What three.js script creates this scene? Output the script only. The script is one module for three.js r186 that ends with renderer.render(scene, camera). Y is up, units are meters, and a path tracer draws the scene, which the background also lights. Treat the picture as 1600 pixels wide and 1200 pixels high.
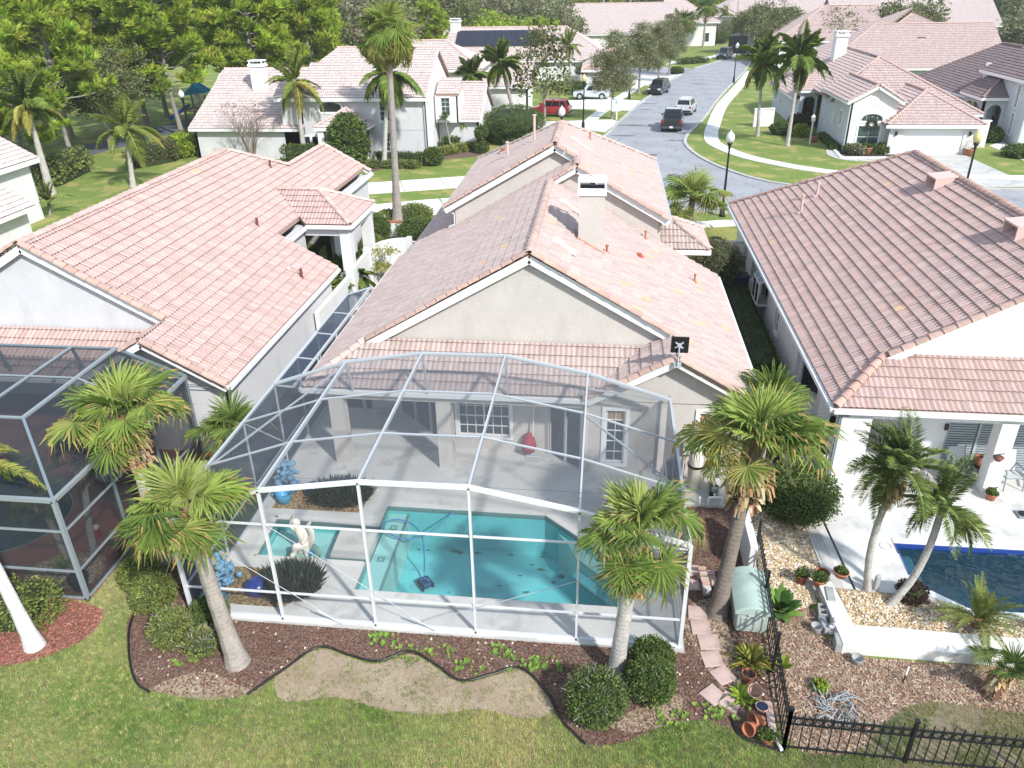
import * as THREE from 'three';
import { mergeGeometries, toCreasedNormals } from 'three/addons/utils/BufferGeometryUtils.js';
import { RoundedBoxGeometry } from 'three/addons/geometries/RoundedBoxGeometry.js';
import { ImprovedNoise } from 'three/addons/math/ImprovedNoise.js';

// ---------------------------------------------------------------- camera, sky, sun, exposure
const scene = new THREE.Scene();
const camera = new THREE.PerspectiveCamera(52.484, 4 / 3, 0.5, 3000);
const EYE = new THREE.Vector3(0, 14, 0);
camera.position.copy(EYE);
camera.rotation.set(-0.48044, 0.12065, -0.01872, 'YXZ');
camera.updateMatrixWorld();
const SKY = 0.8;
const sunDir = new THREE.Vector3(0.66, 0.80, 0.70).normalize();
{ // hazy bright sky with thin high cloud, as a computed panorama
const W = 512, H = 256, d = new Float32Array(W * H * 4), nz = new ImprovedNoise();
for (let j = 0; j < H; j++) for (let i = 0; i < W; i++) {
const el = ((j + 0.5) / H - 0.5) * Math.PI, az = (i + 0.5) / W * 2 * Math.PI, y = Math.sin(el), x = Math.cos(el) * Math.cos(az), z = Math.cos(el) * Math.sin(az), k = (j * W + i) * 4;
const c = Math.max(0, 0.5 + 0.5 * nz.noise(x * 3, y * 5, z * 3) + 0.25 * nz.noise(x * 7 + 5, y * 11, z * 7)), cl = Math.min(1, c * c * 1.1), hz = Math.exp(-Math.max(0, y) * 3.5);
const clear = [0.36 + 0.42 * hz, 0.52 + 0.36 * hz, 0.80 + 0.16 * hz], cloud = [1.0, 1.0, 1.0];
for (let m = 0; m < 3; m++) d[k + m] = (y < -0.02 ? 0.28 : (clear[m] * (1 - cl * 0.75) + cloud[m] * cl * 0.75)) * SKY;
d[k + 3] = 1;
}
const t = new THREE.DataTexture(d, W, H, THREE.RGBAFormat, THREE.FloatType); t.mapping = THREE.EquirectangularReflectionMapping; t.magFilter = t.minFilter = THREE.LinearFilter; t.needsUpdate = true;
scene.background = t; scene.environment = t;
}
const sun = new THREE.DirectionalLight(new THREE.Color(1, 0.97, 0.925), 3.4);
sun.position.copy(sunDir).multiplyScalar(160).add(new THREE.Vector3(0, 0, -50));
sun.target.position.set(0, 0, -50);
sun.castShadow = true;
Object.assign(sun.shadow.camera, { left: -130, right: 130, top: 130, bottom: -130, near: 1, far: 500 });
sun.shadow.mapSize.set(4096, 4096);
sun.shadow.radius = 5;
scene.add(sun, sun.target);
const renderer = new THREE.WebGLRenderer({ antialias: true });
renderer.toneMapping = THREE.LinearToneMapping;
renderer.toneMappingExposure = 1.66;
renderer.shadowMap.enabled = true;
scene.fog = new THREE.FogExp2(new THREE.Color(0.93, 0.95, 0.97), 0.0003);

// ---------------------------------------------------------------- helpers
let seed = 7;
const rnd = () => { seed |= 0; seed = seed + 0x6D2B79F5 | 0; let t = Math.imul(seed ^ seed >>> 15, 1 | seed); t = t + Math.imul(t ^ t >>> 7, 61 | t) ^ t; return ((t ^ t >>> 14) >>> 0) / 4294967296; };
const rr = (a, b) => a + (b - a) * rnd();
const pick = (a) => a[Math.floor(rnd() * a.length)];
const V = (x, y, z) => new THREE.Vector3(x, y, z);
const PI = Math.PI;
const names = {};
function numbered(n) { const k = names[n] = (names[n] ?? -1) + 1; return k ? n + '_' + String(k).padStart(3, '0') : n; }
function tag(o, label, category, group, kind) {
if (label) o.userData.label = label;
if (category) o.userData.category = category;
if (group) o.userData.group = group;
if (kind) o.userData.kind = kind;
return o;
}
function thing(name, label, category, pos = [0, 0, 0], turn = 0, group) {
const o = new THREE.Group(); o.name = numbered(name); o.position.set(...pos); o.rotation.y = turn;
scene.add(o); return tag(o, label, category, group);
}
function ray(px, py) { return V((px - 800) / 1217.1, -(py - 600) / 1217.1, -1).applyQuaternion(camera.quaternion); }
function G(px, py, h = 0) { const d = ray(px, py); return EYE.clone().addScaledVector(d, (h - EYE.y) / d.y); }
function atZ(px, py, z) { const d = ray(px, py); return EYE.clone().addScaledVector(d, (z - EYE.z) / d.z); }
function gxz(px, py, h = 0) { const p = G(px, py, h); return [p.x, p.z]; }

function clean(g) {
g = g.index ? g.toNonIndexed() : g;
for (const k of Object.keys(g.attributes)) if (!['position', 'normal', 'uv', 'color'].includes(k)) g.deleteAttribute(k);
if (!g.attributes.uv) g.setAttribute('uv', new THREE.Float32BufferAttribute(new Float32Array(g.attributes.position.count * 2), 2));
if (!g.attributes.normal) g.computeVertexNormals();
g.groups.length = 0;
return g;
}
function worldUV(g, s = 1) { // uv in metres, projected along each face's main axis
const p = g.attributes.position, n = g.attributes.normal, uv = new Float32Array(p.count * 2);
for (let i = 0; i < p.count; i++) {
const ax = Math.abs(n.getX(i)), ay = Math.abs(n.getY(i)), az = Math.abs(n.getZ(i));
let u, v;
if (ay >= ax && ay >= az) { u = p.getX(i); v = p.getZ(i); } else if (ax >= az) { u = p.getZ(i); v = p.getY(i); } else { u = p.getX(i); v = p.getY(i); }
uv[2 * i] = u * s; uv[2 * i + 1] = v * s;
}
g.setAttribute('uv', new THREE.Float32BufferAttribute(uv, 2));
return g;
}
function finish(m) { m.castShadow = m.receiveShadow = true; return m; }
function join(list, world = true) {
list = list.map(clean);
const col = list.some((g) => g.attributes.color);
if (!col) for (const g of list) if (g.attributes.color) g.deleteAttribute('color');
const g = list.length === 1 ? list[0] : mergeGeometries(list, false);
return world ? worldUV(g) : g;
}
function part(name, list, mat, parent, keepUV) {
if (!Array.isArray(list)) list = [list];
const m = new THREE.Mesh(join(list, !keepUV), mat); m.name = name; parent.add(m); return finish(m);
}
function solo(name, list, mat, label, category, group, kind, keepUV) { // a thing or piece of the setting that is one mesh
const m = new THREE.Mesh(join(Array.isArray(list) ? list : [list], !keepUV), mat); m.name = numbered(name); scene.add(m); finish(m);
return tag(m, label, category, group, kind);
}
const bx = (cx, cy, cz, sx, sy, sz, ry = 0) => { const g = new THREE.BoxGeometry(sx, sy, sz); if (ry) g.rotateY(ry); g.translate(cx, cy, cz); return g; };
const rbx = (cx, cy, cz, sx, sy, sz, r = 0.03, ry = 0, seg = 2) => { const g = new RoundedBoxGeometry(sx, sy, sz, seg, Math.min(r, sx / 2.01, sy / 2.01, sz / 2.01)); if (ry) g.rotateY(ry); g.translate(cx, cy, cz); return g; };
const cyl = (cx, cy, cz, rt, rb, h, n = 16, open = false) => { const g = new THREE.CylinderGeometry(rt, rb, h, n, 1, open); g.translate(cx, cy, cz); return g; };
const ball = (cx, cy, cz, r, w = 16, h = 12, sx = 1, sy = 1, sz = 1) => { const g = new THREE.SphereGeometry(r, w, h); g.scale(sx, sy, sz); g.translate(cx, cy, cz); return g; };
function bar(a, b, w, h = w) { // a rectangular bar from a to b, h measured upright
const d = b.clone().sub(a), L = d.length(); d.normalize();
let up = V(0, 1, 0); if (Math.abs(d.y) > 0.98) up = V(0, 0, 1);
const s = new THREE.Vector3().crossVectors(d, up).normalize(), u = new THREE.Vector3().crossVectors(s, d);
const g = new THREE.BoxGeometry(w, h, L);
g.applyMatrix4(new THREE.Matrix4().makeBasis(s, u, d.clone().negate()).setPosition(a.clone().add(b).multiplyScalar(0.5)));
return g;
}
function rod(a, b, r, n = 6, r2 = r) {
const d = b.clone().sub(a), g = new THREE.CylinderGeometry(r2, r, d.length(), n, 1);
g.applyQuaternion(new THREE.Quaternion().setFromUnitVectors(V(0, 1, 0), d.clone().normalize()));
g.translate(...a.clone().add(b).multiplyScalar(0.5).toArray()); return g;
}
function tube(pts, r, seg = 24, n = 6) { return new THREE.TubeGeometry(new THREE.CatmullRomCurve3(pts), seg, r, n, false); }
function lathe(prof, n = 24) { return new THREE.LatheGeometry(prof.map(([r, y]) => new THREE.Vector2(r, y)), n); }
function shapeOf(pts, holes = []) {
const s = new THREE.Shape(pts.map(([x, z]) => new THREE.Vector2(x, -z)));
for (const h of holes) s.holes.push(new THREE.Path(h.map(([x, z]) => new THREE.Vector2(x, -z))));
return s;
}
function sheet(pts, y, holes) { const g = new THREE.ShapeGeometry(shapeOf(pts, holes)); g.rotateX(-PI / 2); g.translate(0, y, 0); return g; }
function slab(pts, y0, y1, holes, bevel = 0) {
const g = new THREE.ExtrudeGeometry(shapeOf(pts, holes), { depth: y1 - y0 - bevel, bevelEnabled: bevel > 0, bevelThickness: bevel, bevelSize: bevel, bevelOffset: -bevel, bevelSegments: 1, curveSegments: 8 });
g.rotateX(-PI / 2); g.translate(0, y0, 0); return g;
}
function smooth(pts, n = 60, closed = false) { // a smooth line through plan points
const c = new THREE.CatmullRomCurve3(pts.map(([x, z]) => V(x, 0, z)), closed, 'centripetal');
return c.getSpacedPoints(n).map((p) => [p.x, p.z]);
}
function ribbon(line, w, y, w2 = w) { // flat strip along a plan line
const L = [], R = [];
line.forEach((p, i) => {
const a = line[Math.max(0, i - 1)], b = line[Math.min(line.length - 1, i + 1)], dx = b[0] - a[0], dz = b[1] - a[1], l = Math.hypot(dx, dz);
L.push([p[0] - dz / l * w, p[1] + dx / l * w]); R.push([p[0] + dz / l * w2, p[1] - dx / l * w2]);
});
return [...L, ...R.reverse()];
}
function inside(x, z, poly) {
let c = false;
for (let i = 0, j = poly.length - 1; i < poly.length; j = i++) {
const [xi, zi] = poly[i], [xj, zj] = poly[j];
if ((zi > z) !== (zj > z) && x < (xj - xi) * (z - zi) / (zj - zi) + xi) c = !c;
}
return c;
}

// ---------------------------------------------------------------- textures
function lattice(n, s) { const a = new Float32Array(n * n); let q = s; for (let i = 0; i < a.length; i++) { q = (q * 1664525 + 1013904223) >>> 0; a[i] = q / 4294967296; } return a; }
const lats = {};
function tn(u, v, f, s) { // tileable value noise, f cells across
const k = f + '_' + s, a = lats[k] ??= lattice(f, s * 7919 + f);
const x = u * f, y = v * f, xi = Math.floor(x), yi = Math.floor(y); let fx = x - xi, fy = y - yi;
fx = fx * fx * (3 - 2 * fx); fy = fy * fy * (3 - 2 * fy);
const m = (i, j) => a[((j % f) + f) % f * f + ((i % f) + f) % f];
return (m(xi, yi) * (1 - fx) + m(xi + 1, yi) * fx) * (1 - fy) + (m(xi, yi + 1) * (1 - fx) + m(xi + 1, yi + 1) * fx) * fy;
}
function fbm(u, v, f, o, s) { let t = 0, a = 0.5, w = 0; for (let i = 0; i < o; i++) { t += a * tn(u, v, f, s + i); w += a; a *= 0.55; f *= 2; } return t / w; }
const srgb = (x) => { x = Math.min(1, Math.max(0, x)); return 255 * (x < 0.0031308 ? 12.92 * x : 1.055 * Math.pow(x, 1 / 2.4) - 0.055); };
function tex(size, rep, fn, color = true) {
const d = new Uint8Array(size * size * 4);
for (let j = 0; j < size; j++) for (let i = 0; i < size; i++) {
const c = fn(i / size, j / size), k = (j * size + i) * 4, q = typeof c === 'number' ? [c, c, c] : c;
for (let m = 0; m < 3; m++) d[k + m] = color ? srgb(q[m]) : 255 * Math.min(1, Math.max(0, q[m]));
d[k + 3] = 255;
}
const t = new THREE.DataTexture(d, size, size); t.wrapS = t.wrapT = THREE.RepeatWrapping; t.magFilter = THREE.LinearFilter; t.minFilter = THREE.LinearMipmapLinearFilter; t.generateMipmaps = true;
if (color) t.colorSpace = THREE.SRGBColorSpace;
t.repeat.set(1 / rep, 1 / rep); t.needsUpdate = true; return t;
}
const mix = (a, b, t) => a.map((x, i) => x + (b[i] - x) * t);
const sstep = (a, b, x) => { x = Math.min(1, Math.max(0, (x - a) / (b - a))); return x * x * (3 - 2 * x); };
const C = (r, g, b) => new THREE.Color().setRGB(r, g, b);
const std = (o) => new THREE.MeshStandardMaterial({ roughness: 0.85, metalness: 0, side: THREE.DoubleSide, ...o });
const phys = (o) => new THREE.MeshPhysicalMaterial({ roughness: 0.85, metalness: 0, side: THREE.DoubleSide, ...o });

const tStucco = tex(512, 3, (u, v) => { const n = fbm(u, v, 4, 5, 3), f = fbm(u, v, 64, 2, 8), s = fbm(u, v * 0.5, 12, 3, 11); const k = sstep(0.55, 0.8, fbm(u, v * 0.22, 9, 4, 14)); return 0.83 + 0.16 * n + 0.08 * (f - 0.5) + 0.06 * (s - 0.5) - 0.07 * k; });
const bStucco = tex(256, 0.8, (u, v) => fbm(u, v, 32, 3, 5), false);
const bWater = tex(256, 2.6, (u, v) => fbm(u, v, 6, 3, 15), false);
const tConc = tex(512, 4, (u, v) => { const n = fbm(u, v, 3, 5, 21), f = fbm(u, v, 90, 3, 22), st = sstep(0.55, 0.75, fbm(u, v, 6, 4, 25)); const k = 0.72 + 0.36 * n + 0.12 * (f - 0.5) - 0.2 * st; return [k, k * 0.995, k * 0.975]; });
const tAsph = tex(512, 5, (u, v) => { const n = fbm(u, v, 3, 5, 31), f = fbm(u, v, 160, 2, 32), st = sstep(0.6, 0.8, fbm(u, v * 0.6, 7, 4, 35)); return 0.75 + 0.3 * n + 0.3 * (f - 0.5) - 0.22 * st; });
const tGrass = tex(1024, 9, (u, v) => {
const n = fbm(u, v, 5, 5, 41), d = sstep(0.5, 0.72, fbm(u, v, 7, 4, 45)), f = fbm(u, v, 128, 2, 42);
const k = 0.55 + 0.5 * f;
return mix([0.10 * k, 0.16 * k, 0.028 * k], [0.24 * k, 0.225 * k, 0.085 * k], Math.min(1, d * 0.8 + n * 0.28));
});
const tMulch = tex(512, 1.6, (u, v) => { const n = fbm(u, v, 4, 4, 51), f = fbm(u, v, 70, 3, 52), g = fbm(u, v, 150, 2, 58); const k = 0.35 + 1.1 * sstep(0.3, 0.7, f) * (0.5 + g); return mix([0.10 * k, 0.052 * k, 0.036 * k], [0.15 * k, 0.11 * k, 0.085 * k], n); });
const tSand = tex(512, 3, (u, v) => { const n = fbm(u, v, 5, 5, 61), f = fbm(u, v, 100, 2, 62); const k = 0.7 + 0.5 * (f - 0.3); return mix([0.20 * k, 0.165 * k, 0.12 * k], [0.33 * k, 0.30 * k, 0.25 * k], n); });
const tGravel = tex(512, 1.4, (u, v) => { const a = fbm(u, v, 60, 2, 71), b = fbm(u, v, 28, 2, 72); const k = 0.4 + 0.9 * sstep(0.25, 0.7, a); return mix([0.30 * k, 0.22 * k, 0.13 * k], [0.50 * k, 0.42 * k, 0.30 * k], b); });
const tPlaster = tex(512, 5, (u, v) => { const n = fbm(u, v, 5, 5, 81), s = sstep(0.6, 0.78, fbm(u, v, 9, 4, 85)); return 0.82 + 0.28 * (n - 0.3) - 0.16 * s; });
const tTile = tex(256, 1, (u, v) => { const s = fbm(u, v * 0.25, 28, 3, 91), n = fbm(u, v, 6, 4, 92); return 0.80 + 0.24 * s + 0.16 * (n - 0.5); });
const tBark = tex(256, 1, (u, v) => { const a = fbm(u, v * 0.35, 20, 3, 101), b = fbm(u, v, 8, 4, 102); return 0.5 + 0.6 * a * (0.6 + 0.7 * b); });
const tRing = tex(256, 1, (u, v) => { const y = v * 10 + 0.5 * (fbm(u, v, 4, 2, 111) - 0.5), r = Math.abs((y % 1) - 0.5) * 2, b = fbm(u, v, 24, 3, 112); const w = fbm(u, v, 5, 4, 115); return 0.5 + 0.35 * b + 0.34 * w - 0.16 * sstep(0.72, 1, r); });
const tLeafMix = tex(64, 1, (u, v) => 0.8 + 0.35 * fbm(u, v, 12, 2, 121));

const M = {
stucco: std({ color: C(0.60, 0.555, 0.51), map: tStucco, bumpMap: bStucco, bumpScale: 0.006 }),
stuccoGrey: std({ color: C(0.66, 0.665, 0.68), map: tStucco, bumpMap: bStucco, bumpScale: 0.006 }),
stuccoWhite: std({ color: C(0.80, 0.80, 0.79), map: tStucco, bumpMap: bStucco, bumpScale: 0.006 }),
stuccoBlue: std({ color: C(0.62, 0.66, 0.70), map: tStucco, bumpMap: bStucco, bumpScale: 0.006 }),
trim: std({ color: C(0.80, 0.80, 0.80), roughness: 0.5 }),
alu: std({ color: C(0.45, 0.48, 0.51), roughness: 0.38 }),
aluFront: std({ color: C(0.66, 0.675, 0.69), roughness: 0.38 }),
aluDark: std({ color: C(0.20, 0.25, 0.28), roughness: 0.45, metalness: 0.2 }),
bronze: std({ color: C(0.03, 0.028, 0.026), roughness: 0.4, metalness: 0.3 }),
black: std({ color: C(0.012, 0.013, 0.014), roughness: 0.35 }),
glass: phys({ color: C(0.02, 0.026, 0.032), roughness: 0.06, specularIntensity: 0.9 }),
glassGreen: phys({ color: C(0.05, 0.085, 0.08), roughness: 0.05 }),
shade: std({ color: C(0.36, 0.22, 0.12) }),
conc: std({ color: C(0.54, 0.53, 0.505), map: tConc, roughness: 0.9 }),
concWhite: std({ color: C(0.80, 0.79, 0.765), map: tConc, roughness: 0.9 }),
deckWhite: std({ color: C(0.66, 0.65, 0.63), map: tConc, roughness: 0.85 }),
deckRed: std({ color: C(0.36, 0.13, 0.095), map: tConc, roughness: 0.8 }),
asphalt: std({ color: C(0.34, 0.345, 0.365), map: tAsph, roughness: 0.95 }),
asphaltDark: std({ color: C(0.10, 0.115, 0.145), map: tAsph, roughness: 0.95 }),
grass: std({ map: tGrass, color: C(1.6, 1.55, 1.25), roughness: 1 }),
mulch: std({ map: tMulch, color: C(1.25, 1.2, 1.2), roughness: 1 }),
sand: std({ map: tSand, roughness: 1 }),
gravel: std({ map: tGravel, roughness: 1 }),
pool: std({ color: C(0.17, 0.57, 0.60), map: tPlaster, roughness: 0.7 }),
poolPale: std({ color: C(0.36, 0.63, 0.60), map: tPlaster, roughness: 0.7 }),
poolDark: std({ color: C(0.018, 0.075, 0.11), map: tPlaster, roughness: 0.7 }),
water: phys({ color: C(0.90, 0.99, 0.99), roughness: 0.03, transmission: 1, thickness: 0, ior: 1.33, bumpMap: bWater, bumpScale: 0.05 }),
waterDark: phys({ color: C(0.45, 0.72, 0.80), roughness: 0.03, transmission: 1, thickness: 0, ior: 1.33, bumpMap: bWater, bumpScale: 0.05 }),
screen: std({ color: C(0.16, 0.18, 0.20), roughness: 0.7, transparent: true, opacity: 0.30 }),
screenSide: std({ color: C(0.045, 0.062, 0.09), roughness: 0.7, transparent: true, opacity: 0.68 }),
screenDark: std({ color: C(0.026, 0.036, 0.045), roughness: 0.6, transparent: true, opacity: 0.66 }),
terracotta: std({ color: C(0.42, 0.15, 0.075), map: tLeafMix, roughness: 0.8 }),
clayPale: std({ color: C(0.52, 0.34, 0.27), map: tLeafMix, roughness: 0.85 }),
paver: std({ color: C(0.54, 0.40, 0.36), map: tConc, roughness: 0.9 }),
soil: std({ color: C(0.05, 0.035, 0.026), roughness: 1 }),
dark: std({ color: C(0.02, 0.02, 0.022), roughness: 0.9 }),
};
// ---------------------------------------------------------------- ground, streets, paths, beds
const noise0 = new ImprovedNoise();
const px = (...l) => l.map(([x, y, h]) => gxz(x, y, h ?? 0));
const poolM = [[-6.05, -18.45], [-1.32, -18.4], [0.78, -16.5], [0.78, -14.75], [-6.0, -14.75], [-6.0, -15.85], [-9.1, -15.85], [-9.15, -17.5], [-6.05, -17.42]];
const poolE = [[8.3, -18.0], [16, -18.0], [16, -15.5], [9.35, -15.5], [8.3, -16.3]];
const poolW = smooth([[-26, -18.6], [-20, -19.2], [-16.6, -18.6], [-15.4, -17.2], [-15.8, -15.7], [-18, -14.9], [-26, -14.9]], 40, true);
const grow = (p, d) => { const cx = p.reduce((a, q) => a + q[0], 0) / p.length, cz = p.reduce((a, q) => a + q[1], 0) / p.length; return p.map(([x, z]) => [x + Math.sign(x - cx) * d, z + Math.sign(z - cz) * d]); };
const holeM = [[-9.4, -18.6], [0.95, -18.6], [0.95, -14.6], [-9.4, -14.6]], holeE = [[8.15, -18.15], [16.2, -18.15], [16.2, -15.35], [8.15, -15.35]], holeW = [[-26.2, -19.4], [-15.2, -19.4], [-15.2, -14.7], [-26.2, -14.7]];
solo('lawn', sheet([[-900, 300], [900, 300], [900, -2600], [-900, -2600]], 0, [holeM, holeE, holeW]), M.grass, 'grass lawn running between the houses and across the foreground', null, null, 'structure');

const kerbL = [...px([1128, 333])].concat([[3, -53.4], [-1.2, -56.3], [-3.3, -61.5], [-3.2, -68.5], [-1.8, -75]], px([945, 213], [965, 193], [985, 175], [1003, 159], [1020, 147], [1040, 132], [1060, 118]));
const kerbFar = px([1085, 107], [1120, 97], [1143, 88], [1160, 78], [1185, 66]);
const kerbR = px([1172, 85], [1172, 97], [1163, 112], [1140, 135], [1118, 160], [1100, 185], [1086, 199], [1073, 212], [1070, 223], [1080, 236], [1110, 255], [1145, 269], [1180, 280], [1240, 291]).concat([[20, -60], [27, -59.3], [45, -60]]);
const roadL = smooth([[60, -51.5], [30, -51.8], [16, -52.2], ...kerbL], 70), roadR = smooth(kerbR, 70);
const road = [...roadL, ...px([1075, 111]), ...kerbFar, [60, -205], [66, -200], ...roadR, [60, -61]];
solo('road', sheet(road, 0.012), M.asphalt, 'grey asphalt street curving between the houses', null, null, 'structure');
solo('side_street', sheet(px([1052, 120], [1082, 107], [1010, 103], [930, 100], [900, 106], [960, 117], [1000, 119]), 0.008), M.asphalt, 'asphalt side street joining the curving street', null, null, 'structure');
const kerbMat = std({ color: C(0.50, 0.49, 0.47), map: tConc, roughness: 0.9 });
solo('kerb', slab(ribbon(roadL, 0.14, 0, 0.16), 0.0, 0.11), kerbMat, 'concrete kerb along the near edge of the street', null, null, 'structure');
solo('kerb', slab(ribbon(roadR, 0.14, 0, 0.16), 0.0, 0.11), kerbMat, 'concrete kerb round the bend by the opposite lawn', null, null, 'structure');
solo('kerb', slab(ribbon(kerbFar, 0.14, 0, 0.16), 0, 0.11), kerbMat, 'concrete kerb along the far end of the street', null, null, 'structure');
for (const [x, y, a, b] of [[1012, 162, 1.6, 0.5], [985, 196, 2.2, 0.6], [976, 212, 1.4, 0.5], [1010, 171, 1.0, 0.4], [1092, 131, 1.8, 0.5], [1062, 220, 1.6, 0.35]]) {
const [X, Z] = gxz(x, y), pts = []; for (let i = 0; i < 14; i++) { const t = i / 14 * 2 * PI; pts.push([X + Math.cos(t) * a * rr(0.6, 1), Z + Math.sin(t) * b * rr(0.6, 1)]); }
solo('road_patch', sheet(pts, 0.017), std({ color: C(0.17, 0.175, 0.19), map: tAsph }), 'dark tar patch on the grey street', null, null, 'structure');
}
{ const [X, Z] = gxz(1021, 242); const g = cyl(X, 0.016, Z, 0.36, 0.36, 0.012, 24); solo('manhole_cover', g, std({ color: C(0.17, 0.13, 0.11), roughness: 0.8 }), 'round iron manhole cover in the street behind the middle roof', 'manhole cover'); }
const walkPanels = (name, line, w, y, mat, label, step = 1.5) => { // a path of separate concrete panels
const c = new THREE.CatmullRomCurve3(line.map(([x, z]) => V(x, 0, z)), false, 'centripetal'), L = c.getLength(), n = Math.max(1, Math.round(L / step)), root = new THREE.Group();
root.name = numbered(name); scene.add(root); tag(root, label, null, null, 'structure');
for (let i = 0; i < n; i++) {
const seg = []; for (let k = 0; k <= 4; k++) { const p = c.getPointAt(Math.min(1, (i + 0.006 + k / 4 * 0.985) / n)); seg.push([p.x, p.z]); }
part('panel', slab(ribbon(seg, w / 2, 0), 0, y), mat, root);
}
};
walkPanels('sidewalk', px([1173, 112], [1160, 128], [1148, 142], [1128, 165], [1115, 195], [1111, 212], [1116, 224], [1140, 236], [1170, 246], [1215, 256], [1260, 264], [1330, 272]).concat([[24, -63.5], [34, -63]]), 1.35, 0.05, M.concWhite, 'pale sidewalk curving through the opposite lawn');
walkPanels('sidewalk', px([915, 197], [930, 182], [948, 168], [962, 157], [978, 147], [1000, 133], [1018, 121]), 1.3, 0.05, M.concWhite, 'pale sidewalk along the driveways left of the street');
walkPanels('sidewalk', [[5.2, -49.3], ...px([1105, 351], [1140, 349])].concat([[14, -49.4], [22, -49.6]]), 1.3, 0.05, M.concWhite, 'pale sidewalk on the lawn between the middle and eastern house');
const drive = (name, pts, label, y = 0.035) => solo(name, slab(pts, 0, y), M.concWhite, label, null, null, 'structure');
drive('driveway', px([800, 192], [955, 187], [966, 190], [945, 207], [868, 197], [800, 204]), 'pale driveway under the red car');
drive('driveway', px([860, 158], [905, 157], [950, 152], [975, 156], [1008, 158], [985, 173], [952, 172], [900, 170], [858, 172]), 'pale driveway under the silver car', 0.03);
drive('driveway', px([1000, 118], [1040, 120], [1068, 115], [1046, 128], [1020, 135], [985, 130]), 'pale driveway beyond the street trees');
drive('driveway', px([1050, 96], [1110, 88], [1128, 84], [1135, 88], [1085, 95], [1040, 101]), 'pale driveway by the dark van', 0.03);
walkPanels('driveway', [[-18.2, -57.5], [-11.4, -59.9], [-3.4, -62.6]], 3.6, 0.04, M.concWhite, 'broad white driveway beyond the tall palm', 3.2);
walkPanels('driveway', [[-16.6, -50.4], [-10.9, -52.9], [-2, -55.2]], 4.1, 0.04, M.concWhite, 'broad white driveway around the tall palm', 3.4);
walkPanels('driveway', [[27.7, -72.2], [27.9, -66], [28.4, -60]], 5.4, 0.04, M.conc, 'grey driveway in front of the white garage', 3);
drive('sidewalk', px([1570, 280], [1600, 279], [1600, 284], [1577, 286]), 'strip of sidewalk beside the yellow street lamp');
walkPanels('path', [[20.1, -73.5], [19.7, -71.2], [20.4, -69.6], [25, -69.3]], 1.1, 0.045, M.conc, 'front walk of the house with the wreath', 1.2);
drive('path', px([1545, 228], [1565, 222], [1600, 236], [1600, 252], [1575, 240]), 'grey front step and walk of the dark-roofed house');
solo('back_road', sheet(smooth([[-58, -40], [-52, -58], [-49.7, -70], [-47, -86], [-44, -104], [-36, -130]], 40).reduce((a, p, i, l) => a, ribbon(smooth([[-60, -36], [-52.5, -58], [-49.7, -70], [-47, -86], [-44.5, -104], [-38, -135]], 40), 2.2, 0)), 0.01), M.asphaltDark, 'dark asphalt road behind the hedge and pines', null, null, 'structure');
walkPanels('path', [[6.05, -39], [6.0, -33], [5.95, -28.2]], 0.75, 0.04, M.conc, 'stained concrete walk between the middle and eastern house', 1.4);

const bedM = smooth([[-10.86, -12.46], [-11.35, -13.3], [-11.3, -14.5], [-11.7, -16.5], [-10.2, -16.8], [-9.95, -14.5], [-9.8, -13.6], [-8, -13.56], [-5.5, -13.56], [-3, -13.56], [-0.5, -13.55], [1.5, -13.53], [2.22, -13.5], [2.3, -14.5], [2.3, -16.5], [2.35, -19], [4.3, -19.5], [4.2, -12.2], [3.6, -11.3], [2.6, -11.7], [1.6, -11.4], [0.8, -10.95], [0.07, -10.83], [-0.42, -11.32], [-0.88, -12.12], [-1.51, -12.69], [-2.07, -12.45], [-2.76, -12.2], [-3.43, -12.59], [-4.1, -12.91], [-4.78, -12.56], [-5.5, -12.68], [-6.26, -12.87], [-6.9, -12.07], [-7.38, -11.39], [-8.33, -11.21], [-9.16, -11.22], [-10.02, -11.4]], 130, true);
const bedDrive = std({ map: tSand, color: C(1.45, 1.28, 1.1), roughness: 1 });
solo('mulch_bed', sheet(bedM, 0.006), M.mulch, 'curved bed of dark red mulch along the front of the screened pool', null, null, 'structure');
const barePatch = (pts, n = 40, label = 'patch of bare sandy soil at the edge of the mulch') => { const s = smooth(pts, n, true).slice(0, -1); solo('bare_soil', sheet(s, 0.011), bedDrive, label, null, null, 'structure'); return s; };
barePatch([[-9.6, -11.35], [-8.7, -11.9], [-7.7, -11.6], [-7.3, -11.45], [-7.9, -11.2], [-8.8, -11.15]]);
const bare1 = barePatch([[-7.0, -12.0], [-6.26, -12.8], [-5.5, -12.63], [-4.78, -12.5], [-4.1, -12.88], [-3.43, -12.55], [-2.76, -12.15], [-2.07, -12.4], [-1.51, -12.66], [-0.9, -12.1], [-0.6, -11.6], [-1.2, -11.35], [-2.2, -11.5], [-3.2, -11.25], [-4.4, -11.3], [-5.4, -11.5], [-6.6, -11.3]], 60, 'bare sandy soil in front of the scalloped bed edge');
barePatch([[2.35, -14.9], [3.3, -15.4], [3.4, -14.2], [3.6, -13.2], [3.2, -12.4], [2.7, -13.2]]);
barePatch([[0.4, -11.4], [1.3, -11.9], [2.1, -12.3], [2.0, -11.7], [1.1, -11.25]]);
const bedW = smooth([[-16.5, -12.0], [-13.9, -11.55], [-12.7, -11.9], [-11.95, -12.75], [-12.1, -13.5], [-12.75, -13.72], [-16.5, -13.72]], 40, true);
solo('mulch_bed', sheet(bedW, 0.006), std({ map: tMulch, color: C(1.9, 1.25, 1.15), roughness: 1 }), 'red mulch bed at the foot of the white palm trunk', null, null, 'structure');
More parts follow.
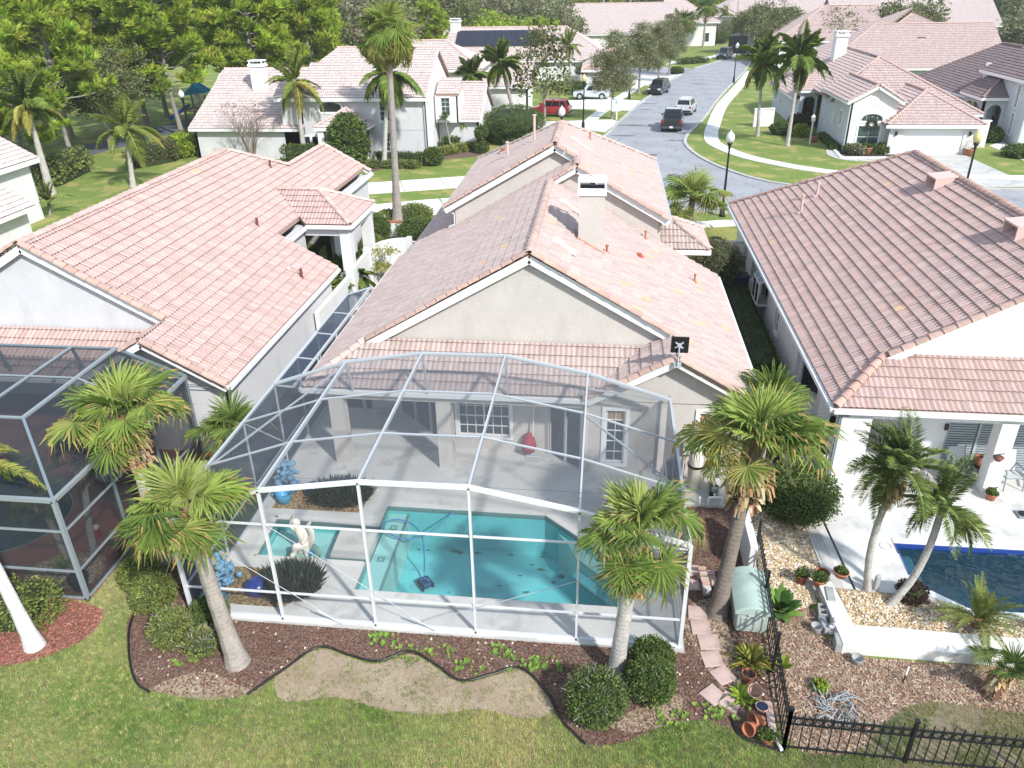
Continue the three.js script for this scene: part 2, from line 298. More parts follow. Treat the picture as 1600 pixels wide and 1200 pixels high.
const bedE = smooth([[4.45, -15.4], [5.4, -15.6], [5.75, -14.2], [6.2, -13.85], [7.8, -13.76], [12.5, -13.76], [12.5, -12.6], [9.3, -12.5], [7.2, -12.6], [6.2, -11.9], [5.6, -11.25], [4.3, -11.2]], 60, true);
solo('mulch_bed', sheet(bedE, 0.006), std({ map: tMulch, color: C(2.1, 2.0, 1.8), roughness: 1 }), 'pale brown mulch bed inside the black fence', null, null, 'structure');
const gravelE = smooth([[4.5, -20.3], [5.9, -20.3], [6.1, -17.5], [5.95, -16.2], [5.6, -15.4], [4.5, -15.2], [4.4, -17.3]], 40, true);
solo('gravel_bed', sheet(gravelE, 0.009), M.gravel, 'tan pebble bed between the black fence and the white patio', null, null, 'structure');
const bedAlley = [[4.6, -40], [5.6, -40], [5.6, -27], [4.6, -21]];
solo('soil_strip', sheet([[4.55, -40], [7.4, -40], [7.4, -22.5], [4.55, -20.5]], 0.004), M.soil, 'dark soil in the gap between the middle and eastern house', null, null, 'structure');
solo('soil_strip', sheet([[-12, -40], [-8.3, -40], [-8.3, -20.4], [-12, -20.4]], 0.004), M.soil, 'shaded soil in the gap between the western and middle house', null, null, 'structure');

{
const e1 = smooth([[-11.15, -14.4], [-11.25, -13.4], [-10.8, -12.4], [-10.02, -11.4], [-9.6, -11.2]], 30), e2 = smooth([[-7.4, -11.35], [-6.9, -12.05], [-6.26, -12.85], [-5.5, -12.68], [-4.78, -12.56], [-4.1, -12.93], [-3.43, -12.6], [-2.76, -12.2], [-2.07, -12.45], [-1.51, -12.7], [-0.88, -12.14], [-0.42, -11.32], [0.07, -10.83]], 70), e3 = smooth([[3.1, -11.8], [3.25, -11.35], [3.7, -11.15], [4.05, -11.05]], 16);
const eg = (l) => { const g = tube(l.map(([x, z]) => V(x, 0.045, z)), 0.028, l.length * 2, 6); return g; };
const t = thing('bed_edging', 'black plastic edging strip winding along the mulch bed', 'edging');
for (const l of [e1, e2, e3]) part('strip', [eg(l)], M.black, t);
}

// ---------------------------------------------------------------- decks and pools
const deckM = [[-9.92, -24.2], [2.28, -24.2], [2.28, -13.52], [-9.92, -13.52]];
const plant1 = [[-9.5, -19.35], [-7.6, -19.35], [-6.75, -18.6], [-6.75, -18.0], [-9.5, -18.0]], plant2 = [[-9.5, -15.4], [-7.3, -15.4], [-6.95, -14.9], [-7.6, -14.0], [-9.5, -14.0]];
solo('pool_deck', slab(deckM, 0, 0.07, [poolM, plant1, plant2]), std({ color: C(0.60, 0.595, 0.575), map: tConc, roughness: 0.88 }), 'pale grey concrete deck around the screened pool', null, null, 'structure');
for (const z of [-19.6]) solo('deck_joint', bx(-3.8, 0.0715, z, 12, 0.003, 0.02), M.aluDark, 'thin joint line across the pale deck', null, null, 'structure');
solo('planter_ground', [sheet(plant1, 0.03)], M.gravel, 'pebbles in the planter beside the statue, far one', null, null, 'structure');
solo('planter_ground', [sheet(plant2, 0.03)], M.gravel, 'pebbles in the planter beside the statue, near one', null, null, 'structure');
const curbPoly = (p, w) => { // closed coping ring built from bars
return p.map((a, i) => { const b = p[(i + 1) % p.length], d = [b[0] - a[0], b[1] - a[1]], l = Math.hypot(...d), n = [d[1] / l * w, -d[0] / l * w]; return [a, b, n]; });
};
function poolBasin(name, label, poly, depth, mat, waterMat, level, tileMatl, inner) {
const t = thing(name, label, 'pool');
part('basin_floor', sheet(poly, -depth), mat, t);
const walls = poly.map((a, i) => { const b = poly[(i + 1) % poly.length]; return bar(V(a[0], -depth / 2 + 0.02, a[1]), V(b[0], -depth / 2 + 0.02, b[1]), 0.06, depth + 0.04); });
part('basin_wall', walls, mat, t);
part('tile_band', poly.map((a, i) => { const b = poly[(i + 1) % poly.length]; return bar(V(a[0], -0.02, a[1]), V(b[0], -0.02, b[1]), 0.075, 0.16); }), tileMatl, t);
const w = new THREE.Mesh(worldUV(clean(sheet(poly, level))), waterMat); w.name = 'water'; t.add(w); w.receiveShadow = true;
return t;
}
M.bandTeal = std({ color: C(0.14, 0.23, 0.22), roughness: 0.3 }); M.bandBlue = std({ color: C(0.02, 0.06, 0.26), roughness: 0.25 }); M.bandTan = std({ color: C(0.30, 0.30, 0.28), roughness: 0.5 });
const pM = poolBasin('swimming_pool', 'turquoise swimming pool with shallow ledge and corner steps under the white screen frame', poolM, 1.35, M.pool, M.water, -0.02, M.bandTeal);
part('ledge', [slab([[-6.02, -18.42], [-5.42, -18.42], [-5.42, -14.78], [-6.0, -14.78], [-5.98, -17.4]], -1.33, -0.22)], M.poolPale, pM);
part('ledge_line', [bx(-5.42, -0.21, -16.6, 0.07, 0.022, 3.6)], M.bandTeal, pM);
part('wading_floor', slab([[-9.08, -17.46], [-6.03, -17.40], [-6.03, -15.87], [-9.05, -15.87]], -1.33, -0.30), M.poolPale, pM);
part('spillway_block', [slab([[-7.1, -17.22], [-6.04, -17.25], [-6.04, -16.02], [-7.04, -16.04]], -0.32, 0.09)], M.conc, pM);
part('tile_band', [bx(-7.06, -0.03, -16.63, 0.02, 0.12, 1.18), bx(-6.55, -0.03, -16.015, 1.0, 0.12, 0.02)], M.bandTeal, pM);
{ // corner steps
const c = [0.78, -16.5], d = V(-2.1, 0, -1.9).normalize();
const st = (o, y) => slab([[-1.32 + 0.3, -18.12], [0.77, -16.48], [0.77, -14.9 - 0], [0.77 - 0.02, -15.9 + o * 1.0], [-0.75 - o * 0.25, -17.35 + o * 0.7]].slice(0, 5), -1.33, y);
part('step', slab([[-1.0, -18.1], [0.77, -16.5], [0.77, -15.8], [-0.32, -16.88], [-0.62, -17.6]], -1.33, -0.28), M.poolPale, pM);
part('step', slab([[-0.32, -16.86], [0.77, -15.78], [0.77, -15.3], [-0.45, -16.5]], -1.33, -0.58), M.pool, pM);
part('step_edge', [bar(V(-0.32, -0.27, -16.88), V(0.75, -0.27, -15.82), 0.06, 0.02), bar(V(-0.45, -0.57, -16.5), V(0.75, -0.57, -15.32), 0.06, 0.02)], M.bandTeal, pM);
}
for (const [x, z] of [[-5.72, -17.75], [-5.73, -16.35], [-5.73, -14.98]]) { const g = []; for (let i = -1; i < 2; i++) for (let j = -1; j < 2; j++) if (i || j) g.push(bx(x + i * 0.075, -0.214, z + j * 0.075, 0.055, 0.01, 0.055, PI / 4)); part('inlay_tile', g, M.bandTeal, pM); }
{ // algae patches on the floor and far wall
const al = std({ color: C(0.06, 0.19, 0.15), roughness: 0.9 }), g = [];
for (const [x, y, r] of [[637, 806, 0.2], [657, 807, 0.1], [672, 808, 0.1], [715, 812, 0.32], [748, 814, 0.2], [800, 820, 0.16], [846, 880, 0.18], [876, 890, 0.24], [830, 872, 0.12], [822, 915, 0.16], [850, 845, 0.15], [780, 905, 0.12], [700, 915, 0.1], [812, 889, 0.1], [880, 858, 0.14], [866, 900, 0.1], [905, 925, 0.2], [645, 880, 0.07], [672, 871, 0.05], [790, 935, 0.12], [735, 842, 0.06]]) {
const [X, Z0] = gxz(x, y, y < 825 ? -0.5 : -1.1), Z = Math.max(-18.2, Z0), pts = []; if (!inside(X, Z, poolM)) continue;
for (let i = 0; i < 12; i++) { const t = i / 12 * 2 * PI; pts.push([X + Math.cos(t) * r * 0.75 * rr(0.3, 1.2), Z + Math.sin(t) * r * 0.42 * rr(0.3, 1.2)]); } g.push(sheet(pts, -1.345));
}
for (const q of g) part('algae_stain', q, al, pM);
}
for (const [a, b, c] of [[[-6.1, -18.5], [-1.28, -18.45], 0.12], [[-1.28, -18.45], [0.86, -16.5], 0.12], [[-6.05, -14.68], [0.86, -14.68], 0.14], [[-9.2, -17.6], [-6.1, -17.5], 0.12], [[-9.15, -15.78], [-6.05, -15.78], 0.12], [[-9.22, -17.6], [-9.16, -15.8], 0.12]]) part('coping', bar(V(a[0], 0.075, a[1]), V(b[0], 0.075, b[1]), c * 1.6, 0.025), std({ color: C(0.66, 0.655, 0.63), map: tConc }), pM);
const deckE = [[6.0, -27], [20.5, -27], [20.5, -13.9], [18, -15.2], [9.3, -15.2], [8.35, -15.85], [6.45, -15.85], [6.1, -16.4]];
solo('patio', slab(deckE, 0, 0.06, [poolE]), M.deckWhite, 'white concrete patio of the eastern house', null, null, 'structure');
solo('patio_edge', slab([[6.05, -20.2], [6.35, -20.2], [6.5, -16.0], [6.22, -16.0]], 0.06, 0.075), M.conc, 'weathered edge strip of the white patio', null, null, 'structure');
solo('patio_joint', slab([[6.55, -20], [6.6, -20], [6.78, -15.9], [6.72, -15.9]], 0.06, 0.066), M.black, 'black drain line along the white patio', null, null, 'structure');
const pE = poolBasin('swimming_pool', 'dark blue swimming pool on the white patio of the eastern house', poolE, 1.3, M.poolDark, M.waterDark, -0.06, M.bandBlue);
part('ledge', slab([[8.33, -17.97], [8.8, -17.97], [8.8, -15.9], [8.33, -16.3]], -1.28, -0.35), std({ color: C(0.10, 0.20, 0.24), map: tPlaster }), pE);
part('step', slab([[10.2, -15.9], [10.7, -16.9], [11.1, -16.8], [10.7, -15.7]], -1.28, -0.9), std({ color: C(0.04, 0.12, 0.16), map: tPlaster }), pE);
part('coping', [bar(V(8.3, 0.07, -18.1), V(16, 0.07, -18.1), 0.2, 0.03), bar(V(9.3, 0.07, -15.4), V(16, 0.07, -15.4), 0.24, 0.03), bar(V(8.25, 0.07, -16.3), V(9.35, 0.07, -15.4), 0.2, 0.03)], M.trim, pE);
{ const g = new THREE.TorusGeometry(0.15, 0.012, 6, 24); g.rotateX(PI / 2); const [x, z] = gxz(1383, 856); g.translate(x, 0.065, z); solo('skimmer_lid', g, M.conc, 'round skimmer lid set in the white patio', 'lid'); }
{
const t = thing('retaining_wall', 'low white retaining wall round the pebble planter by the dark pool', 'wall');
part('wall', [slab([[5.78, -16.0], [6.12, -15.98], [6.28, -14.5], [14, -14.35], [14, -13.72], [5.88, -13.86]], 0, 0.3)], std({ color: C(0.80, 0.79, 0.765), map: tConc }), t);
}
solo('gravel_bed', sheet([[6.1, -16.0], [8.3, -15.9], [9.3, -15.25], [16, -15.25], [16, -14.3], [6.25, -14.45]], 0.09), M.gravel, 'pebbles in the planter between the dark pool and the white wall', null, null, 'structure');
const deckW = [[-27, -24.2], [-12.7, -24.2], [-12.7, -13.8], [-27, -13.8]];
solo('pool_deck', slab(deckW, 0, 0.06, [poolW, smooth([[-14.9, -15.2], [-13.5, -15.6], [-12.95, -15], [-13, -14.3], [-14.9, -14.3]], 24, true)]), M.deckRed, 'brick red deck inside the dark screened enclosure', null, null, 'structure');
const pW = poolBasin('swimming_pool', 'dark curved pool behind the dark screens of the western house', poolW, 1.3, M.poolDark, M.waterDark, -0.05, M.bandTan);
solo('gravel_bed', sheet(smooth([[-14.9, -15.2], [-13.5, -15.6], [-12.95, -15], [-13, -14.3], [-14.9, -14.3]], 24, true), 0.03), M.gravel, 'pebble bed in the corner of the dark screened enclosure', null, null, 'structure');
// ---------------------------------------------------------------- tiled roofs
const PITCH = 0.565, TW = 0.33, TE = 0.37;
function tileGeo(seed2) {
const nU = 8, pos = [], uv = [], idx = [], col = [], h = (u) => 0.034 * (0.5 - 0.5 * Math.cos(4 * PI * u / TW)), ou = seed2 * 0.37, ov = seed2 * 0.21;
const k2 = [1, 0.9, 1.08, 0.97][seed2 % 4], k1 = [0.95, 1.05, 1, 1.07][seed2 % 4];
for (let r = 0; r < 3; r++) for (let i = 0; i <= nU; i++) {
const u = i / nU * TW;
if (r === 0) pos.push(u, 0.004, 0.036 + h(u)); else if (r === 1) pos.push(u, 0, 0.06 + h(u)); else pos.push(u, 0.41, 0.010 + h(u));
uv.push(u / 0.5 + ou, (r === 2 ? 0.41 : 0) / 0.5 + ov);
const k = i < nU / 2 ? k1 : k2; col.push(k, k, k);
}
const N = nU + 1;
for (let r = 0; r < 2; r++) for (let i = 0; i < nU; i++) { const a = r * N + i; idx.push(a, a + 1, a + N, a + 1, a + N + 1, a + N); }
const g = new THREE.BufferGeometry();
g.setAttribute('position', new THREE.Float32BufferAttribute(pos, 3)); g.setAttribute('uv', new THREE.Float32BufferAttribute(uv, 2)); g.setAttribute('color', new THREE.Float32BufferAttribute(col, 3));
g.setIndex(idx); const q = g.toNonIndexed(); q.computeVertexNormals(); return toCreasedNormals(q, 0.7);
}
const TILES = [0, 1, 2, 3].map(tileGeo);
const PALETTES = {
pale: [[0.487, 0.38, 0.343], [0.452, 0.341, 0.308], [0.505, 0.403, 0.366], [0.425, 0.327, 0.297], [0.471, 0.365, 0.334], [0.502, 0.375, 0.337], [0.425, 0.35, 0.32], [0.53, 0.428, 0.391]],
pink: [[0.519, 0.36, 0.325], [0.48, 0.323, 0.285], [0.541, 0.395, 0.356], [0.446, 0.303, 0.268], [0.504, 0.363, 0.334], [0.541, 0.367, 0.321], [0.439, 0.331, 0.302], [0.579, 0.432, 0.392]],
warm: [[0.487, 0.332, 0.289], [0.449, 0.306, 0.267], [0.514, 0.371, 0.328], [0.414, 0.294, 0.262], [0.449, 0.329, 0.301], [0.514, 0.335, 0.288], [0.403, 0.309, 0.28], [0.548, 0.405, 0.362]],
dark: [[0.215, 0.163, 0.159], [0.186, 0.135, 0.135], [0.242, 0.183, 0.178], [0.168, 0.13, 0.13], [0.206, 0.159, 0.163], [0.232, 0.159, 0.151], [0.178, 0.144, 0.144], [0.261, 0.201, 0.193]],
farWarm: [[0.542, 0.409, 0.378], [0.513, 0.38, 0.349], [0.563, 0.438, 0.407], [0.486, 0.37, 0.338], [0.525, 0.408, 0.377], [0.567, 0.411, 0.371], [0.481, 0.387, 0.355], [0.593, 0.467, 0.436]],
far: [[0.609, 0.505, 0.475], [0.58, 0.469, 0.439], [0.628, 0.532, 0.502], [0.554, 0.458, 0.429], [0.599, 0.496, 0.466], [0.634, 0.515, 0.478], [0.549, 0.475, 0.445], [0.656, 0.56, 0.531]],
};
for (const k in PALETTES) { const p = PALETTES[k], m = [0, 1, 2].map((i) => p.reduce((a, c) => a + c[i] / p.length, 0)); PALETTES[k] = p.map((c) => c.map((x, i) => m[i] + (x - m[i]) * 0.45)); }
const tileMats = {};
function tileMat(k) { return tileMats[k] ??= PALETTES[k].map((c) => std({ color: C(...c), map: tTile, vertexColors: true, roughness: 0.82 })); }
const tileWhite = std({ color: C(1, 1, 1), map: tTile, vertexColors: true, roughness: 0.82 });
const ridgeMats = { };
const RIDGE = { pale: [0.56, 0.42, 0.37], pink: [0.63, 0.45, 0.40], warm: [0.52, 0.34, 0.28], dark: [0.30, 0.20, 0.18], far: [0.66, 0.47, 0.42], farWarm: [0.58, 0.40, 0.35], rake: [0.50, 0.34, 0.28] };
function ridgeMat(k) { return ridgeMats[k] ??= [0.9, 1, 1.1].map((f) => std({ color: C(...RIDGE[k].map((x) => x * f)), map: tTile, roughness: 0.82 })); }
function capGeo() { // half-round cap, axis along -z, wider at its lower end
const pos = [], idx = [], n = 7;
for (const [z, r, y] of [[0.0, 0.125, -0.03], [0.0, 0.145, 0.0], [-0.43, 0.115, -0.02]]) for (let i = 0; i <= n; i++) { const a = PI * i / n; pos.push(-Math.cos(a) * r, Math.sin(a) * r * 0.85 + y, z); }
const N = n + 1; for (let r = 0; r < 2; r++) for (let i = 0; i < n; i++) { const a = r * N + i; idx.push(a, a + 1, a + N, a + 1, a + N + 1, a + N); }
const g = new THREE.BufferGeometry(); g.setAttribute('position', new THREE.Float32BufferAttribute(pos, 3));
g.setAttribute('uv', new THREE.Float32BufferAttribute(pos.flatMap((x, i) => i % 3 === 0 ? [x * 2, pos[i + 2] * 2] : []), 2)); g.setIndex(idx); const q = g.toNonIndexed(); q.computeVertexNormals(); return toCreasedNormals(q, 0.8);
}
const CAP = capGeo();
const plane = (x0, z0, y0, dx, dz, p = PITCH) => ({ x0, z0, y0, dx, dz, p, y: (x, z) => y0 + p * ((x - x0) * dx + (z - z0) * dz) });
function clipTri(tri, poly) { // triangle vertices {u,v,n,...} against a convex counter-clockwise polygon
let out = tri;
for (let i = 0; i < poly.length && out.length; i++) {
const a = poly[i], b = poly[(i + 1) % poly.length], src = out; out = [];
const side = (p) => (b[0] - a[0]) * (p[1] - a[1]) - (b[1] - a[1]) * (p[0] - a[0]);
for (let j = 0; j < src.length; j++) {
const p = src[j], q = src[(j + 1) % src.length], sp = side(p), sq = side(q);
if (sp >= 0) out.push(p);
if ((sp >= 0) !== (sq >= 0)) { const t = sp / (sp - sq); out.push(p.map((x, k) => x + (q[k] - x) * t)); }
}
}
return out;
}
class Roof {
constructor(house, pal, singles = 0, label) { Object.assign(this, { house, pal, singles, slabs: [], full: [], cut: { p: [], uv: [], c: [] }, caps: [], label }); }
slope(pl, polys, opt = {}) { // polys: convex plan polygons [x, z]
const c = 1 / Math.hypot(1, pl.p), U = V(-pl.dz, 0, pl.dx), Vv = V(pl.dx * c, pl.p * c, pl.dz * c), N = new THREE.Vector3().crossVectors(U, Vv), O = V(pl.x0, pl.y0, pl.z0);
if (N.y < 0) { U.negate(); N.negate(); }
const to2 = ([x, z]) => { const d = V(x, pl.y(x, z), z).sub(O); return [d.dot(U), d.dot(Vv)]; };
for (const poly of polys) {
const tri = THREE.ShapeUtils.triangulateShape(poly.map((q) => new THREE.Vector2(...q)), []), pos = [], at = (q, o) => [q[0], pl.y(...q) - o, q[1]];
for (const t of tri) { pos.push(...t.flatMap((i) => at(poly[i], 0.01))); pos.push(...t.slice().reverse().flatMap((i) => at(poly[i], 0.14))); }
poly.forEach((q, i) => { const r = poly[(i + 1) % poly.length]; pos.push(...at(q, 0.01), ...at(r, 0.01), ...at(r, 0.14), ...at(q, 0.01), ...at(r, 0.14), ...at(q, 0.14)); });
const g = new THREE.BufferGeometry(); g.setAttribute('position', new THREE.Float32BufferAttribute(pos, 3)); g.computeVertexNormals(); this.slabs.push(g);
}
if (opt.bare) return this;
const P2 = polys.map((poly) => { let q = poly.map(to2), A = 0; q.forEach((a, i) => { const b = q[(i + 1) % q.length]; A += a[0] * b[1] - a[1] * b[0]; }); return A < 0 ? q.reverse() : q; });
const all = P2.flat(), u0 = Math.floor(Math.min(...all.map((q) => q[0])) / TW), u1 = Math.ceil(Math.max(...all.map((q) => q[0])) / TW), v0 = Math.floor(Math.min(...all.map((q) => q[1])) / TE), v1 = Math.ceil(Math.max(...all.map((q) => q[1])) / TE);
const inP = (u, v, q) => q.every((a, i) => { const b = q[(i + 1) % q.length]; return (b[0] - a[0]) * (v - a[1]) - (b[1] - a[1]) * (u - a[0]) >= -0.03; });
for (let j = v0; j < v1; j++) for (let i = u0; i < u1; i++) {
const u = i * TW, v = j * TE, k = Math.floor(rnd() * 8), ge = Math.floor(rnd() * 4), jit = rr(-0.006, 0.006);
const odd = opt.odd && rnd() < opt.odd;
const cs = [[u, v], [u + TW, v], [u, v + TE], [u + TW, v + TE]], f = cs.every(([a, b]) => P2.some((q) => inP(a, b, q)));
if (f) {
const m = new THREE.Matrix4().makeBasis(U, Vv, N).setPosition(O.clone().addScaledVector(U, u).addScaledVector(Vv, v).addScaledVector(N, 0.004 + jit));
const pos = V(0, 0, 0).setFromMatrixPosition(m), e = EYE.clone().sub(pos), d = e.length();
this.full.push({ m, k, ge, odd, show: Math.max(0, e.dot(N) / d) / (d * d) });
} else for (const q of P2) {
const g = TILES[ge].attributes, base = PALETTES[this.pal][k];
for (let t = 0; t < g.position.count; t += 3) {
const tri = [0, 1, 2].map((s) => [u + g.position.getX(t + s), v + g.position.getY(t + s), g.position.getZ(t + s) + 0.004 + jit, g.uv.getX(t + s), g.uv.getY(t + s), g.color.getX(t + s)]);
const out = clipTri(tri, q);
for (let s = 1; s + 1 < out.length; s++) for (const w of [out[0], out[s], out[s + 1]]) {
const p = O.clone().addScaledVector(U, w[0]).addScaledVector(Vv, w[1]).addScaledVector(N, w[2]);
this.cut.p.push(p.x, p.y, p.z); this.cut.uv.push(w[3], w[4]); this.cut.c.push(...base.map((x) => x * w[5]));
}
}
}
}
return this;
}
cap(a, b, pal = this.pal, lift = 0.03) { this.caps.push([V(...a), V(...b), pal, lift]); return this; } // a is the lower end
build() {
const roof = part('roof', this.slabs, std({ color: C(0.36, 0.25, 0.21) }), this.house); this.roof = roof;
if (this.label) roof.userData.label = this.label;
this.full.sort((a, b) => b.show - a.show);
const near = this.full.slice(0, this.singles), rest = this.full.slice(this.singles), mats = tileMat(this.pal);
const oddMat = this.oddMat ??= std({ color: C(0.58, 0.40, 0.25), map: tTile, vertexColors: true, roughness: 0.85 });
for (const t of near) { const m = new THREE.Mesh(TILES[t.ge], t.odd ? oddMat : mats[t.k]); m.name = 'roof_tile'; t.m.decompose(m.position, m.quaternion, m.scale); roof.add(finish(m)); }
TILES.forEach((g, ge) => {
const l = rest.filter((t) => t.ge === ge); if (!l.length) return;
const im = new THREE.InstancedMesh(g, tileWhite, l.length); im.name = 'roof_tiling'; im.userData.kind = 'stuff';
l.forEach((t, i) => { im.setMatrixAt(i, t.m); im.setColorAt(i, t.odd ? C(0.58, 0.40, 0.25) : C(...PALETTES[this.pal][t.k])); });
roof.add(finish(im));
});
if (this.cut.p.length) {
const g = new THREE.BufferGeometry(); g.setAttribute('position', new THREE.Float32BufferAttribute(this.cut.p, 3)); g.setAttribute('uv', new THREE.Float32BufferAttribute(this.cut.uv, 2)); g.setAttribute('color', new THREE.Float32BufferAttribute(this.cut.c, 3)); g.computeVertexNormals();
const m = new THREE.Mesh(g, tileWhite); m.name = 'cut_tiling'; m.userData.kind = 'stuff'; roof.add(finish(m));
}
const far = {};
for (const [a, b, pal, lift] of this.caps) {
const d = b.clone().sub(a), L = d.length(), n = Math.max(1, Math.round(L / 0.39)); d.normalize();
const s = new THREE.Vector3().crossVectors(d, V(0, 1, 0)).normalize(), u = new THREE.Vector3().crossVectors(s, d);
for (let i = 0; i < n; i++) {
const p = a.clone().addScaledVector(d, i * L / n).addScaledVector(u, lift + rr(-0.008, 0.008)), mt = pick(ridgeMat(pal)), M4 = new THREE.Matrix4().makeBasis(s, u, d.clone().negate()).setPosition(p);
if (this.singles) { const m = new THREE.Mesh(CAP, mt); m.name = 'ridge_tile'; M4.decompose(m.position, m.quaternion, m.scale); roof.add(finish(m)); } else (far[pal] ??= []).push(CAP.clone().applyMatrix4(M4));
}
}
for (const pal in far) { const m = part('ridge_tiling', far[pal], ridgeMat(pal)[1], roof, true); m.userData.kind = 'stuff'; }
return roof;
}
}
// ---------------------------------------------------------------- walls, openings, trim
function frameOf(A, B) { const U = V(B[0] - A[0], 0, B[1] - A[1]), L = U.length(); U.normalize(); return { U, L, N: V(-U.z, 0, U.x), M: (y = 0, n = 0) => new THREE.Matrix4().makeBasis(U, V(0, 1, 0), V(-U.z, 0, U.x)).setPosition(A[0] - U.z * n, y, A[1] + U.x * n) }; }
function archPts(u0, u1, v0, v1, rise) { const p = [[u0, v0], [u1, v0], [u1, v1 - rise]]; for (let i = 1; i < 10; i++) { const a = PI * i / 10; p.push([(u0 + u1) / 2 + Math.cos(a) * (u1 - u0) / 2, v1 - rise + Math.sin(a) * rise]); } p.push([u0, v1 - rise]); return p; }
const rectPts = (o) => o.rise ? archPts(o.u0, o.u1, o.v0, o.v1, o.rise) : [[o.u0, o.v0], [o.u1, o.v0], [o.u1, o.v1], [o.u0, o.v1]];
function wallGeo(A, B, y0, top, openings = [], t = 0.2) {
const F = frameOf(A, B), pts = [[0, y0], [F.L, y0], ...(typeof top === 'number' ? [[F.L, top], [0, top]] : top)];
const s = new THREE.Shape(pts.map((p) => new THREE.Vector2(...p)));
for (const o of openings) s.holes.push(new THREE.Path(rectPts(o).map((p) => new THREE.Vector2(...p))));
const g = new THREE.ExtrudeGeometry(s, { depth: t, bevelEnabled: false }); g.translate(0, 0, -t); g.applyMatrix4(F.M()); return g;
}
function addWindow(house, A, B, o, { cols = 2, rows = 4, trim = M.trim, glass = M.glass, shadeRows = 0, surround = 0.12, sash = true, name = 'window', bar: bw = 0.02, panes = true } = {}) {
const F = frameOf(A, B), m = F.M(), w = o.u1 - o.u0, h = o.v1 - o.v0, fw = 0.05, list = [], dep = -0.09;
if (o.rise) {
const outer = new THREE.Shape(archPts(o.u0, o.u1, o.v0, o.v1, o.rise).map((p) => new THREE.Vector2(...p)));
outer.holes.push(new THREE.Path(archPts(o.u0 + fw, o.u1 - fw, o.v0 + fw, o.v1 - fw, Math.max(0.02, o.rise - fw * 0.6)).map((p) => new THREE.Vector2(...p))));
const g = new THREE.ExtrudeGeometry(outer, { depth: 0.08, bevelEnabled: false }); g.translate(0, 0, dep - 0.04); list.push(g);
} else {
list.push(bx((o.u0 + o.u1) / 2, o.v0 + fw / 2, dep, w, fw, 0.08), bx((o.u0 + o.u1) / 2, o.v1 - fw / 2, dep, w, fw, 0.08));
list.push(bx(o.u0 + fw / 2, (o.v0 + o.v1) / 2, dep, fw, h - 2 * fw, 0.08), bx(o.u1 - fw / 2, (o.v0 + o.v1) / 2, dep, fw, h - 2 * fw, 0.08));
}
for (let i = 1; i < cols; i++) list.push(bx(o.u0 + w * i / cols, (o.v0 + o.v1) / 2, dep + 0.005, cols > 4 && i * 2 === cols ? bw * 2.4 : bw, h - 2 * fw - (o.rise ? o.rise * 0.6 : 0), 0.05));
for (let j = 1; j < rows; j++) list.push(bx((o.u0 + o.u1) / 2, o.v0 + h * j / rows, dep, w - 2 * fw, sash && j * 2 === rows ? bw * 1.9 : bw, 0.045));
list.forEach((g) => g.applyMatrix4(m));
const win = part(name, list, trim, house);
if (panes) for (let j = 0; j < rows; j++) for (let i = 0; i < cols; i++) {
const pw = w / cols - bw, ph = h / rows - bw, cx = o.u0 + w * (i + 0.5) / cols, cy = o.v0 + h * (j + 0.5) / rows;
let g;
if (o.rise && j === rows - 1) { const q = archPts(o.u0 + fw, o.u1 - fw, o.v0 + h * j / rows, o.v1 - fw, Math.min(o.rise, h / rows) * 0.95).map((p) => new THREE.Vector2(...p)); if (i) continue; g = new THREE.ExtrudeGeometry(new THREE.Shape(q), { depth: 0.01, bevelEnabled: false }); g.translate(0, 0, dep - 0.025); } else g = bx(cx, cy, dep - 0.02, pw, ph, 0.012);
g.applyMatrix4(m); part('pane', g, glass, win);
if (j >= rows - shadeRows) { const s = bx(cx, cy, dep - 0.035, pw, ph, 0.01); s.applyMatrix4(m); }
} else { const g = bx((o.u0 + o.u1) / 2, (o.v0 + o.v1) / 2, dep - 0.02, w - 0.02, h - 0.02, 0.012); g.applyMatrix4(m); part('pane', g, glass, win); }
if (surround) {
const s = new THREE.Shape(rectPts({ ...o, u0: o.u0 - surround, u1: o.u1 + surround, v0: o.v0 - surround, v1: o.v1 + surround, rise: o.rise && o.rise + surround * 0.4 }).map((p) => new THREE.Vector2(...p)));
s.holes.push(new THREE.Path(rectPts(o).map((p) => new THREE.Vector2(...p))));
const g = new THREE.ExtrudeGeometry(s, { depth: 0.045, bevelEnabled: false }); g.translate(0, 0, -0.005); g.applyMatrix4(m); part('trim', g, trim, win);
}
return win;
}
function addSlider(house, A, B, o, n = 2, label, blind) {
const F = frameOf(A, B), m = F.M(), w = o.u1 - o.u0, h = o.v1 - o.v0, dep = -0.08, list = [bx((o.u0 + o.u1) / 2, o.v1 - 0.035, dep, w, 0.07, 0.12), bx((o.u0 + o.u1) / 2, o.v0 + 0.03, dep, w, 0.06, 0.12)];
for (let i = 0; i <= n; i++) list.push(bx(o.u0 + 0.035 + (w - 0.07) * i / n, (o.v0 + o.v1) / 2, dep + 0.01, 0.07, h - 0.13, 0.1));
list.forEach((g) => g.applyMatrix4(m)); const d = part('sliding_door', list, M.alu, house); if (label) d.userData.label = label;
for (let i = 0; i < n; i++) {
const g = bx(o.u0 + w * (i + 0.5) / n, (o.v0 + o.v1) / 2, dep - 0.02 * (i % 2), w / n - 0.08, h - 0.14, 0.014); g.applyMatrix4(m); part('pane', g, M.glass, d);
if (blind) for (let k = 0; k < 24; k++) { const q = bx(o.u0 + w * (i + 0.5) / n, o.v0 + 0.12 + k * (h - 0.2) / 24, dep + 0.02, w / n - 0.1, (h - 0.2) / 24 * 0.7, 0.008); q.applyMatrix4(m); part('blind_slat', q, M.blind, d); }
}
return d;
}
M.blind = std({ color: C(0.36, 0.42, 0.44), roughness: 0.6 });
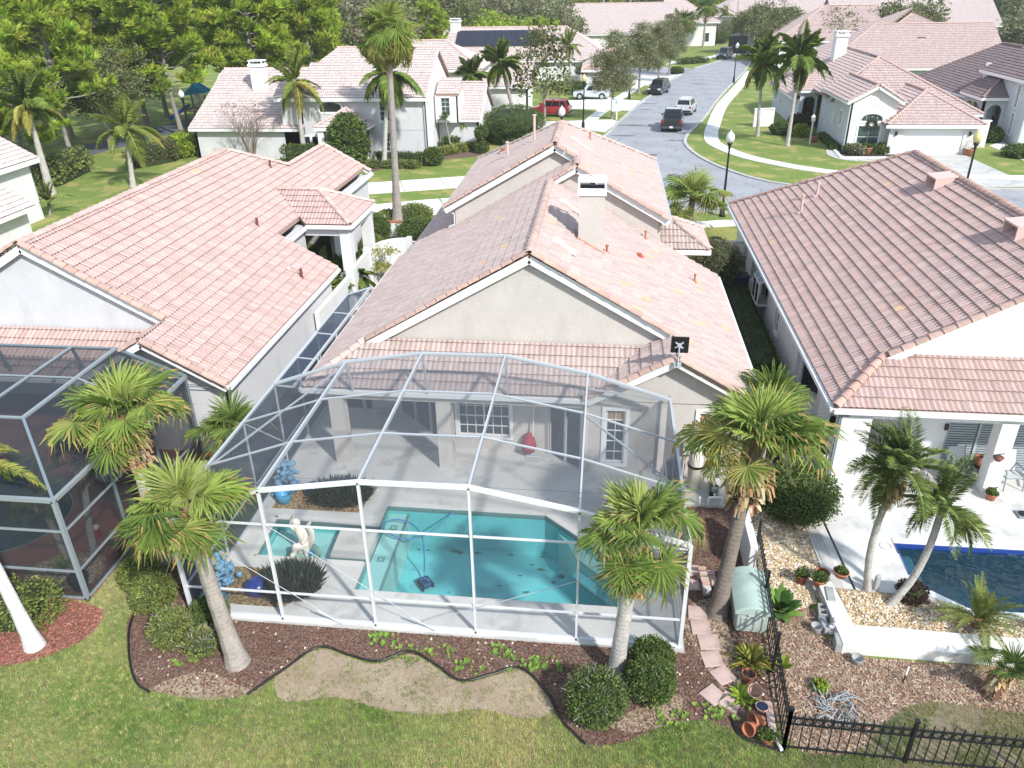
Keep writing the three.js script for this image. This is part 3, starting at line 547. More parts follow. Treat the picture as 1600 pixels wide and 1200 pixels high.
function fascia(a, b, h = 0.2, t = 0.05) { return bar(V(...a).add(V(0, -h / 2 + 0.005, 0)), V(...b).add(V(0, -h / 2 + 0.005, 0)), t, h); }
function gutter(a, b, out) { const A = V(...a).add(V(out[0] * 0.08, -0.07, out[1] * 0.08)), B = V(...b).add(V(out[0] * 0.08, -0.07, out[1] * 0.08)); return bar(A, B, 0.13, 0.13); }
function downspout(x, z, y0, y1, w = 0.07) { return bx(x, (y0 + y1) / 2, z, w, y1 - y0, w); }
M.ventPink = std({ color: C(0.66, 0.47, 0.42), roughness: 0.6 }); M.rust = std({ color: C(0.16, 0.055, 0.04), roughness: 0.7 }); M.redClay = std({ color: C(0.45, 0.09, 0.05), roughness: 0.7 });
function onPlane(px, py, pl) { // where a line of sight meets a roof plane
const d = ray(px, py), n = V(-pl.p * pl.dx, 1, -pl.p * pl.dz), t = V(pl.x0, pl.y0, pl.z0).sub(EYE).dot(n) / d.dot(n);
return EYE.clone().addScaledVector(d, t);
}
// ---------------------------------------------------------------- the three near houses share one plan, set side by side
function frontPart(R, X, zL, opt = {}) { // roof planes of the half towards the pools; X shifts the plan
const L = plane(X - 9.05, 0, 2.8, 1, 0), Rp = plane(X + 4.85, 0, 2.8, -1, 0), F = plane(0, -20.6, 2.8, 0, -1), S = plane(X - 0.25, 0, 2.8, 1, 0);
R.slope(F, [[[X - 9.05, -20.6], [X - 0.25, -20.6], [X + 1.45, -22.3], [X - 7.35, -22.3]]]);
R.slope(S, [[[X - 0.25, -20.5], [X + 2.3, -20.5], [X + 2.3, -22.3], [X + 1.45, -22.3]]]);
const k = R.pal;
R.cap([X - 9.05, 2.83, -20.6], [X - 7.35, 3.79, -22.3], k);                       // hip at the lanai corner
for (const s of [-1, 1]) R.cap([X - 2.1 + s * (s < 0 ? 5.2 : 4.35), s < 0 ? 3.83 : 4.29, -22.12], [X - 2.1 + s * 0.1, 6.75, -22.12], 'rake', 0.02);
R.cap([X - 0.3, 2.82, -20.47], [X + 2.25, 4.26, -20.47], 'rake', 0.02); R.cap([X + 4.85, 2.84, -20.47], [X + 2.35, 4.26, -20.47], 'rake', 0.02);
return { L, Rp, F, S };
}
function frontTrim(h, X, opt = {}) {
const t = [fascia([X - 7.35, 3.72, -22.14], [X - 2.1, 6.69, -22.14], 0.24), fascia([X - 2.1, 6.69, -22.14], [X + 2.2, 4.26, -22.14], 0.24),
fascia([X - 0.25, 2.8, -20.48], [X + 2.3, 4.23, -20.48], 0.22), fascia([X + 2.3, 4.23, -20.48], [X + 4.85, 2.79, -20.48], 0.22)];
part('fascia', t, M.trim, h);
part('gutter', [gutter([X - 9.1, 2.8, -20.6], [X - 0.25, 2.8, -20.6], [0, 1]), gutter([X + 4.85, 2.79, -20.5], [X + 4.85, 2.79, opt.zr ?? -31.7], [1, 0]), gutter([X - 9.05, 2.79, -20.55], [X - 9.05, 2.79, opt.zl ?? -41.9], [-1, 0])], M.trim, h);
part('soffit', [bx(X - 8.75, 2.6, -31, 0.5, 0.03, 20.5), bx(X + 4.6, 2.6, -26.2, 0.45, 0.03, 11)], M.trim, h);
}
function gableWall(X, m, h) {
const A = [X - 7.3, -22.32], B = [X + 2.2, -22.32], u = (x) => x - (X - 7.3);
const w = part('gable_wall', [wallGeo(A, B, 3.3, [[u(X + 2.2), 4.0], [u(X + 2.0), 4.18], [u(X - 2.1), 6.5], [0, 3.62]])], m, h);
part('gable_wall', [wallGeo([X - 0.05, -20.82], [X + 4.5, -20.82], 2.62, [[4.55, 2.75], [2.35, 4.02], [0, 2.7]], [], 0.16)], m, h);
return w;
}
// ======== middle house (beige, with the chimney)
const midHouse = thing('tiled_house', 'beige stucco house with pale tile roof, square chimney and screened pool, middle of the three', 'house');
{
const h = midHouse, X = 0, R = new Roof(h, 'pale', 300);
const { L, Rp } = frontPart(R, X);
R.slope(L, [[[-9.05, -20.6], [-7.35, -22.3], [-7.35, -33.25], [-9.05, -33.25]], [[-7.35, -22.12], [-2.1, -22.12], [-2.1, -33.25], [-7.35, -33.25]], [[-2.1, -31.55], [-1.07, -31.55], [-1.07, -33.25], [-2.1, -33.25]], [[-8.6, -33.25], [-6.35, -33.25], [-6.35, -41.9], [-8.6, -41.9]]], { odd: 0.002 });
R.slope(Rp, [[[4.85, -20.45], [4.85, -31.75], [2.3, -31.75], [2.3, -20.45]], [[2.3, -22.12], [2.3, -31.75], [-2.1, -31.75], [-2.1, -22.12]]], { odd: 0.013 });
const R3 = plane(2.72, 0, 5.17, -1, 0), L3 = plane(-6.82, 0, 5.17, 1, 0), F3 = plane(0, -43.3, 5.17, 0, 1);
R.slope(R3, [[[2.72, -31.55], [2.72, -43.3], [-1.07, -39.5], [-1.07, -31.55]], [[-1.07, -33.05], [-1.07, -39.5], [-2.05, -38.53], [-2.05, -33.05]]], { odd: 0.006 });
R.slope(L3, [[[-2.05, -33.05], [-2.05, -38.53], [-6.82, -43.3], [-6.82, -33.05]]]);
R.slope(F3, [[[-6.82, -43.3], [2.72, -43.3], [-2.05, -38.53]]]);
const E1 = plane(0, -31.78, 3.88, 0, -1), E2 = plane(4.5, 0, 3.88, -1, 0), E3 = plane(0, -34.95, 3.88, 0, 1);
R.slope(E1, [[[2.3, -31.78], [4.5, -31.78], [2.92, -33.36], [2.3, -33.36]]]); R.slope(E2, [[[4.5, -31.78], [4.5, -34.95], [2.92, -33.36]]]); R.slope(E3, [[[4.5, -34.95], [2.3, -34.95], [2.3, -33.36], [2.92, -33.36]]]);
R.cap([-2.1, 6.75, -22.1], [-2.1, 6.75, -31.6]).cap([-2.05, 7.89, -33.05], [-2.05, 7.89, -38.5]).cap([-1.07, 7.34, -31.5], [-1.07, 7.34, -33]);
R.cap([-6.8, 5.2, -43.28], [-2.05, 7.89, -38.53]).cap([2.72, 5.2, -43.28], [-2.05, 7.89, -38.53]);
R.cap([4.5, 3.9, -31.78], [2.92, 4.79, -33.36]).cap([2.92, 4.79, -33.36], [2.3, 4.79, -33.36]).cap([4.5, 3.9, -34.95], [2.92, 4.79, -33.36]);
R.cap([-6.85, 5.2, -33.02], [-2.12, 7.87, -33.02], 'rake', 0.02).cap([2.72, 5.2, -31.52], [-1.0, 7.3, -31.52], 'rake', 0.02).cap([-2.05, 6.74, -31.52], [-1.1, 7.3, -31.52], 'rake', 0.02).cap([-1.2, 7.38, -33.02], [-2.0, 7.85, -33.02], 'rake', 0.02);
R.build();
frontTrim(h, X, { zl: -33.2 });
part('fascia', [fascia([-6.82, 5.15, -33.06], [-2.05, 7.84, -33.06], 0.24), fascia([-2.05, 7.84, -33.06], [-1.07, 7.29, -33.06], 0.24), fascia([-2.1, 6.7, -31.56], [-1.07, 7.29, -31.56], 0.22), fascia([-1.07, 7.29, -31.56], [2.72, 5.15, -31.56], 0.24), fascia([2.3, 3.88, -31.76], [4.52, 3.88, -31.76], 0.2), fascia([4.52, 3.88, -31.76], [4.52, 3.88, -34.95], 0.2)], M.trim, h);
part('gutter', [gutter([-6.82, 5.15, -33.1], [-6.82, 5.15, -43.3], [-1, 0]), gutter([2.72, 5.15, -31.6], [2.72, 5.15, -43.3], [1, 0]), gutter([-8.6, 2.78, -33.3], [-8.6, 2.78, -41.9], [-1, 0])], M.alu, h);
part('downspout', [rod(V(-6.8, 5.05, -33.3), V(-6.5, 4.85, -33.36), 0.045), rod(V(-6.46, 4.85, -33.36), V(-6.46, 4.35, -33.36), 0.045), rod(V(-6.46, 4.35, -33.36), V(-6.75, 4.2, -33.5), 0.05)], M.trim, h);
gableWall(X, M.stucco, h);
const wl = [wallGeo([-6.4, -33.28], [-1.0, -33.28], 3, [[5.4, 7.1], [4.35, 7.68], [0, 5.22]]), wallGeo([-2.1, -31.8], [2.3, -31.8], 2.6, [[4.4, 5.25], [1.03, 7.12], [0, 6.52]])];
part('gable_wall', wl, M.stucco, h);
part('wall', [bx(-6.4, 4.2, -38.2, 0.2, 2.2, 9.7), bx(2.3, 2.6, -37.5, 0.2, 5.2, 11.2), bx(-2, 2.6, -42.9, 8.6, 5.2, 0.2), bx(-8.2, 1.3, -33, 0.2, 2.6, 17.2), bx(-7.5, 1.3, -41.5, 1.4, 2.6, 0.2), bx(4.4, 1.3, -26.3, 0.2, 2.6, 10.6), bx(3.3, 1.3, -31.5, 2.2, 2.6, 0.2)], M.stucco, h);
const A = [-0.2, -20.86], B = [4.5, -20.86], w1 = { u0: 0.55, u1: 1.15, v0: 0.38, v1: 2.28 }, w2 = { u0: 3.35, u1: 3.98, v0: 0.62, v1: 2.3 };
part('wall', [wallGeo(A, B, 0, 2.62, [w1, w2])], M.stucco, h);
addWindow(h, A, B, w1, { rows: 5, cols: 2 }).userData.label = 'tall white window seen through the screen';
addWindow(h, A, B, w2, { rows: 4, cols: 2 }).userData.label = 'white window behind the fan palm';
for (const w of [w1, w2]) part('roller_shade', bx(A[0] + (w.u0 + w.u1) / 2, w.v1 - 0.24, -20.966, w.u1 - w.u0 - 0.1, 0.36, 0.014), M.shade, h);
const nA = [-4.72, -21.75], nB = [-1.6, -21.75], nw = { u0: 0.28, u1: 2.0, v0: 0.6, v1: 2.08 };
part('wall', [wallGeo(nA, nB, 0, 2.62, [nw])], M.stucco, h); addWindow(h, nA, nB, nw, { cols: 6, rows: 4, surround: 0.09 }).userData.label = 'wide gridded window at the back of the lanai';
const sA = [-1.6, -21.75], sB = [-0.3, -20.7];
part('wall', [wallGeo(sA, sB, 0, 2.62, [{ u0: 0.16, u1: 1.56, v0: 0.02, v1: 2.2 }])], M.stucco, h); addSlider(h, sA, sB, { u0: 0.16, u1: 1.56, v0: 0.02, v1: 2.2 }, 2);
const tA = [-7.2, -24.25], tB = [-4.72, -21.75];
part('wall', [wallGeo(tA, tB, 0, 2.62, [{ u0: 0.2, u1: 3.3, v0: 0.02, v1: 2.2 }]), bx(-7.75, 1.3, -24.35, 1.2, 2.6, 0.2), bx(-8.3, 1.3, -24.5, 0.35, 2.6, 0.5)], M.stucco, h); addSlider(h, tA, tB, { u0: 0.2, u1: 3.3, v0: 0.02, v1: 2.2 }, 3);
for (const x of [-8.07, -4.655]) part('column', [bx(x, 1.24, -20.78, 0.45, 2.48, 0.45), bx(x, 0.05, -20.78, 0.47, 0.1, 0.47)], M.stucco, h);
part('lanai_beam', [bx(-4.3, 2.54, -20.78, 8.2, 0.2, 0.3)], M.stucco, h);
part('lanai_ceiling', [bx(-4.4, 2.635, -22.6, 8.2, 0.03, 3.5)], M.trim, h);
const ch = part('chimney', [bx(-0.35, 6.4, -26.45, 0.86, 2.3, 0.9)], M.stucco, h);
part('chimney_cap', [bx(-0.35, 7.6, -26.45, 0.96, 0.13, 1.0), bx(-0.79, 7.82, -26.45, 0.06, 0.32, 0.96), bx(0.09, 7.82, -26.45, 0.06, 0.32, 0.96), bx(-0.35, 7.72, -26.0, 0.82, 0.1, 0.06), bx(-0.35, 8.0, -26.3, 0.96, 0.05, 0.66), bx(-0.35, 7.98, -26.9, 0.9, 0.08, 0.06)], M.trim, ch);
part('flue', [cyl(-0.35, 7.86, -26.72, 0.1, 0.1, 0.4, 14)], M.alu, ch); part('flue_well', bx(-0.35, 7.68, -26.45, 0.8, 0.05, 0.86), M.dark, ch);
part('chimney_flashing', [bar(V(-0.82, 6.1, -25.96), V(0.12, 5.55, -25.96), 0.06, 0.1)], M.clayPale, ch);
const hood = (x, z, pl, dx) => { const g = new THREE.CylinderGeometry(0.26, 0.26, 0.62, 16, 1, false, 0, PI); g.rotateX(PI / 2); g.rotateZ(PI / 2 * 1); g.scale(1.35, 0.55, 1); g.rotateZ(-Math.atan(pl.p) * dx); g.translate(x, pl.y(x, z) + 0.03, z);
return [g, (() => { const b = bx(0, 0.05, 0, 0.34, 0.02, 0.6); b.rotateZ(-Math.atan(pl.p) * dx); b.translate(x + 0.42 * dx, pl.y(x + 0.42 * dx, z) + 0.05, z); return b; })()]; };
for (const [px, py] of [[872, 385], [882, 322]]) { const p = onPlane(px, py, Rp); part('roof_vent', hood(p.x, p.z, Rp, 1), M.ventPink, h); }
{ const p = onPlane(897, 223, R3); part('roof_vent', hood(p.x, p.z, R3, 1), M.ventPink, h); }
const stack = (px, py, pl, hh, mat = M.ventPink, r = 0.06) => { const p = onPlane(px, py, pl); part('vent_pipe', [cyl(p.x, p.y + hh / 2 - 0.1, p.z, r, r, hh + 0.2, 10), cyl(p.x, p.y + hh, p.z, r * 1.5, r * 1.5, 0.06, 10), cyl(p.x, p.y + 0.03, p.z, r * 2.4, r * 2.8, 0.06, 10)], mat, h); };
stack(835, 222, L3, 1.2); stack(793, 246, L3, 0.7); stack(786, 238, L3, 0.18, M.terracotta, 0.09); stack(1008, 375, Rp, 0.35, M.terracotta, 0.035); stack(1085, 443, Rp, 0.35, M.terracotta, 0.035); stack(998, 402, Rp, 0.12, M.redClay, 0.07); stack(922, 220, R3, 0.35, M.terracotta, 0.035); stack(948, 397, Rp, 0.3, M.terracotta, 0.04);
{ // mounted dish panel at the little gable's peak
const p = V(2.3, 4.75, -20.35); part('antenna', [rbx(p.x + 0.02, p.y, p.z - 0.03, 0.5, 0.5, 0.05, 0.03)], M.black, h);
part('antenna_mount', [bar(V(p.x - 0.11, p.y - 0.08, p.z + 0.02), V(p.x + 0.11, p.y + 0.1, p.z + 0.02), 0.035), bar(V(p.x - 0.11, p.y + 0.1, p.z + 0.03), V(p.x + 0.11, p.y - 0.08, p.z + 0.03), 0.035), bx(p.x, p.y + 0.01, p.z + 0.04, 0.11, 0.11, 0.05), rod(V(p.x, p.y, p.z + 0.06), V(p.x, p.y - 0.6, p.z + 0.06), 0.025, 8), bx(p.x, p.y - 0.62, p.z, 0.2, 0.16, 0.06)], M.alu, h);
}
}
// ======== house to the west
const westHouse = thing('tiled_house', 'grey-white stucco house with clean pink tile roof beside the dark screened pool', 'house');
{
const h = westHouse, X = -16.35, R = new Roof(h, 'pink', 300);
const { L, Rp } = frontPart(R, X), e = X + 4.85, rx = X - 2.1, wx = e - 2.15;
R.slope(L, [[[X - 9.05, -20.6], [X - 7.35, -22.3], [X - 7.35, -44.3], [X - 9.05, -44.3]], [[X - 7.35, -22.12], [rx, -22.12], [rx, -37.4], [X - 7.35, -42.65]]]);
R.slope(Rp, [[[e, -20.45], [e, -31.76], [X + 2.3, -31.76], [X + 2.3, -20.45]], [[X + 2.3, -22.12], [X + 2.3, -45.2], [-16.3, -45.2], [-16.3, -22.12]], [[-16.3, -22.12], [-16.3, -39.55], [rx, -37.4], [rx, -22.12]]], { odd: 0.001 });
const W = plane(-16.3 - 2.7, 0, 4.02, 1, 0), F = plane(0, -44.3, 2.9, 0, 1);
R.slope(W, [[[-16.3, -39.5], [-16.3, -45.2], [-19, -45.2], [-19, -40.5]]]); R.slope(F, [[[X - 9.05, -44.3], [-17.5, -44.3], [-17.5, -38.4], [rx, -37.4]]]);
const E1 = plane(0, -34.1, 4.02, 0, -1), E2 = plane(-11.5, 0, 4.02, -1, 0), E3 = plane(0, -38.15, 4.02, 0, 1);
R.slope(E1, [[[-13.62, -34.1], [-11.5, -34.1], [-13.52, -36.12], [-15.6, -36.12]]]); R.slope(E2, [[[-11.5, -34.1], [-11.5, -38.15], [-13.52, -36.12]]]); R.slope(E3, [[[-11.5, -38.15], [-13.62, -38.15], [-15.6, -36.12], [-13.52, -36.12]]]);
R.cap([rx, 6.75, -22.1], [rx, 6.75, -37.4]).cap([-16.3, 5.57, -39.55], [rx, 6.75, -37.4]).cap([-16.3, 5.57, -45.2], [-16.3, 5.57, -39.5]).cap([X - 9.05, 2.9, -44.3], [rx, 6.75, -37.4]);
R.cap([-11.5, 4.05, -34.1], [-13.52, 5.17, -36.12]).cap([-11.5, 4.05, -38.15], [-13.52, 5.17, -36.12]).cap([-13.5, 5.17, -36.12], [-15.55, 5.17, -36.12]);
R.cap([-13.62, 4.06, -45.22], [-16.25, 5.56, -45.22], 'pink', 0.02);
R.build(); frontTrim(h, X, { zl: -44.2 }); gableWall(X, M.stuccoGrey, h);
part('fascia', [fascia([-13.6, 4.0, -45.22], [-16.3, 5.52, -45.22]), fascia([-13.58, 4.0, -31.8], [-13.58, 4.0, -34.1]), fascia([-13.58, 4.0, -38.15], [-13.58, 4.0, -45.25]), fascia([-13.6, 4.0, -34.08], [-11.48, 4.0, -34.08]), fascia([-11.48, 4.0, -34.08], [-11.48, 4.0, -38.15]), fascia([e, 2.79, -31.78], [-13.6, 4.0, -31.78])], M.trim, h);
part('gutter', [gutter([-13.6, 3.98, -38.2], [-13.6, 3.98, -45.2], [1, 0]), gutter([-13.6, 4.0, -34.1], [-11.45, 4.0, -34.1], [0, 1]), gutter([-11.5, 4.0, -34.1], [-11.5, 4.0, -38.15], [1, 0])], M.trim, h);
part('wall', [wallGeo([X + 0.0, -20.86], [e - 0.35, -20.86], 0, 2.62), bx(e - 0.45, 1.3, -26.3, 0.2, 2.6, 10.7), bx(e - 1.3, 1.3, -31.55, 1.6, 2.6, 0.2), bx(-13.95, 1.95, -33, 0.2, 3.9, 2.8), bx(-14.6, 1.95, -34.4, 1.2, 3.9, 0.2), bx(-13.95, 1.95, -41.7, 0.2, 3.9, 6.9), bx(-16.2, 1.95, -45, 4.6, 3.9, 0.2), bx(X - 8.4, 1.3, -33, 0.2, 2.6, 22), bx(X - 3.4, 1.3, -44, 10, 2.6, 0.2)], M.stuccoGrey, h);
part('wall', wallGeo([X - 8.4, -24.3], [X - 0.1, -24.3], 0, 2.62), M.stuccoGrey, h);
part('column', [bx(-11.85, 1.95, -34.45, 0.5, 3.9, 0.5), bx(-11.85, 1.95, -37.8, 0.5, 3.9, 0.5)], M.stuccoWhite, h);
part('lanai_beam', [bx(-12.9, 3.7, -34.45, 1.7, 0.45, 0.4), bx(-11.85, 3.7, -36.1, 0.4, 0.45, 3)], M.stuccoWhite, h);
part('door', bx(-13.82, 1.1, -36.2, 0.08, 2.2, 1.1), M.black, h);
part('wall_joint', [bx(-13.5, 2.63, -20.655, 4.1, 0.025, 0.015)], M.aluDark, h);
const pipe = (px, py, mat, r, hh) => { const p = onPlane(px, py, Rp); part('vent_pipe', [cyl(p.x, p.y + hh / 2 - 0.1, p.z, r, r, hh + 0.2, 10)], mat, h); };
pipe(423, 263, M.rust, 0.05, 0.42); pipe(403, 355, M.rust, 0.055, 0.42); pipe(472, 436, M.rust, 0.06, 0.45); pipe(450, 420, M.trim, 0.09, 0.08);
}
// ======== house to the east
const eastHouse = thing('tiled_house', 'white stucco house with brownish tile roof and open patio beside the dark blue pool', 'house');
{
const h = eastHouse, X = 15.98, R = new Roof(h, 'warm', 300);
const { L, Rp } = frontPart(R, X), rx = X - 2.1;
R.slope(L, [[[X - 9.05, -20.6], [X - 7.35, -22.3], [X - 7.35, -42.1], [X - 9.05, -43.4]], [[X - 7.35, -22.12], [rx, -22.12], [rx, -37.7], [X - 7.35, -42.1]]], { odd: 0.002 });
R.slope(Rp, [[[X + 4.85, -20.45], [X + 4.85, -43.4], [X + 2.3, -41.6], [X + 2.3, -20.45]], [[X + 2.3, -22.12], [X + 2.3, -41.6], [rx, -37.7], [rx, -22.12]]]);
R.slope(plane(0, -43.4, 2.8, 0, 1, 0.68), [[[X - 9.05, -43.4], [X + 4.85, -43.4], [rx, -37.7]]]);
R.cap([rx, 6.75, -22.1], [rx, 6.75, -37.7]).cap([X - 9.05, 2.84, -43.4], [rx, 6.75, -37.7]).cap([X + 4.85, 2.84, -43.4], [rx, 6.75, -37.7]);
R.build(); frontTrim(h, X, { zl: -43.2, zr: -43 }); gableWall(X, M.stuccoWhite, h);
const wx = X - 8.5, wl = [wx, -43.2], wr = [wx, -27.4];
const ws = [{ u0: 5.3, u1: 6.35, v0: 0.55, v1: 2.15 }, { u0: 8.1, u1: 9.5, v0: 0.75, v1: 2.0 }, { u0: 11.5, u1: 12.3, v0: 0.45, v1: 2.2 }];
part('wall', [wallGeo(wl, wr, 0, 2.62, ws)], M.stuccoGrey, h);
addWindow(h, wl, wr, ws[0], { cols: 4, rows: 4, surround: 0.08 }); addWindow(h, wl, wr, ws[2], { cols: 2, rows: 4, surround: 0.08 });
{ // garden window standing out from the wall
const z0 = -43.2 + 8.1, z1 = -43.2 + 9.5, x1 = wx - 0.42, l = [];
for (const z of [z0, (z0 + z1) / 2, z1]) l.push(bx(x1, 1.25, -Math.abs(z), 0.05, 1.0, 0.05), bar(V(x1, 1.75, z), V(wx, 2.05, z), 0.05), bar(V(x1, 0.77, z), V(wx, 0.77, z), 0.05));
for (const y of [0.77, 1.75]) l.push(bar(V(x1, y, z0), V(x1, y, z1), 0.05)); l.push(bar(V(wx - 0.02, 2.05, z0), V(wx - 0.02, 2.05, z1), 0.05), bx(wx - 0.2, 0.74, (z0 + z1) / 2, 0.45, 0.05, 1.45));
const g = part('garden_window', l, M.trim, h);
for (const z of [(3 * z0 + z1) / 4, (z0 + 3 * z1) / 4]) { part('pane', bx(x1, 1.25, z, 0.012, 0.95, 0.63), M.glass, g); part('pane', bar(V(x1, 1.76, z), V(wx, 2.06, z), 0.64, 0.012), M.glass, g); }
}
const oA = [wx + 0.1, -27.45], oB = [8.92, -25.3], s1 = { u0: 0.15, u1: 2.3, v0: 0.03, v1: 2.3 };
part('wall', [wallGeo(oA, oB, 0, 2.62, [s1])], M.stuccoGrey, h); addSlider(h, oA, oB, s1, 2);
const pA = [8.92, -25.3], pB = [8.92, -21.95];
part('wall', [wallGeo([8.92, -25.3], [9.75, -22.0], 0, 2.62)], M.stuccoGrey, h);
part('column', [bx(7.72, 1.24, -24.15, 0.42, 2.48, 0.42)], M.stuccoGrey, h);
part('column', [bx(7.62, 1.24, -20.9, 0.85, 2.48, 0.5)], M.stuccoWhite, h);
part('lanai_beam', [bx(7.72, 2.54, -24.3, 0.3, 0.2, 6.4)], M.stuccoGrey, h);
part('downspout', [downspout(7.16, -20.7, 0.05, 2.65, 0.08)], M.aluDark, h);
const bA = [9.72, -21.9], bB = [16.2, -21.9], b1 = { u0: 1.05, u1: 3.9, v0: 0.03, v1: 2.3 };
part('wall', [wallGeo(bA, bB, 0, 2.62, [b1])], M.stuccoWhite, h); addSlider(h, bA, bB, b1, 3, 'sliding doors with pale blinds', true);
part('outlet_box', bx(10.15, 0.55, -21.88, 0.14, 0.14, 0.04), M.trim, h); part('wall_lamp', [bx(10.72, 1.6, -21.86, 0.1, 0.2, 0.08)], M.black, h);
part('column', [bx(11.83, 1.24, -20.85, 0.46, 2.48, 0.45)], M.stuccoWhite, h);
part('lanai_beam', [bx(11.5, 2.54, -20.85, 8.2, 0.2, 0.35)], M.stuccoWhite, h); part('lanai_ceiling', [bx(11.6, 2.635, -24.2, 8.2, 0.03, 7)], M.trim, h);
part('wall', [wallGeo([15.8, -20.86], [20.4, -20.86], 0, 2.62), bx(20.4, 1.3, -32, 0.2, 2.6, 22), bx(13.9, 1.3, -43.1, 12.8, 2.6, 0.2)], M.stuccoWhite, h);
const pipe = (px, py, hh) => { const p = onPlane(px, py, L); part('vent_pipe', [cyl(p.x, p.y + hh / 2 - 0.1, p.z, 0.06, 0.06, hh + 0.2, 10), cyl(p.x, p.y + hh, p.z, 0.085, 0.085, 0.06, 10), cyl(p.x, p.y + 0.03, p.z, 0.15, 0.2, 0.06, 10)], M.ventPink, h); };
pipe(1251, 333, 0.85); pipe(1276, 307, 0.65);
for (const [px, py] of [[1460, 292], [1585, 368]]) {
const p = onPlane(px, py, L), a = -Math.atan(PITCH), b = bx(0, 0, 0, 0.85, 0.06, 1.0); b.rotateZ(0.12); b.translate(p.x + 0.22, p.y + 0.45, p.z);
part('roof_vent', [b, bx(p.x + 0.15, p.y + 0.2, p.z - 0.47, 0.7, 0.5, 0.05), bx(p.x + 0.15, p.y + 0.2, p.z + 0.47, 0.7, 0.5, 0.05)], M.ventPink, h);
}
}
// ---------------------------------------------------------------- plants
const noise = new ImprovedNoise();
const leafMat = (c, v = 0.35) => phys({ color: C(...c), vertexColors: true, roughness: 0.72, transmission: v, thickness: 0, specularIntensity: 0.35 });
const LM = { fan: leafMat([1, 1, 1]), feather: leafMat([1, 1, 1]), tree: leafMat([1.1, 1.1, 1.05], 0.42), shrub: leafMat([1, 1, 1], 0.25), dead: std({ color: C(1, 1, 1), vertexColors: true, roughness: 0.95 }) };
const WOOD = { palm: std({ color: C(0.37, 0.33, 0.29), map: tRing, bumpMap: tRing, bumpScale: 0.02, roughness: 0.95 }), palmPale: std({ color: C(0.52, 0.49, 0.45), map: tRing, bumpMap: tRing, bumpScale: 0.02, roughness: 0.95 }), palmWhite: std({ color: C(0.80, 0.79, 0.77), map: tRing, roughness: 0.9 }), palmDark: std({ color: C(0.24, 0.20, 0.165), map: tRing, bumpMap: tRing, bumpScale: 0.03, roughness: 0.95 }), bark: std({ color: C(0.20, 0.17, 0.14), map: tBark, roughness: 1 }), barkGrey: std({ color: C(0.34, 0.31, 0.28), map: tBark, roughness: 1 }), brown: std({ color: C(0.26, 0.15, 0.08), map: tBark, roughness: 1 }) };
class Leaves { // coloured loose triangles
constructor() { this.p = []; this.c = []; }
tri(a, b, c, col) { this.p.push(a.x, a.y, a.z, b.x, b.y, b.z, c.x, c.y, c.z); for (let i = 0; i < 3; i++) this.c.push(...col); return this; }
quad(a, b, c, d, col) { return this.tri(a, b, c, col).tri(a, c, d, col); }
geo() { const g = new THREE.BufferGeometry(); g.setAttribute('position', new THREE.Float32BufferAttribute(this.p, 3)); g.setAttribute('color', new THREE.Float32BufferAttribute(this.c, 3)); g.computeVertexNormals(); return g; }
}
const jitter = (c, s = 0.2) => { const k = 1 + rr(-s, s); return c.map((x, i) => Math.max(0.004, x * k * (1 + rr(-s, s) * 0.3))); };
function fanLeaf(st, cols, dry = 0.15, droop = 0.25, n = 30, tilt = 0.45) {
const L = new Leaves(), spread = 2.55;
L.quad(V(-0.022, 0, 0), V(0.022, 0, 0), V(0.014, 0.02, st), V(-0.014, 0.02, st), cols[0].map((x) => x * 1.2));
L.quad(V(0, -0.03, 0), V(0, 0.01, 0), V(0, 0.03, st), V(0, 0.0, st), cols[0]);
for (let i = 0; i < n; i++) {
const a = (i + 0.5) / n * 2 - 1, th = a * spread, w = spread / n, len = (1 - 0.3 * Math.abs(a) ** 3) * rr(0.88, 1.06), fold = i % 2 ? 0.02 : -0.02;
const dir = (t) => V(Math.sin(t), 0, Math.cos(t)), dish = (r) => 0.10 * r * (1 - Math.abs(a)) - 0.12 * r * r * Math.abs(a) - droop * Math.max(0, r - 0.45) ** 1.6 * rr(0.5, 1.6);
const tl = tilt, P = (t, r, f = 0) => { const q = dir(t).multiplyScalar(r), y = dish(r) + f; return V(q.x, y * Math.cos(tl) - q.z * Math.sin(tl), q.z * Math.cos(tl) + y * Math.sin(tl) + st); };
const col = jitter(pick(cols), 0.16), tipc = rnd() < dry ? jitter([0.36, 0.27, 0.09], 0.2) : col;
const m = len * rr(0.36, 0.46), q = len * 0.78, twist = rr(-0.06, 0.06);
L.tri(V(0, 0, st), P(th - w, m, -fold), P(th, m, fold + 0.015), col).tri(V(0, 0, st), P(th, m, fold + 0.015), P(th + w, m, -fold), col);
L.quad(P(th - w, m, -fold), P(th, m, fold + 0.015), P(th + twist, q, 0.01), P(th - w * 0.42 + twist, q, -0.01), col).quad(P(th, m, fold + 0.015), P(th + w, m, -fold), P(th + w * 0.42 + twist, q, -0.01), P(th + twist, q, 0.01), col);
L.tri(P(th - w * 0.42 + twist, q, -0.01), P(th + w * 0.42 + twist, q, -0.01), P(th + twist * 2.2, len * rr(0.98, 1.1), -droop * 0.4 * rr(0, 1.6)), tipc);
}
return L.geo();
}
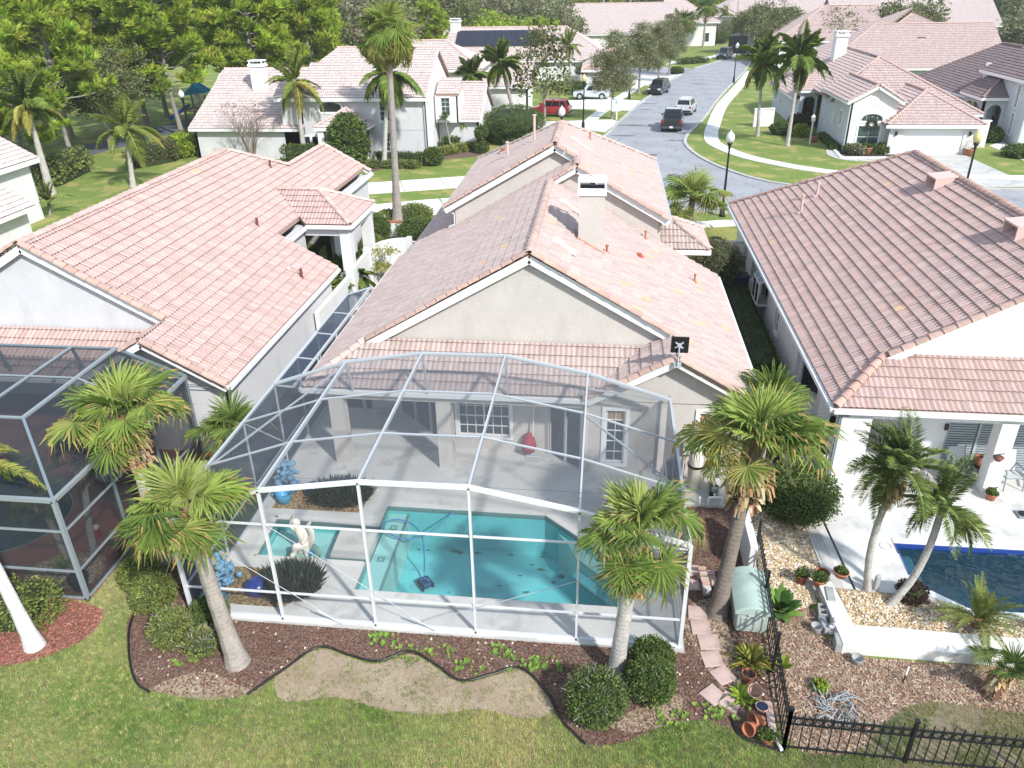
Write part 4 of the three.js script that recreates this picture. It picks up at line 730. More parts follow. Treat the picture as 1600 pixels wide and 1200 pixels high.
function feather(cols, arch = 0.5, n = 44, leaflet = 0.24, hang = 0.5, vee = 0.4, wd = 0.016) {
const L = new Leaves(), pt = (t) => V(0, Math.sin(t * 1.5) * 0.28 * (1 - arch) - arch * t * t * 0.75, t * (1 - 0.22 * arch * t)), tan = (t) => pt(Math.min(1, t + 0.02)).sub(pt(t - 0.02)).normalize();
for (let i = 0; i < 8; i++) { const a = pt(i / 8), b = pt((i + 1) / 8), w = 0.014 * (1 - i / 9); L.quad(a.clone().add(V(-w, 0, 0)), a.clone().add(V(w, 0, 0)), b.clone().add(V(w * 0.85, 0, 0)), b.clone().add(V(-w * 0.85, 0, 0)), cols[0].map((x) => x * 1.5)); }
for (let i = 0; i < n; i++) for (const s of [-1, 1]) {
const t = 0.12 + 0.88 * (i + rr(0, 0.7)) / n, o = pt(t), d = tan(t), len = leaflet * Math.sin(PI * Math.min(1, 0.22 + t * 0.74)) * rr(0.8, 1.1), sd = V(s, 0, 0), upv = new THREE.Vector3().crossVectors(d, V(1, 0, 0)).normalize(); if (upv.y < 0) upv.negate();
const out = sd.multiplyScalar(0.85).addScaledVector(d, 0.55).addScaledVector(upv, vee * rr(0.3, 1.2)).normalize();
const m = o.clone().addScaledVector(out, len * 0.5), e = m.clone().addScaledVector(out, len * 0.5 * (1 - hang * 0.3)).add(V(0, -hang * len * rr(0.3, 0.9), 0)), wv = d.clone().multiplyScalar(wd), col = jitter(pick(cols), 0.2);
L.quad(o, m.clone().add(wv), e, m.clone().sub(wv), col);
}
return L.geo();
}
const GREEN = {
fan: [[0.26, 0.34, 0.065], [0.20, 0.29, 0.05], [0.31, 0.38, 0.09], [0.135, 0.205, 0.04], [0.38, 0.43, 0.14]], fanDark: [[0.12, 0.19, 0.035], [0.15, 0.22, 0.04], [0.10, 0.16, 0.03], [0.20, 0.26, 0.05]],
queen: [[0.15, 0.23, 0.04], [0.20, 0.28, 0.05], [0.25, 0.31, 0.065], [0.11, 0.17, 0.03]], queenPale: [[0.26, 0.32, 0.06], [0.22, 0.28, 0.055], [0.30, 0.34, 0.075], [0.17, 0.23, 0.045]],
date: [[0.19, 0.26, 0.07], [0.25, 0.32, 0.085], [0.13, 0.19, 0.05], [0.31, 0.37, 0.12]], yellow: [[0.42, 0.38, 0.09], [0.50, 0.44, 0.13], [0.36, 0.35, 0.08]],
pine: [[0.27, 0.36, 0.04], [0.33, 0.41, 0.05], [0.20, 0.29, 0.035], [0.38, 0.43, 0.08]], oak: [[0.15, 0.175, 0.06], [0.19, 0.21, 0.08], [0.11, 0.14, 0.05], [0.25, 0.26, 0.12]], oakGrey: [[0.27, 0.27, 0.16], [0.23, 0.24, 0.13], [0.32, 0.31, 0.20], [0.18, 0.20, 0.10]],
lime: [[0.27, 0.37, 0.04], [0.35, 0.43, 0.05], [0.20, 0.29, 0.035]], shrub: [[0.085, 0.135, 0.03], [0.11, 0.165, 0.04], [0.065, 0.105, 0.025], [0.15, 0.20, 0.05]], shrubPale: [[0.20, 0.24, 0.06], [0.16, 0.20, 0.05], [0.25, 0.28, 0.08], [0.12, 0.16, 0.04]],
};
const lib = {};
const fanSet = (k) => lib['f' + k] ??= [0, 1, 2, 3, 4, 5].map((i) => fanLeaf(0.75 + 0.1 * i, k === 'fan' ? [[GREEN.fan[4], GREEN.fan[2]], [GREEN.fan[2], GREEN.fan[0]], [GREEN.fan[0], GREEN.fan[1]], [GREEN.fan[3], [0.15, 0.22, 0.04]], [GREEN.fan[1], GREEN.fan[3]], [[0.36, 0.36, 0.10], GREEN.fan[1]]][i] : GREEN[k], 0.1 + 0.1 * i, 0.12 + 0.1 * i, 34, [0.2, 0.35, 0.6, 0.3, 0.7, 0.5][i]));
const featherSet = (k, o = {}) => lib['p' + k] ??= [0.15, 0.4, 0.65, 0.9].map((a) => feather(GREEN[k], a, o.n ?? 44, o.leaflet ?? 0.24, o.hang ?? 0.5, o.vee ?? 0.4, o.wd ?? 0.016));
function trunkGeo(pts, r0, r1, flare = 1.25, n = 12, seg = 20) {
const c = new THREE.CatmullRomCurve3(pts), g = new THREE.TubeGeometry(c, seg, 1, n, false), p = g.attributes.position, N = n + 1;
for (let i = 0; i <= seg; i++) { const t = i / seg, o = c.getPointAt(t), r = (r0 + (r1 - r0) * t) * (1 + (flare - 1) * Math.exp(-t * 9)) * (1 + 0.03 * Math.sin(i * 2.3)); for (let j = 0; j < N; j++) { const k = i * N + j, q = V(p.getX(k), p.getY(k), p.getZ(k)).sub(o).multiplyScalar(r).add(o); p.setXYZ(k, q.x, q.y, q.z); } }
const uv = g.attributes.uv, Lc = c.getLength(); for (let k = 0; k < uv.count; k++) uv.setXY(k, uv.getY(k) * 1, uv.getX(k) * Lc * 0.9);
g.computeVertexNormals(); return g;
}
function palm({ name = 'palm_tree', label, group, base, top, R = 1.4, n = 26, set, mat = LM.fan, trunk = WOOD.palm, r0 = 0.17, r1 = 0.14, bend = 0.2, skirt = 0, skirtR = 0.3, skOff = 0.32, bow = V(0, 0, 0), elev = [80, -35], flare = 1.4, wind = null, stalks, yellow = 0, yset, roll = 0.35, cat = 'palm tree', heart = true, dirs }) {
const t = thing(name, label, cat, [base[0], 0, base[1]], 0, group), c = top.clone().sub(V(base[0], 0, base[1]));
const mid1 = V(c.x * (0.33 - bend * 0.4), c.y * 0.33, c.z * (0.33 - bend * 0.4)).add(bow), mid2 = V(c.x * (0.66 - bend * 0.3), c.y * 0.66, c.z * (0.66 - bend * 0.3)).add(bow);
part('trunk', trunkGeo([V(0, -0.05, 0), mid1, mid2, c.clone().add(V(0, -0.15, 0))], r0, r1, flare), trunk, t, true);
for (let i = 0; i < n; i++) {
const f = ((i * 7) % n + 0.5) / n, yaw = i * 2.39996 + rr(-0.25, 0.25), el = (elev[0] + (elev[1] - elev[0]) * Math.pow(f, 0.85) + rr(-14, 14)) * PI / 180;
let g = set[Math.min(set.length - 1, Math.max(0, Math.floor(f * set.length + rr(-1.6, 1.6))))]; if (yset && rnd() < yellow && f > 0.45) g = pick(yset);
let d = V(Math.cos(yaw) * Math.cos(el), Math.sin(el), Math.sin(yaw) * Math.cos(el)); if (wind) d = d.add(wind.clone().multiplyScalar(rr(0.6, 1.2))).normalize();
let s = new THREE.Vector3().crossVectors(V(0, 1, 0), d); if (s.length() < 0.05) s = V(1, 0, 0); s.normalize(); const u = new THREE.Vector3().crossVectors(d, s), rl = rr(-roll, roll);
const s2 = s.clone().multiplyScalar(Math.cos(rl)).addScaledVector(u, Math.sin(rl)), u2 = new THREE.Vector3().crossVectors(d, s2), k = R * rr(0.78, 1.12);
const m = new THREE.Mesh(g, mat); m.name = 'frond'; new THREE.Matrix4().makeBasis(s2, u2, d).scale(V(k, k, k)).setPosition(c).decompose(m.position, m.quaternion, m.scale); t.add(finish(m));
}
if (heart) part('crown_heart', [ball(c.x, c.y - 0.05, c.z, r1 * 1.15, 10, 8, 1, 1.3, 1)], WOOD.brown, t);
if (skirt) { // dry leaf bases and hanging dead leaves
const L = new Leaves(), ax = c.clone().sub(mid2).normalize();
for (let i = 0; i < 170; i++) {
const h = rnd(), a = rnd() * 2 * PI, o = c.clone().addScaledVector(ax, -skOff * Math.min(1.4, R) - h * skirt), out = V(Math.cos(a), 0, Math.sin(a)), r = r1 * 1.1 + skirtR * (0.25 + 0.75 * Math.sin(PI * (0.25 + 0.7 * h))) * rr(0.4, 1), col = jitter(pick([[0.34, 0.20, 0.10], [0.42, 0.28, 0.15], [0.22, 0.12, 0.06], [0.50, 0.38, 0.24], [0.30, 0.22, 0.15]]), 0.25);
const p0 = o.clone().addScaledVector(out, r1 * 0.7), p1 = o.clone().addScaledVector(out, r).add(V(0, rr(-0.05, 0.2), 0)), p2 = p1.clone().addScaledVector(out, rr(0, 0.12)).add(V(0, -rr(0.06, 0.3), 0)), w = V(-out.z, rr(-0.5, 0.5), out.x).multiplyScalar(rr(0.025, 0.06));
L.quad(p0.clone().sub(w), p0.clone().add(w), p1.clone().add(w), p1.clone().sub(w), col).quad(p1.clone().sub(w), p1.clone().add(w), p2.clone().addScaledVector(w, 0.5), p2.clone().addScaledVector(w, -0.5), jitter(col, 0.2));
}
part('dead_skirt', L.geo(), LM.dead, t, true);
}
if (stalks) { const L = new Leaves(); // flower stalks with seed
for (let i = 0; i < stalks; i++) { const a = rnd() * 2 * PI; let p = c.clone(), d = V(Math.cos(a), rr(0.3, 0.9), Math.sin(a)).multiplyScalar(0.22 * R); for (let k = 0; k < 6; k++) { const q = p.clone().add(d), w = V(0.012, 0.012, 0.012), col = jitter([0.45, 0.40, 0.18], 0.15); L.quad(p.clone().sub(w), p.clone().add(w), q.clone().add(w), q.clone().sub(w), col); if (k > 1) for (let j = 0; j < 7; j++) { const e = q.clone().add(V(rr(-0.16, 0.16), rr(-0.25, 0.02), rr(-0.16, 0.16)).multiplyScalar(R * 0.8)); L.quad(q.clone().sub(w), q.clone().add(w), e.clone().add(w), e.clone().sub(w), col); } p = q; d.multiplyScalar(0.92).add(V(0, -0.075 * R, 0)); } }
part('flower_stalks', L.geo(), LM.dead, t, true); }
return t;
}
function crownGeo(lobes, nClump, perClump, size, cols, { clump = 0.25, inner = 0.35, long = 1.6, hue = 0.3 } = {}) {
const L = new Leaves(), vol = lobes.map((l) => l[3] ** 2), tot = vol.reduce((a, b) => a + b, 0);
for (let i = 0; i < nClump; i++) {
let q = rnd() * tot, k = 0; while ((q -= vol[k]) > 0 && k < lobes.length - 1) k++;
const [lx, ly, lz, lr, sq = 0.8] = lobes[k], th = rnd() * 2 * PI, cz = rr(-0.75, 1), sr = Math.sqrt(1 - cz * cz), rad = lr * (inner + (1 - inner) * Math.sqrt(rnd()));
const d = V(sr * Math.cos(th), cz, sr * Math.sin(th)), o = V(lx, ly, lz).add(V(d.x * rad, d.y * rad * sq, d.z * rad)), base = jitter(pick(cols), hue), cr = lr * clump * rr(0.6, 1.3);
for (let j = 0; j < perClump; j++) {
const p = o.clone().add(V(rr(-1, 1), rr(-0.8, 0.8), rr(-1, 1)).multiplyScalar(cr)), a = V(rr(-1, 1), rr(-0.7, 0.7), rr(-1, 1)).addScaledVector(d, 0.4).normalize(), b = new THREE.Vector3().crossVectors(a, V(rr(-1, 1), rr(-1, 1), rr(-1, 1))).normalize(), s = size * rr(0.6, 1.3), col = jitter(base, 0.18);
const e = p.clone().addScaledVector(a, s * long), m1 = p.clone().addScaledVector(a, s * long * 0.5).addScaledVector(b, s * 0.5), m2 = p.clone().addScaledVector(a, s * long * 0.5).addScaledVector(b, -s * 0.5);
L.quad(p, m1, e, m2, col);
}
}
return L.geo();
}
function needleGeo(tufts, nPer, len, cols) { // tufts: [x, y, z, scale, outward vector]
const L = new Leaves();
for (const [x, y, z, s, d] of tufts) {
const base = jitter(pick(cols), 0.25), o = V(x, y, z);
for (let j = 0; j < nPer; j++) { const a = V(rr(-1, 1), rr(-0.5, 1), rr(-1, 1)).addScaledVector(d, 0.5).normalize(), b = new THREE.Vector3().crossVectors(a, V(rr(-1, 1), rr(-1, 1), rr(-1, 1))).normalize().multiplyScalar(0.0045 * s), e = o.clone().addScaledVector(a, len * s * rr(0.7, 1.2)); L.tri(o.clone().add(b), o.clone().sub(b), e, jitter(base, 0.15)); L.tri(o.clone().lerp(e, 0.3).add(V(b.z, b.x, b.y).multiplyScalar(2)), o.clone().lerp(e, 0.3).sub(V(b.z, b.x, b.y).multiplyScalar(2)), e, jitter(base, 0.15)); }
}
return L.geo();
}
const LOBES = {
round: [[0, 0, 0, 1, 0.8], [0.55, 0.1, 0.2, 0.62], [-0.5, 0.15, -0.25, 0.66], [0.1, 0.45, -0.2, 0.6], [-0.15, -0.1, 0.6, 0.6], [0.3, -0.15, -0.6, 0.55], [-0.6, -0.15, 0.35, 0.5]],
tall: [[0, 0, 0, 0.8, 1.1], [0.3, 0.55, 0.1, 0.55], [-0.3, 0.5, -0.2, 0.5], [0, 1.0, 0, 0.45], [0.45, -0.3, -0.2, 0.5], [-0.4, -0.35, 0.3, 0.5]],
wide: [[0, 0, 0, 0.8, 0.7], [0.8, 0.05, 0.1, 0.62], [-0.75, 0.1, -0.1, 0.65], [0.2, 0.3, 0.6, 0.55], [-0.3, 0.25, -0.6, 0.6], [0.5, 0.4, -0.35, 0.5], [-0.4, 0.45, 0.3, 0.5]],
dome: [[0, 0, 0, 1, 0.62]],
};
const crowns = {};
function crownOf(kind, v) { // shared crown shapes of unit radius
const key = kind + v; if (crowns[key]) return crowns[key];
const s0 = seed; seed = 991 * (v + 3) + kind.length * 17;
const rot = v * 1.1, turn = (ls) => ls.map(([x, y, z, r, q]) => [(x * Math.cos(rot) - z * Math.sin(rot)) * rr(0.9, 1.1), y * rr(0.8, 1.2), x * Math.sin(rot) + z * Math.cos(rot), r * rr(0.9, 1.1), q]);
let g;
if (kind === 'oak') g = crownGeo(turn(LOBES.round), 620, 22, 0.046, GREEN.oak, { clump: 0.2, inner: 0.6 });
else if (kind === 'greyoak') g = crownGeo(turn(LOBES.round), 620, 22, 0.042, GREEN.oakGrey, { clump: 0.2, inner: 0.55, long: 2 });
else if (kind === 'streetoak') g = crownGeo(turn(LOBES.tall), 700, 24, 0.03, [...GREEN.oakGrey, ...GREEN.oak], { clump: 0.26, inner: 0.2, long: 2.6, hue: 0.2 });
else if (kind === 'lime') g = crownGeo(turn(LOBES.wide), 480, 20, 0.05, GREEN.lime, { clump: 0.22, inner: 0.5 });
else if (kind === 'magnolia') g = crownGeo(turn(LOBES.tall), 210, 12, 0.06, [[0.06, 0.09, 0.025], [0.10, 0.14, 0.03], [0.19, 0.21, 0.06], [0.24, 0.20, 0.09], [0.05, 0.07, 0.02]], { clump: 0.24, inner: 0.3 });
else if (kind === 'dome') g = crownGeo(LOBES.dome, 900, 16, 0.022, GREEN.shrub, { clump: 0.06, inner: 0.9 });
else if (kind === 'sparse') g = crownGeo(turn(LOBES.wide), 150, 7, 0.035, [[0.24, 0.10, 0.08], [0.20, 0.13, 0.08], [0.30, 0.14, 0.11], [0.16, 0.11, 0.07]], { clump: 0.2, inner: 0.2 });
else if (kind === 'far') g = crownGeo(turn(LOBES.round), 210, 11, 0.095, [...GREEN.oak, ...GREEN.oakGrey], { clump: 0.24, inner: 0.6 });
seed = s0; return crowns[key] = g;
}
function tree({ name = 'tree', label, group, base, h, R, kind = 'oak', v = 0, trunkMat = WOOD.barkGrey, r = 0.22, lean = [0, 0], sy = 1, turn, low = 0.3 }) {
const t = thing(name, label, 'tree', [base[0], 0, base[1]], turn ?? rr(0, 6), group), cy = h - R * 0.85 * sy, g = crownOf(kind, v % 3), list = [];
const c = V(lean[0], cy, lean[1]), fork = V(lean[0] * 0.4, Math.max(h * low, cy - R * 0.8), lean[1] * 0.4);
list.push(trunkGeo([V(0, -0.1, 0), fork.clone().multiplyScalar(0.5).add(V(rr(-0.1, 0.1), 0, 0)), fork], r, r * 0.72, 1.4, 8, 8));
for (let i = 0; i < 6; i++) { const a = i * 1.05 + rr(-0.3, 0.3), e = c.clone().add(V(Math.cos(a) * R * 0.62, rr(-0.15, 0.5) * R * sy, Math.sin(a) * R * 0.62)); list.push(trunkGeo([fork.clone(), fork.clone().lerp(e, 0.5).add(V(0, 0.1 * R, 0)), e], r * 0.42, r * 0.1, 1, 6, 6)); }
part('trunk', list, trunkMat, t, true);
const m = new THREE.Mesh(g, LM.tree); m.name = 'crown'; m.position.copy(c); m.scale.set(R, R * sy, R); t.add(finish(m)); return t;
}
const pineGeos = [];
function pineCrown(v) {
if (pineGeos[v]) return pineGeos[v]; const s0 = seed; seed = 4001 + v * 77; const tufts = [], wood = [];
wood.push(trunkGeo([V(0, -0.45, 0), V(0.03, 0, 0.02), V(-0.02, 0.5, 0.03), V(0.02, 0.98, 0)], 0.022, 0.006, 1.3, 7, 14));
for (let i = 0; i < 46; i++) {
const y = -0.02 + 0.98 * Math.pow(i / 46, 0.9), a = i * 2.4 + rr(-0.5, 0.5), len = 0.46 * Math.sqrt(Math.max(0.04, 1 - Math.pow(Math.max(0, y), 1.6))) * rr(0.6, 1.1), e = V(Math.cos(a) * len, y + rr(0, 0.16), Math.sin(a) * len), o = V(0, y - 0.02, 0), mid = o.clone().lerp(e, 0.55).add(V(0, rr(-0.03, 0.02), 0));
wood.push(trunkGeo([o, mid, e], 0.0075, 0.002, 1, 5, 5));
const nt = 6 + Math.floor(len * 40); for (let k = 0; k < nt; k++) { const q = rnd() < 0.25 ? mid.clone() : mid.clone().lerp(e, rr(0.2, 1.08)); q.add(V(rr(-1, 1), rr(-0.3, 0.8), rr(-1, 1)).multiplyScalar(0.072)); tufts.push([q.x, q.y, q.z, rr(0.95, 1.5), V(Math.cos(a), 0.7, Math.sin(a))]); }
}
const r = { needles: needleGeo(tufts, 17, 0.062, GREEN.pine), wood: join(wood, false) }; seed = s0; return pineGeos[v] = r;
}
M.needle = leafMat([1.25, 1.25, 1.1], 0.5);
function pine({ label, group, base, h, k = 1, v = 0, turn }) { // crown from 0.4 h up
const t = thing('pine_tree', label, 'tree', [base[0], 0, base[1]], turn ?? rr(0, 6), group), g = pineCrown(v), s = h / 1.45;
for (const [n, geo, mat] of [['trunk', g.wood, WOOD.barkGrey], ['crown', g.needles, M.needle]]) { const m = new THREE.Mesh(geo, mat); m.name = n; m.scale.set(s * k, s, s * k); m.position.y = s * 0.45; t.add(finish(m)); }
return t;
}
function shrub({ name = 'shrub', label, group, at, r, h = r * 1.6, cols = GREEN.shrub, leaf = 0.035, n = 520, twigs = 0, y = 0, cat = 'shrub' }) {
const t = thing(name, label, cat, [at[0], y, at[1]], 0, group), sy = h / (2 * r);
part('branches', [ball(0, h * 0.5, 0, r * 0.86, 14, 10, 1, sy, 1), cyl(0, h * 0.12, 0, r * 0.2, r * 0.25, h * 0.3, 8)], M.soilGreen, t);
part('foliage', crownGeo([[0, h * 0.5, 0, r, sy]], n, 12, leaf, cols, { clump: 0.17, inner: 0.88, hue: 0.28 }), LM.shrub, t, true);
if (twigs) { const L = new Leaves(); for (let i = 0; i < twigs; i++) { const a = rnd() * 6.3, e = rr(-0.2, 1.3), d = V(Math.cos(a) * Math.cos(e), Math.sin(e) * sy, Math.sin(a) * Math.cos(e)), p = V(0, h * 0.5, 0).addScaledVector(d, r * rr(0.75, 0.95)), q = p.clone().addScaledVector(d, r * 0.28).add(V(rr(-0.1, 0.1), rr(-0.05, 0.1), rr(-0.1, 0.1))), w = V(rr(-1, 1), rr(-1, 1), rr(-1, 1)).multiplyScalar(0.006); L.quad(p.clone().sub(w), p.clone().add(w), q.clone().add(w), q.clone().sub(w), jitter([0.34, 0.30, 0.27], 0.2)); } part('twigs', L.geo(), LM.dead, t, true); }
return t;
}
M.soilGreen = std({ color: C(0.03, 0.045, 0.014), roughness: 1 });
function hedge({ name = 'hedge', label, group, line, w = 0.8, h = 1, cols = GREEN.shrub, leaf = 0.06, dens = 60, cat = 'hedge' }) {
const t = thing(name, label, cat, [0, 0, 0], 0, group), core = [], lobes = [];
for (let i = 0; i + 1 < line.length; i++) { const a = line[i], b = line[i + 1], L = Math.hypot(b[0] - a[0], b[1] - a[1]), n = Math.max(1, Math.round(L / (w * 0.55))); core.push(bar(V(a[0], h * 0.46, a[1]), V(b[0], h * 0.46, b[1]), w * 0.78, h * 0.88)); for (let k = 0; k <= n; k++) lobes.push([a[0] + (b[0] - a[0]) * k / n, h * 0.52, a[1] + (b[1] - a[1]) * k / n, w * 0.56, h / w * 0.9]); }
part('branches', core, M.soilGreen, t); part('foliage', crownGeo(lobes, Math.round(lobes.length * dens), 10, leaf, cols, { clump: 0.25, inner: 0.85, hue: 0.2 }), LM.shrub, t, true); return t;
}
function leafyPlant({ name = 'plant', label, group, at, r, h, n = 40, cols = GREEN.shrub, wide = 0.05, droop = 0.5, y = 0, cat = 'plant', segs = 3 }) { // rosette of strap leaves, each a part
const t = thing(name, label, cat, [at[0], y, at[1]], 0, group);
for (let i = 0; i < n; i++) {
const L = new Leaves(), a = i * 2.4 + rr(-0.3, 0.3), len = r * rr(0.75, 1.15), el = rr(0.25, 1.2), col = jitter(pick(cols), 0.2), W = V(-Math.sin(a), 0, Math.cos(a)).multiplyScalar(wide); let p = V(Math.cos(a) * 0.03, 0.02, Math.sin(a) * 0.03), d = V(Math.cos(a) * Math.cos(el), Math.sin(el) * h / r, Math.sin(a) * Math.cos(el)).multiplyScalar(len / segs), w0 = 0.5;
for (let k = 0; k < segs; k++) { const q = p.clone().add(d), w1 = k === segs - 1 ? 0.05 : 1 - k * 0.2; L.quad(p.clone().addScaledVector(W, -w0), p.clone().addScaledVector(W, w0), q.clone().addScaledVector(W, w1), q.clone().addScaledVector(W, -w1), jitter(col, 0.08)); p = q; w0 = w1; d.y -= droop * len / segs / segs; }
part('leaf', L.geo(), LM.shrub, t, true);
}
return t;
}
// ---------------------------------------------------------------- houses further off
function box4(x0, x1, z0, z1, y1, y0 = 0) { return bx((x0 + x1) / 2, (y0 + y1) / 2, (z0 + z1) / 2, x1 - x0, y1 - y0, z1 - z0); }
function chimneyOn(h, x, z, w, d, y0, y1, mat = M.stuccoWhite) { const c = part('chimney', bx(x, (y0 + y1) / 2, z, w, y1 - y0, d), mat, h); part('chimney_cap', [bx(x, y1 + 0.12, z, w * 1.18, 0.24, d * 1.18), bx(x, y1 + 0.5, z, w * 1.1, 0.1, d * 1.1), ...[[-1, -1], [1, -1], [-1, 1], [1, 1]].map(([a, b]) => bx(x + a * w * 0.46, y1 + 0.34, z + b * d * 0.46, 0.1, 0.26, 0.1))], M.trim, c); return c; }
// ======== white two-storey house
{
const h = thing('two_storey_house', 'white two-storey house with pink tile roof, entrance porch and arched window', 'house'), R = new Roof(h, 'far', 0);
const z = -68.2, Mn = plane(0, z + 0.45, 5.2, 0, -1), Wg = plane(0, z + 0.45, 2.68, 0, -1);
R.slope(Mn, [[[-28.4, z + 0.45], [-15.0, z + 0.45], [-15.0, -71.0], [-28.4, -71.0]], [[-26.2, -71.0], [-15.0, -71.0], [-15.0, -73.9], [-24.2, -73.9], [-24.3, -72.0], [-26.2, -72.0]].slice(0, 4), [[-26.2, -71], [-24.25, -71], [-24.25, -72], [-26.2, -72]]]);
R.slope(Wg, [[[-36.6, z + 0.45], [-26.1, z + 0.45], [-26.1, -75.2], [-35.8, -75.2]]]);
R.slope(plane(0, -80.0, 5.2, 0, 1), [[[-24.2, -73.95], [-15, -73.95], [-15, -80], [-24.2, -80]]], { bare: true }); R.slope(plane(0, -82.5, 2.68, 0, 1), [[[-35.8, -75.2], [-24.2, -75.2], [-24.2, -82.5], [-36.6, -82.5]]], { bare: true });
const P1 = plane(0, -65.6, 3.1, 0, -1), P2 = plane(-19.8, 0, 3.1, -1, 0), P3 = plane(-24.3, 0, 3.1, 1, 0);
R.slope(P1, [[[-24.3, -65.6], [-19.8, -65.6], [-22.05, -67.85]]]); R.slope(P2, [[[-19.8, -65.6], [-19.8, -68.1], [-22.05, -68.1], [-22.05, -67.85]]]); R.slope(P3, [[[-24.3, -68.1], [-24.3, -65.6], [-22.05, -67.85], [-22.05, -68.1]]]);
const Gw = plane(0, -72.6, 2.72, 0, -1); R.slope(Gw, [[[-15.2, -72.6], [-11.2, -72.6], [-11.2, -77.2], [-15.2, -77.2]]]); R.slope(plane(0, -81.8, 2.72, 0, 1), [[[-15.2, -77.2], [-11.2, -77.2], [-11.2, -81.8], [-15.2, -81.8]]], { bare: true });
const U2 = plane(0, -71.6, 5.0, 0, -1); R.slope(U2, [[[-15.0, -71.6], [-12.9, -71.6], [-12.9, -73.6], [-15.0, -73.6]]]);
R.cap([-24.2, 8.68, -73.9], [-15, 8.68, -73.9]).cap([-35.8, 6.85, -75.2], [-24.4, 6.85, -75.2]).cap([-24.3, 3.15, -65.6], [-22.05, 4.4, -67.85]).cap([-19.8, 3.15, -65.6], [-22.05, 4.4, -67.85]).cap([-15.2, 5.35, -77.2], [-11.2, 5.35, -77.2]);
R.build();
const fA = [-28.0, z], fB = [-15.25, z], fw = [{ u0: 8.75, u1: 9.75, v0: 3.25, v1: 4.9 }, { u0: 9.0, u1: 9.8, v0: 0.7, v1: 2.3 }, { u0: 3.4, u1: 5.4, v0: 3.95, v1: 4.85, rise: 0.4 }];
part('wall', [wallGeo(fA, fB, 0, 5.1, fw)], M.stuccoGrey, h);
addWindow(h, fA, fB, fw[0], { cols: 2, rows: 4, glass: M.glassGreen, panes: false }); addWindow(h, fA, fB, fw[1], { cols: 2, rows: 4, glass: M.glassGreen, panes: false }); addWindow(h, fA, fB, fw[2], { cols: 1, rows: 1 }).userData.label = 'arched window';
const rA = [-15.25, z], rB = [-15.25, -73.0], rw = [{ u0: 0.7, u1: 1.7, v0: 3.1, v1: 4.7 }, { u0: 0.9, u1: 1.9, v0: 0.7, v1: 2.4 }];
part('wall', [wallGeo(rA, [-15.25, -79.5], 0, [[11.3, 5.1], [5.7, 8.3], [0, 5.1]], rw)], M.stuccoWhite, h); for (const w of rw) addWindow(h, rA, rB, w, { cols: 3, rows: 4, surround: 0.08, panes: false });
const uA = [-15.1, -71.65], uB = [-13.1, -71.65], uw = { u0: 0.5, u1: 1.3, v0: 3.2, v1: 4.7 }; part('wall', [wallGeo(uA, uB, 2.6, 4.95, [uw]), box4(-13.2, -13.1, -75, -71.65, 4.9, 2.6)], M.stuccoWhite, h); addWindow(h, uA, uB, uw, { cols: 2, rows: 4, glass: M.glassGreen, panes: false });
part('wall', [box4(-15.15, -11.45, -73.2, -73.0, 2.65), box4(-28, -15.3, -79.6, -79.4, 5.1)], M.stuccoGrey, h);
part('wall', wallGeo([-11.45, -73.0], [-11.45, -81.4], 0, [[8.4, 2.65], [4.2, 5.1], [0, 2.65]]), M.stuccoWhite, h);
part('wall', [box4(-36.3, -26.2, z - 0.2, z, 2.6), box4(-26.3, -26.1, -70, z, 4)], M.stuccoGrey, h); part('wall', wallGeo([-36.3, -82], [-36.3, z], 0, [[13.8, 2.6], [6.9, 6.5], [0, 2.6]]), M.stuccoGrey, h);
part('fascia', [fascia([-28.4, 5.2, z + 0.46], [-15, 5.2, z + 0.46], 0.28), fascia([-36.6, 2.68, z + 0.46], [-26.1, 2.68, z + 0.46], 0.25), fascia([-24.3, 3.1, -65.58], [-19.8, 3.1, -65.58], 0.25), fascia([-19.78, 3.1, -65.6], [-19.78, 3.1, z], 0.22), fascia([-15.2, 2.72, -72.58], [-11.2, 2.72, -72.58], 0.22), fascia([-11.18, 2.72, -72.6], [-11.18, 5.3, -77.2], 0.25), fascia([-14.98, 5.2, z + 0.45], [-14.98, 8.6, -73.9], 0.25), fascia([-36.6, 2.7, z + 0.4], [-35.9, 6.8, -75.1], 0.25)], M.trim, h);
part('downspout', [downspout(-15.35, z + 0.06, 0, 5, 0.1), downspout(-11.7, -72.95, 0, 2.6, 0.1), downspout(-26.2, z + 0.1, 0, 2.6, 0.1)], M.alu, h);
part('column', [box4(-24.1, -23.55, -66.15, -65.7, 3), box4(-20.4, -19.95, -66.15, -65.7, 3)], M.stuccoWhite, h);
part('door', bx(-21.9, 1.05, z + 0.05, 1.1, 2.1, 0.06), M.trim, h); part('pane', bx(-21.9, 1.2, z + 0.09, 0.7, 1.6, 0.02), M.glass, h); part('french_window', bx(-25.6, 1.1, z + 0.05, 1.7, 2, 0.06), M.trim, h); for (const x of [-26, -25.2]) part('pane', bx(x, 1.1, z + 0.09, 0.55, 1.7, 0.02), M.glass, h);
part('wall_band', [bx(-17, 2.55, z + 0.005, 3.5, 0.06, 0.03)], M.alu, h); part('wall_lamp', [bx(-20.6, 2.4, z + 0.06, 0.5, 0.5, 0.15)], M.black, h); for (const zz of [-73.6, -81]) part('wall_lamp', bx(-11.38, 2, zz, 0.14, 0.4, 0.2), M.black, h);
chimneyOn(h, -31.4, -72.6, 1.25, 0.9, 4.6, 7.3);
}
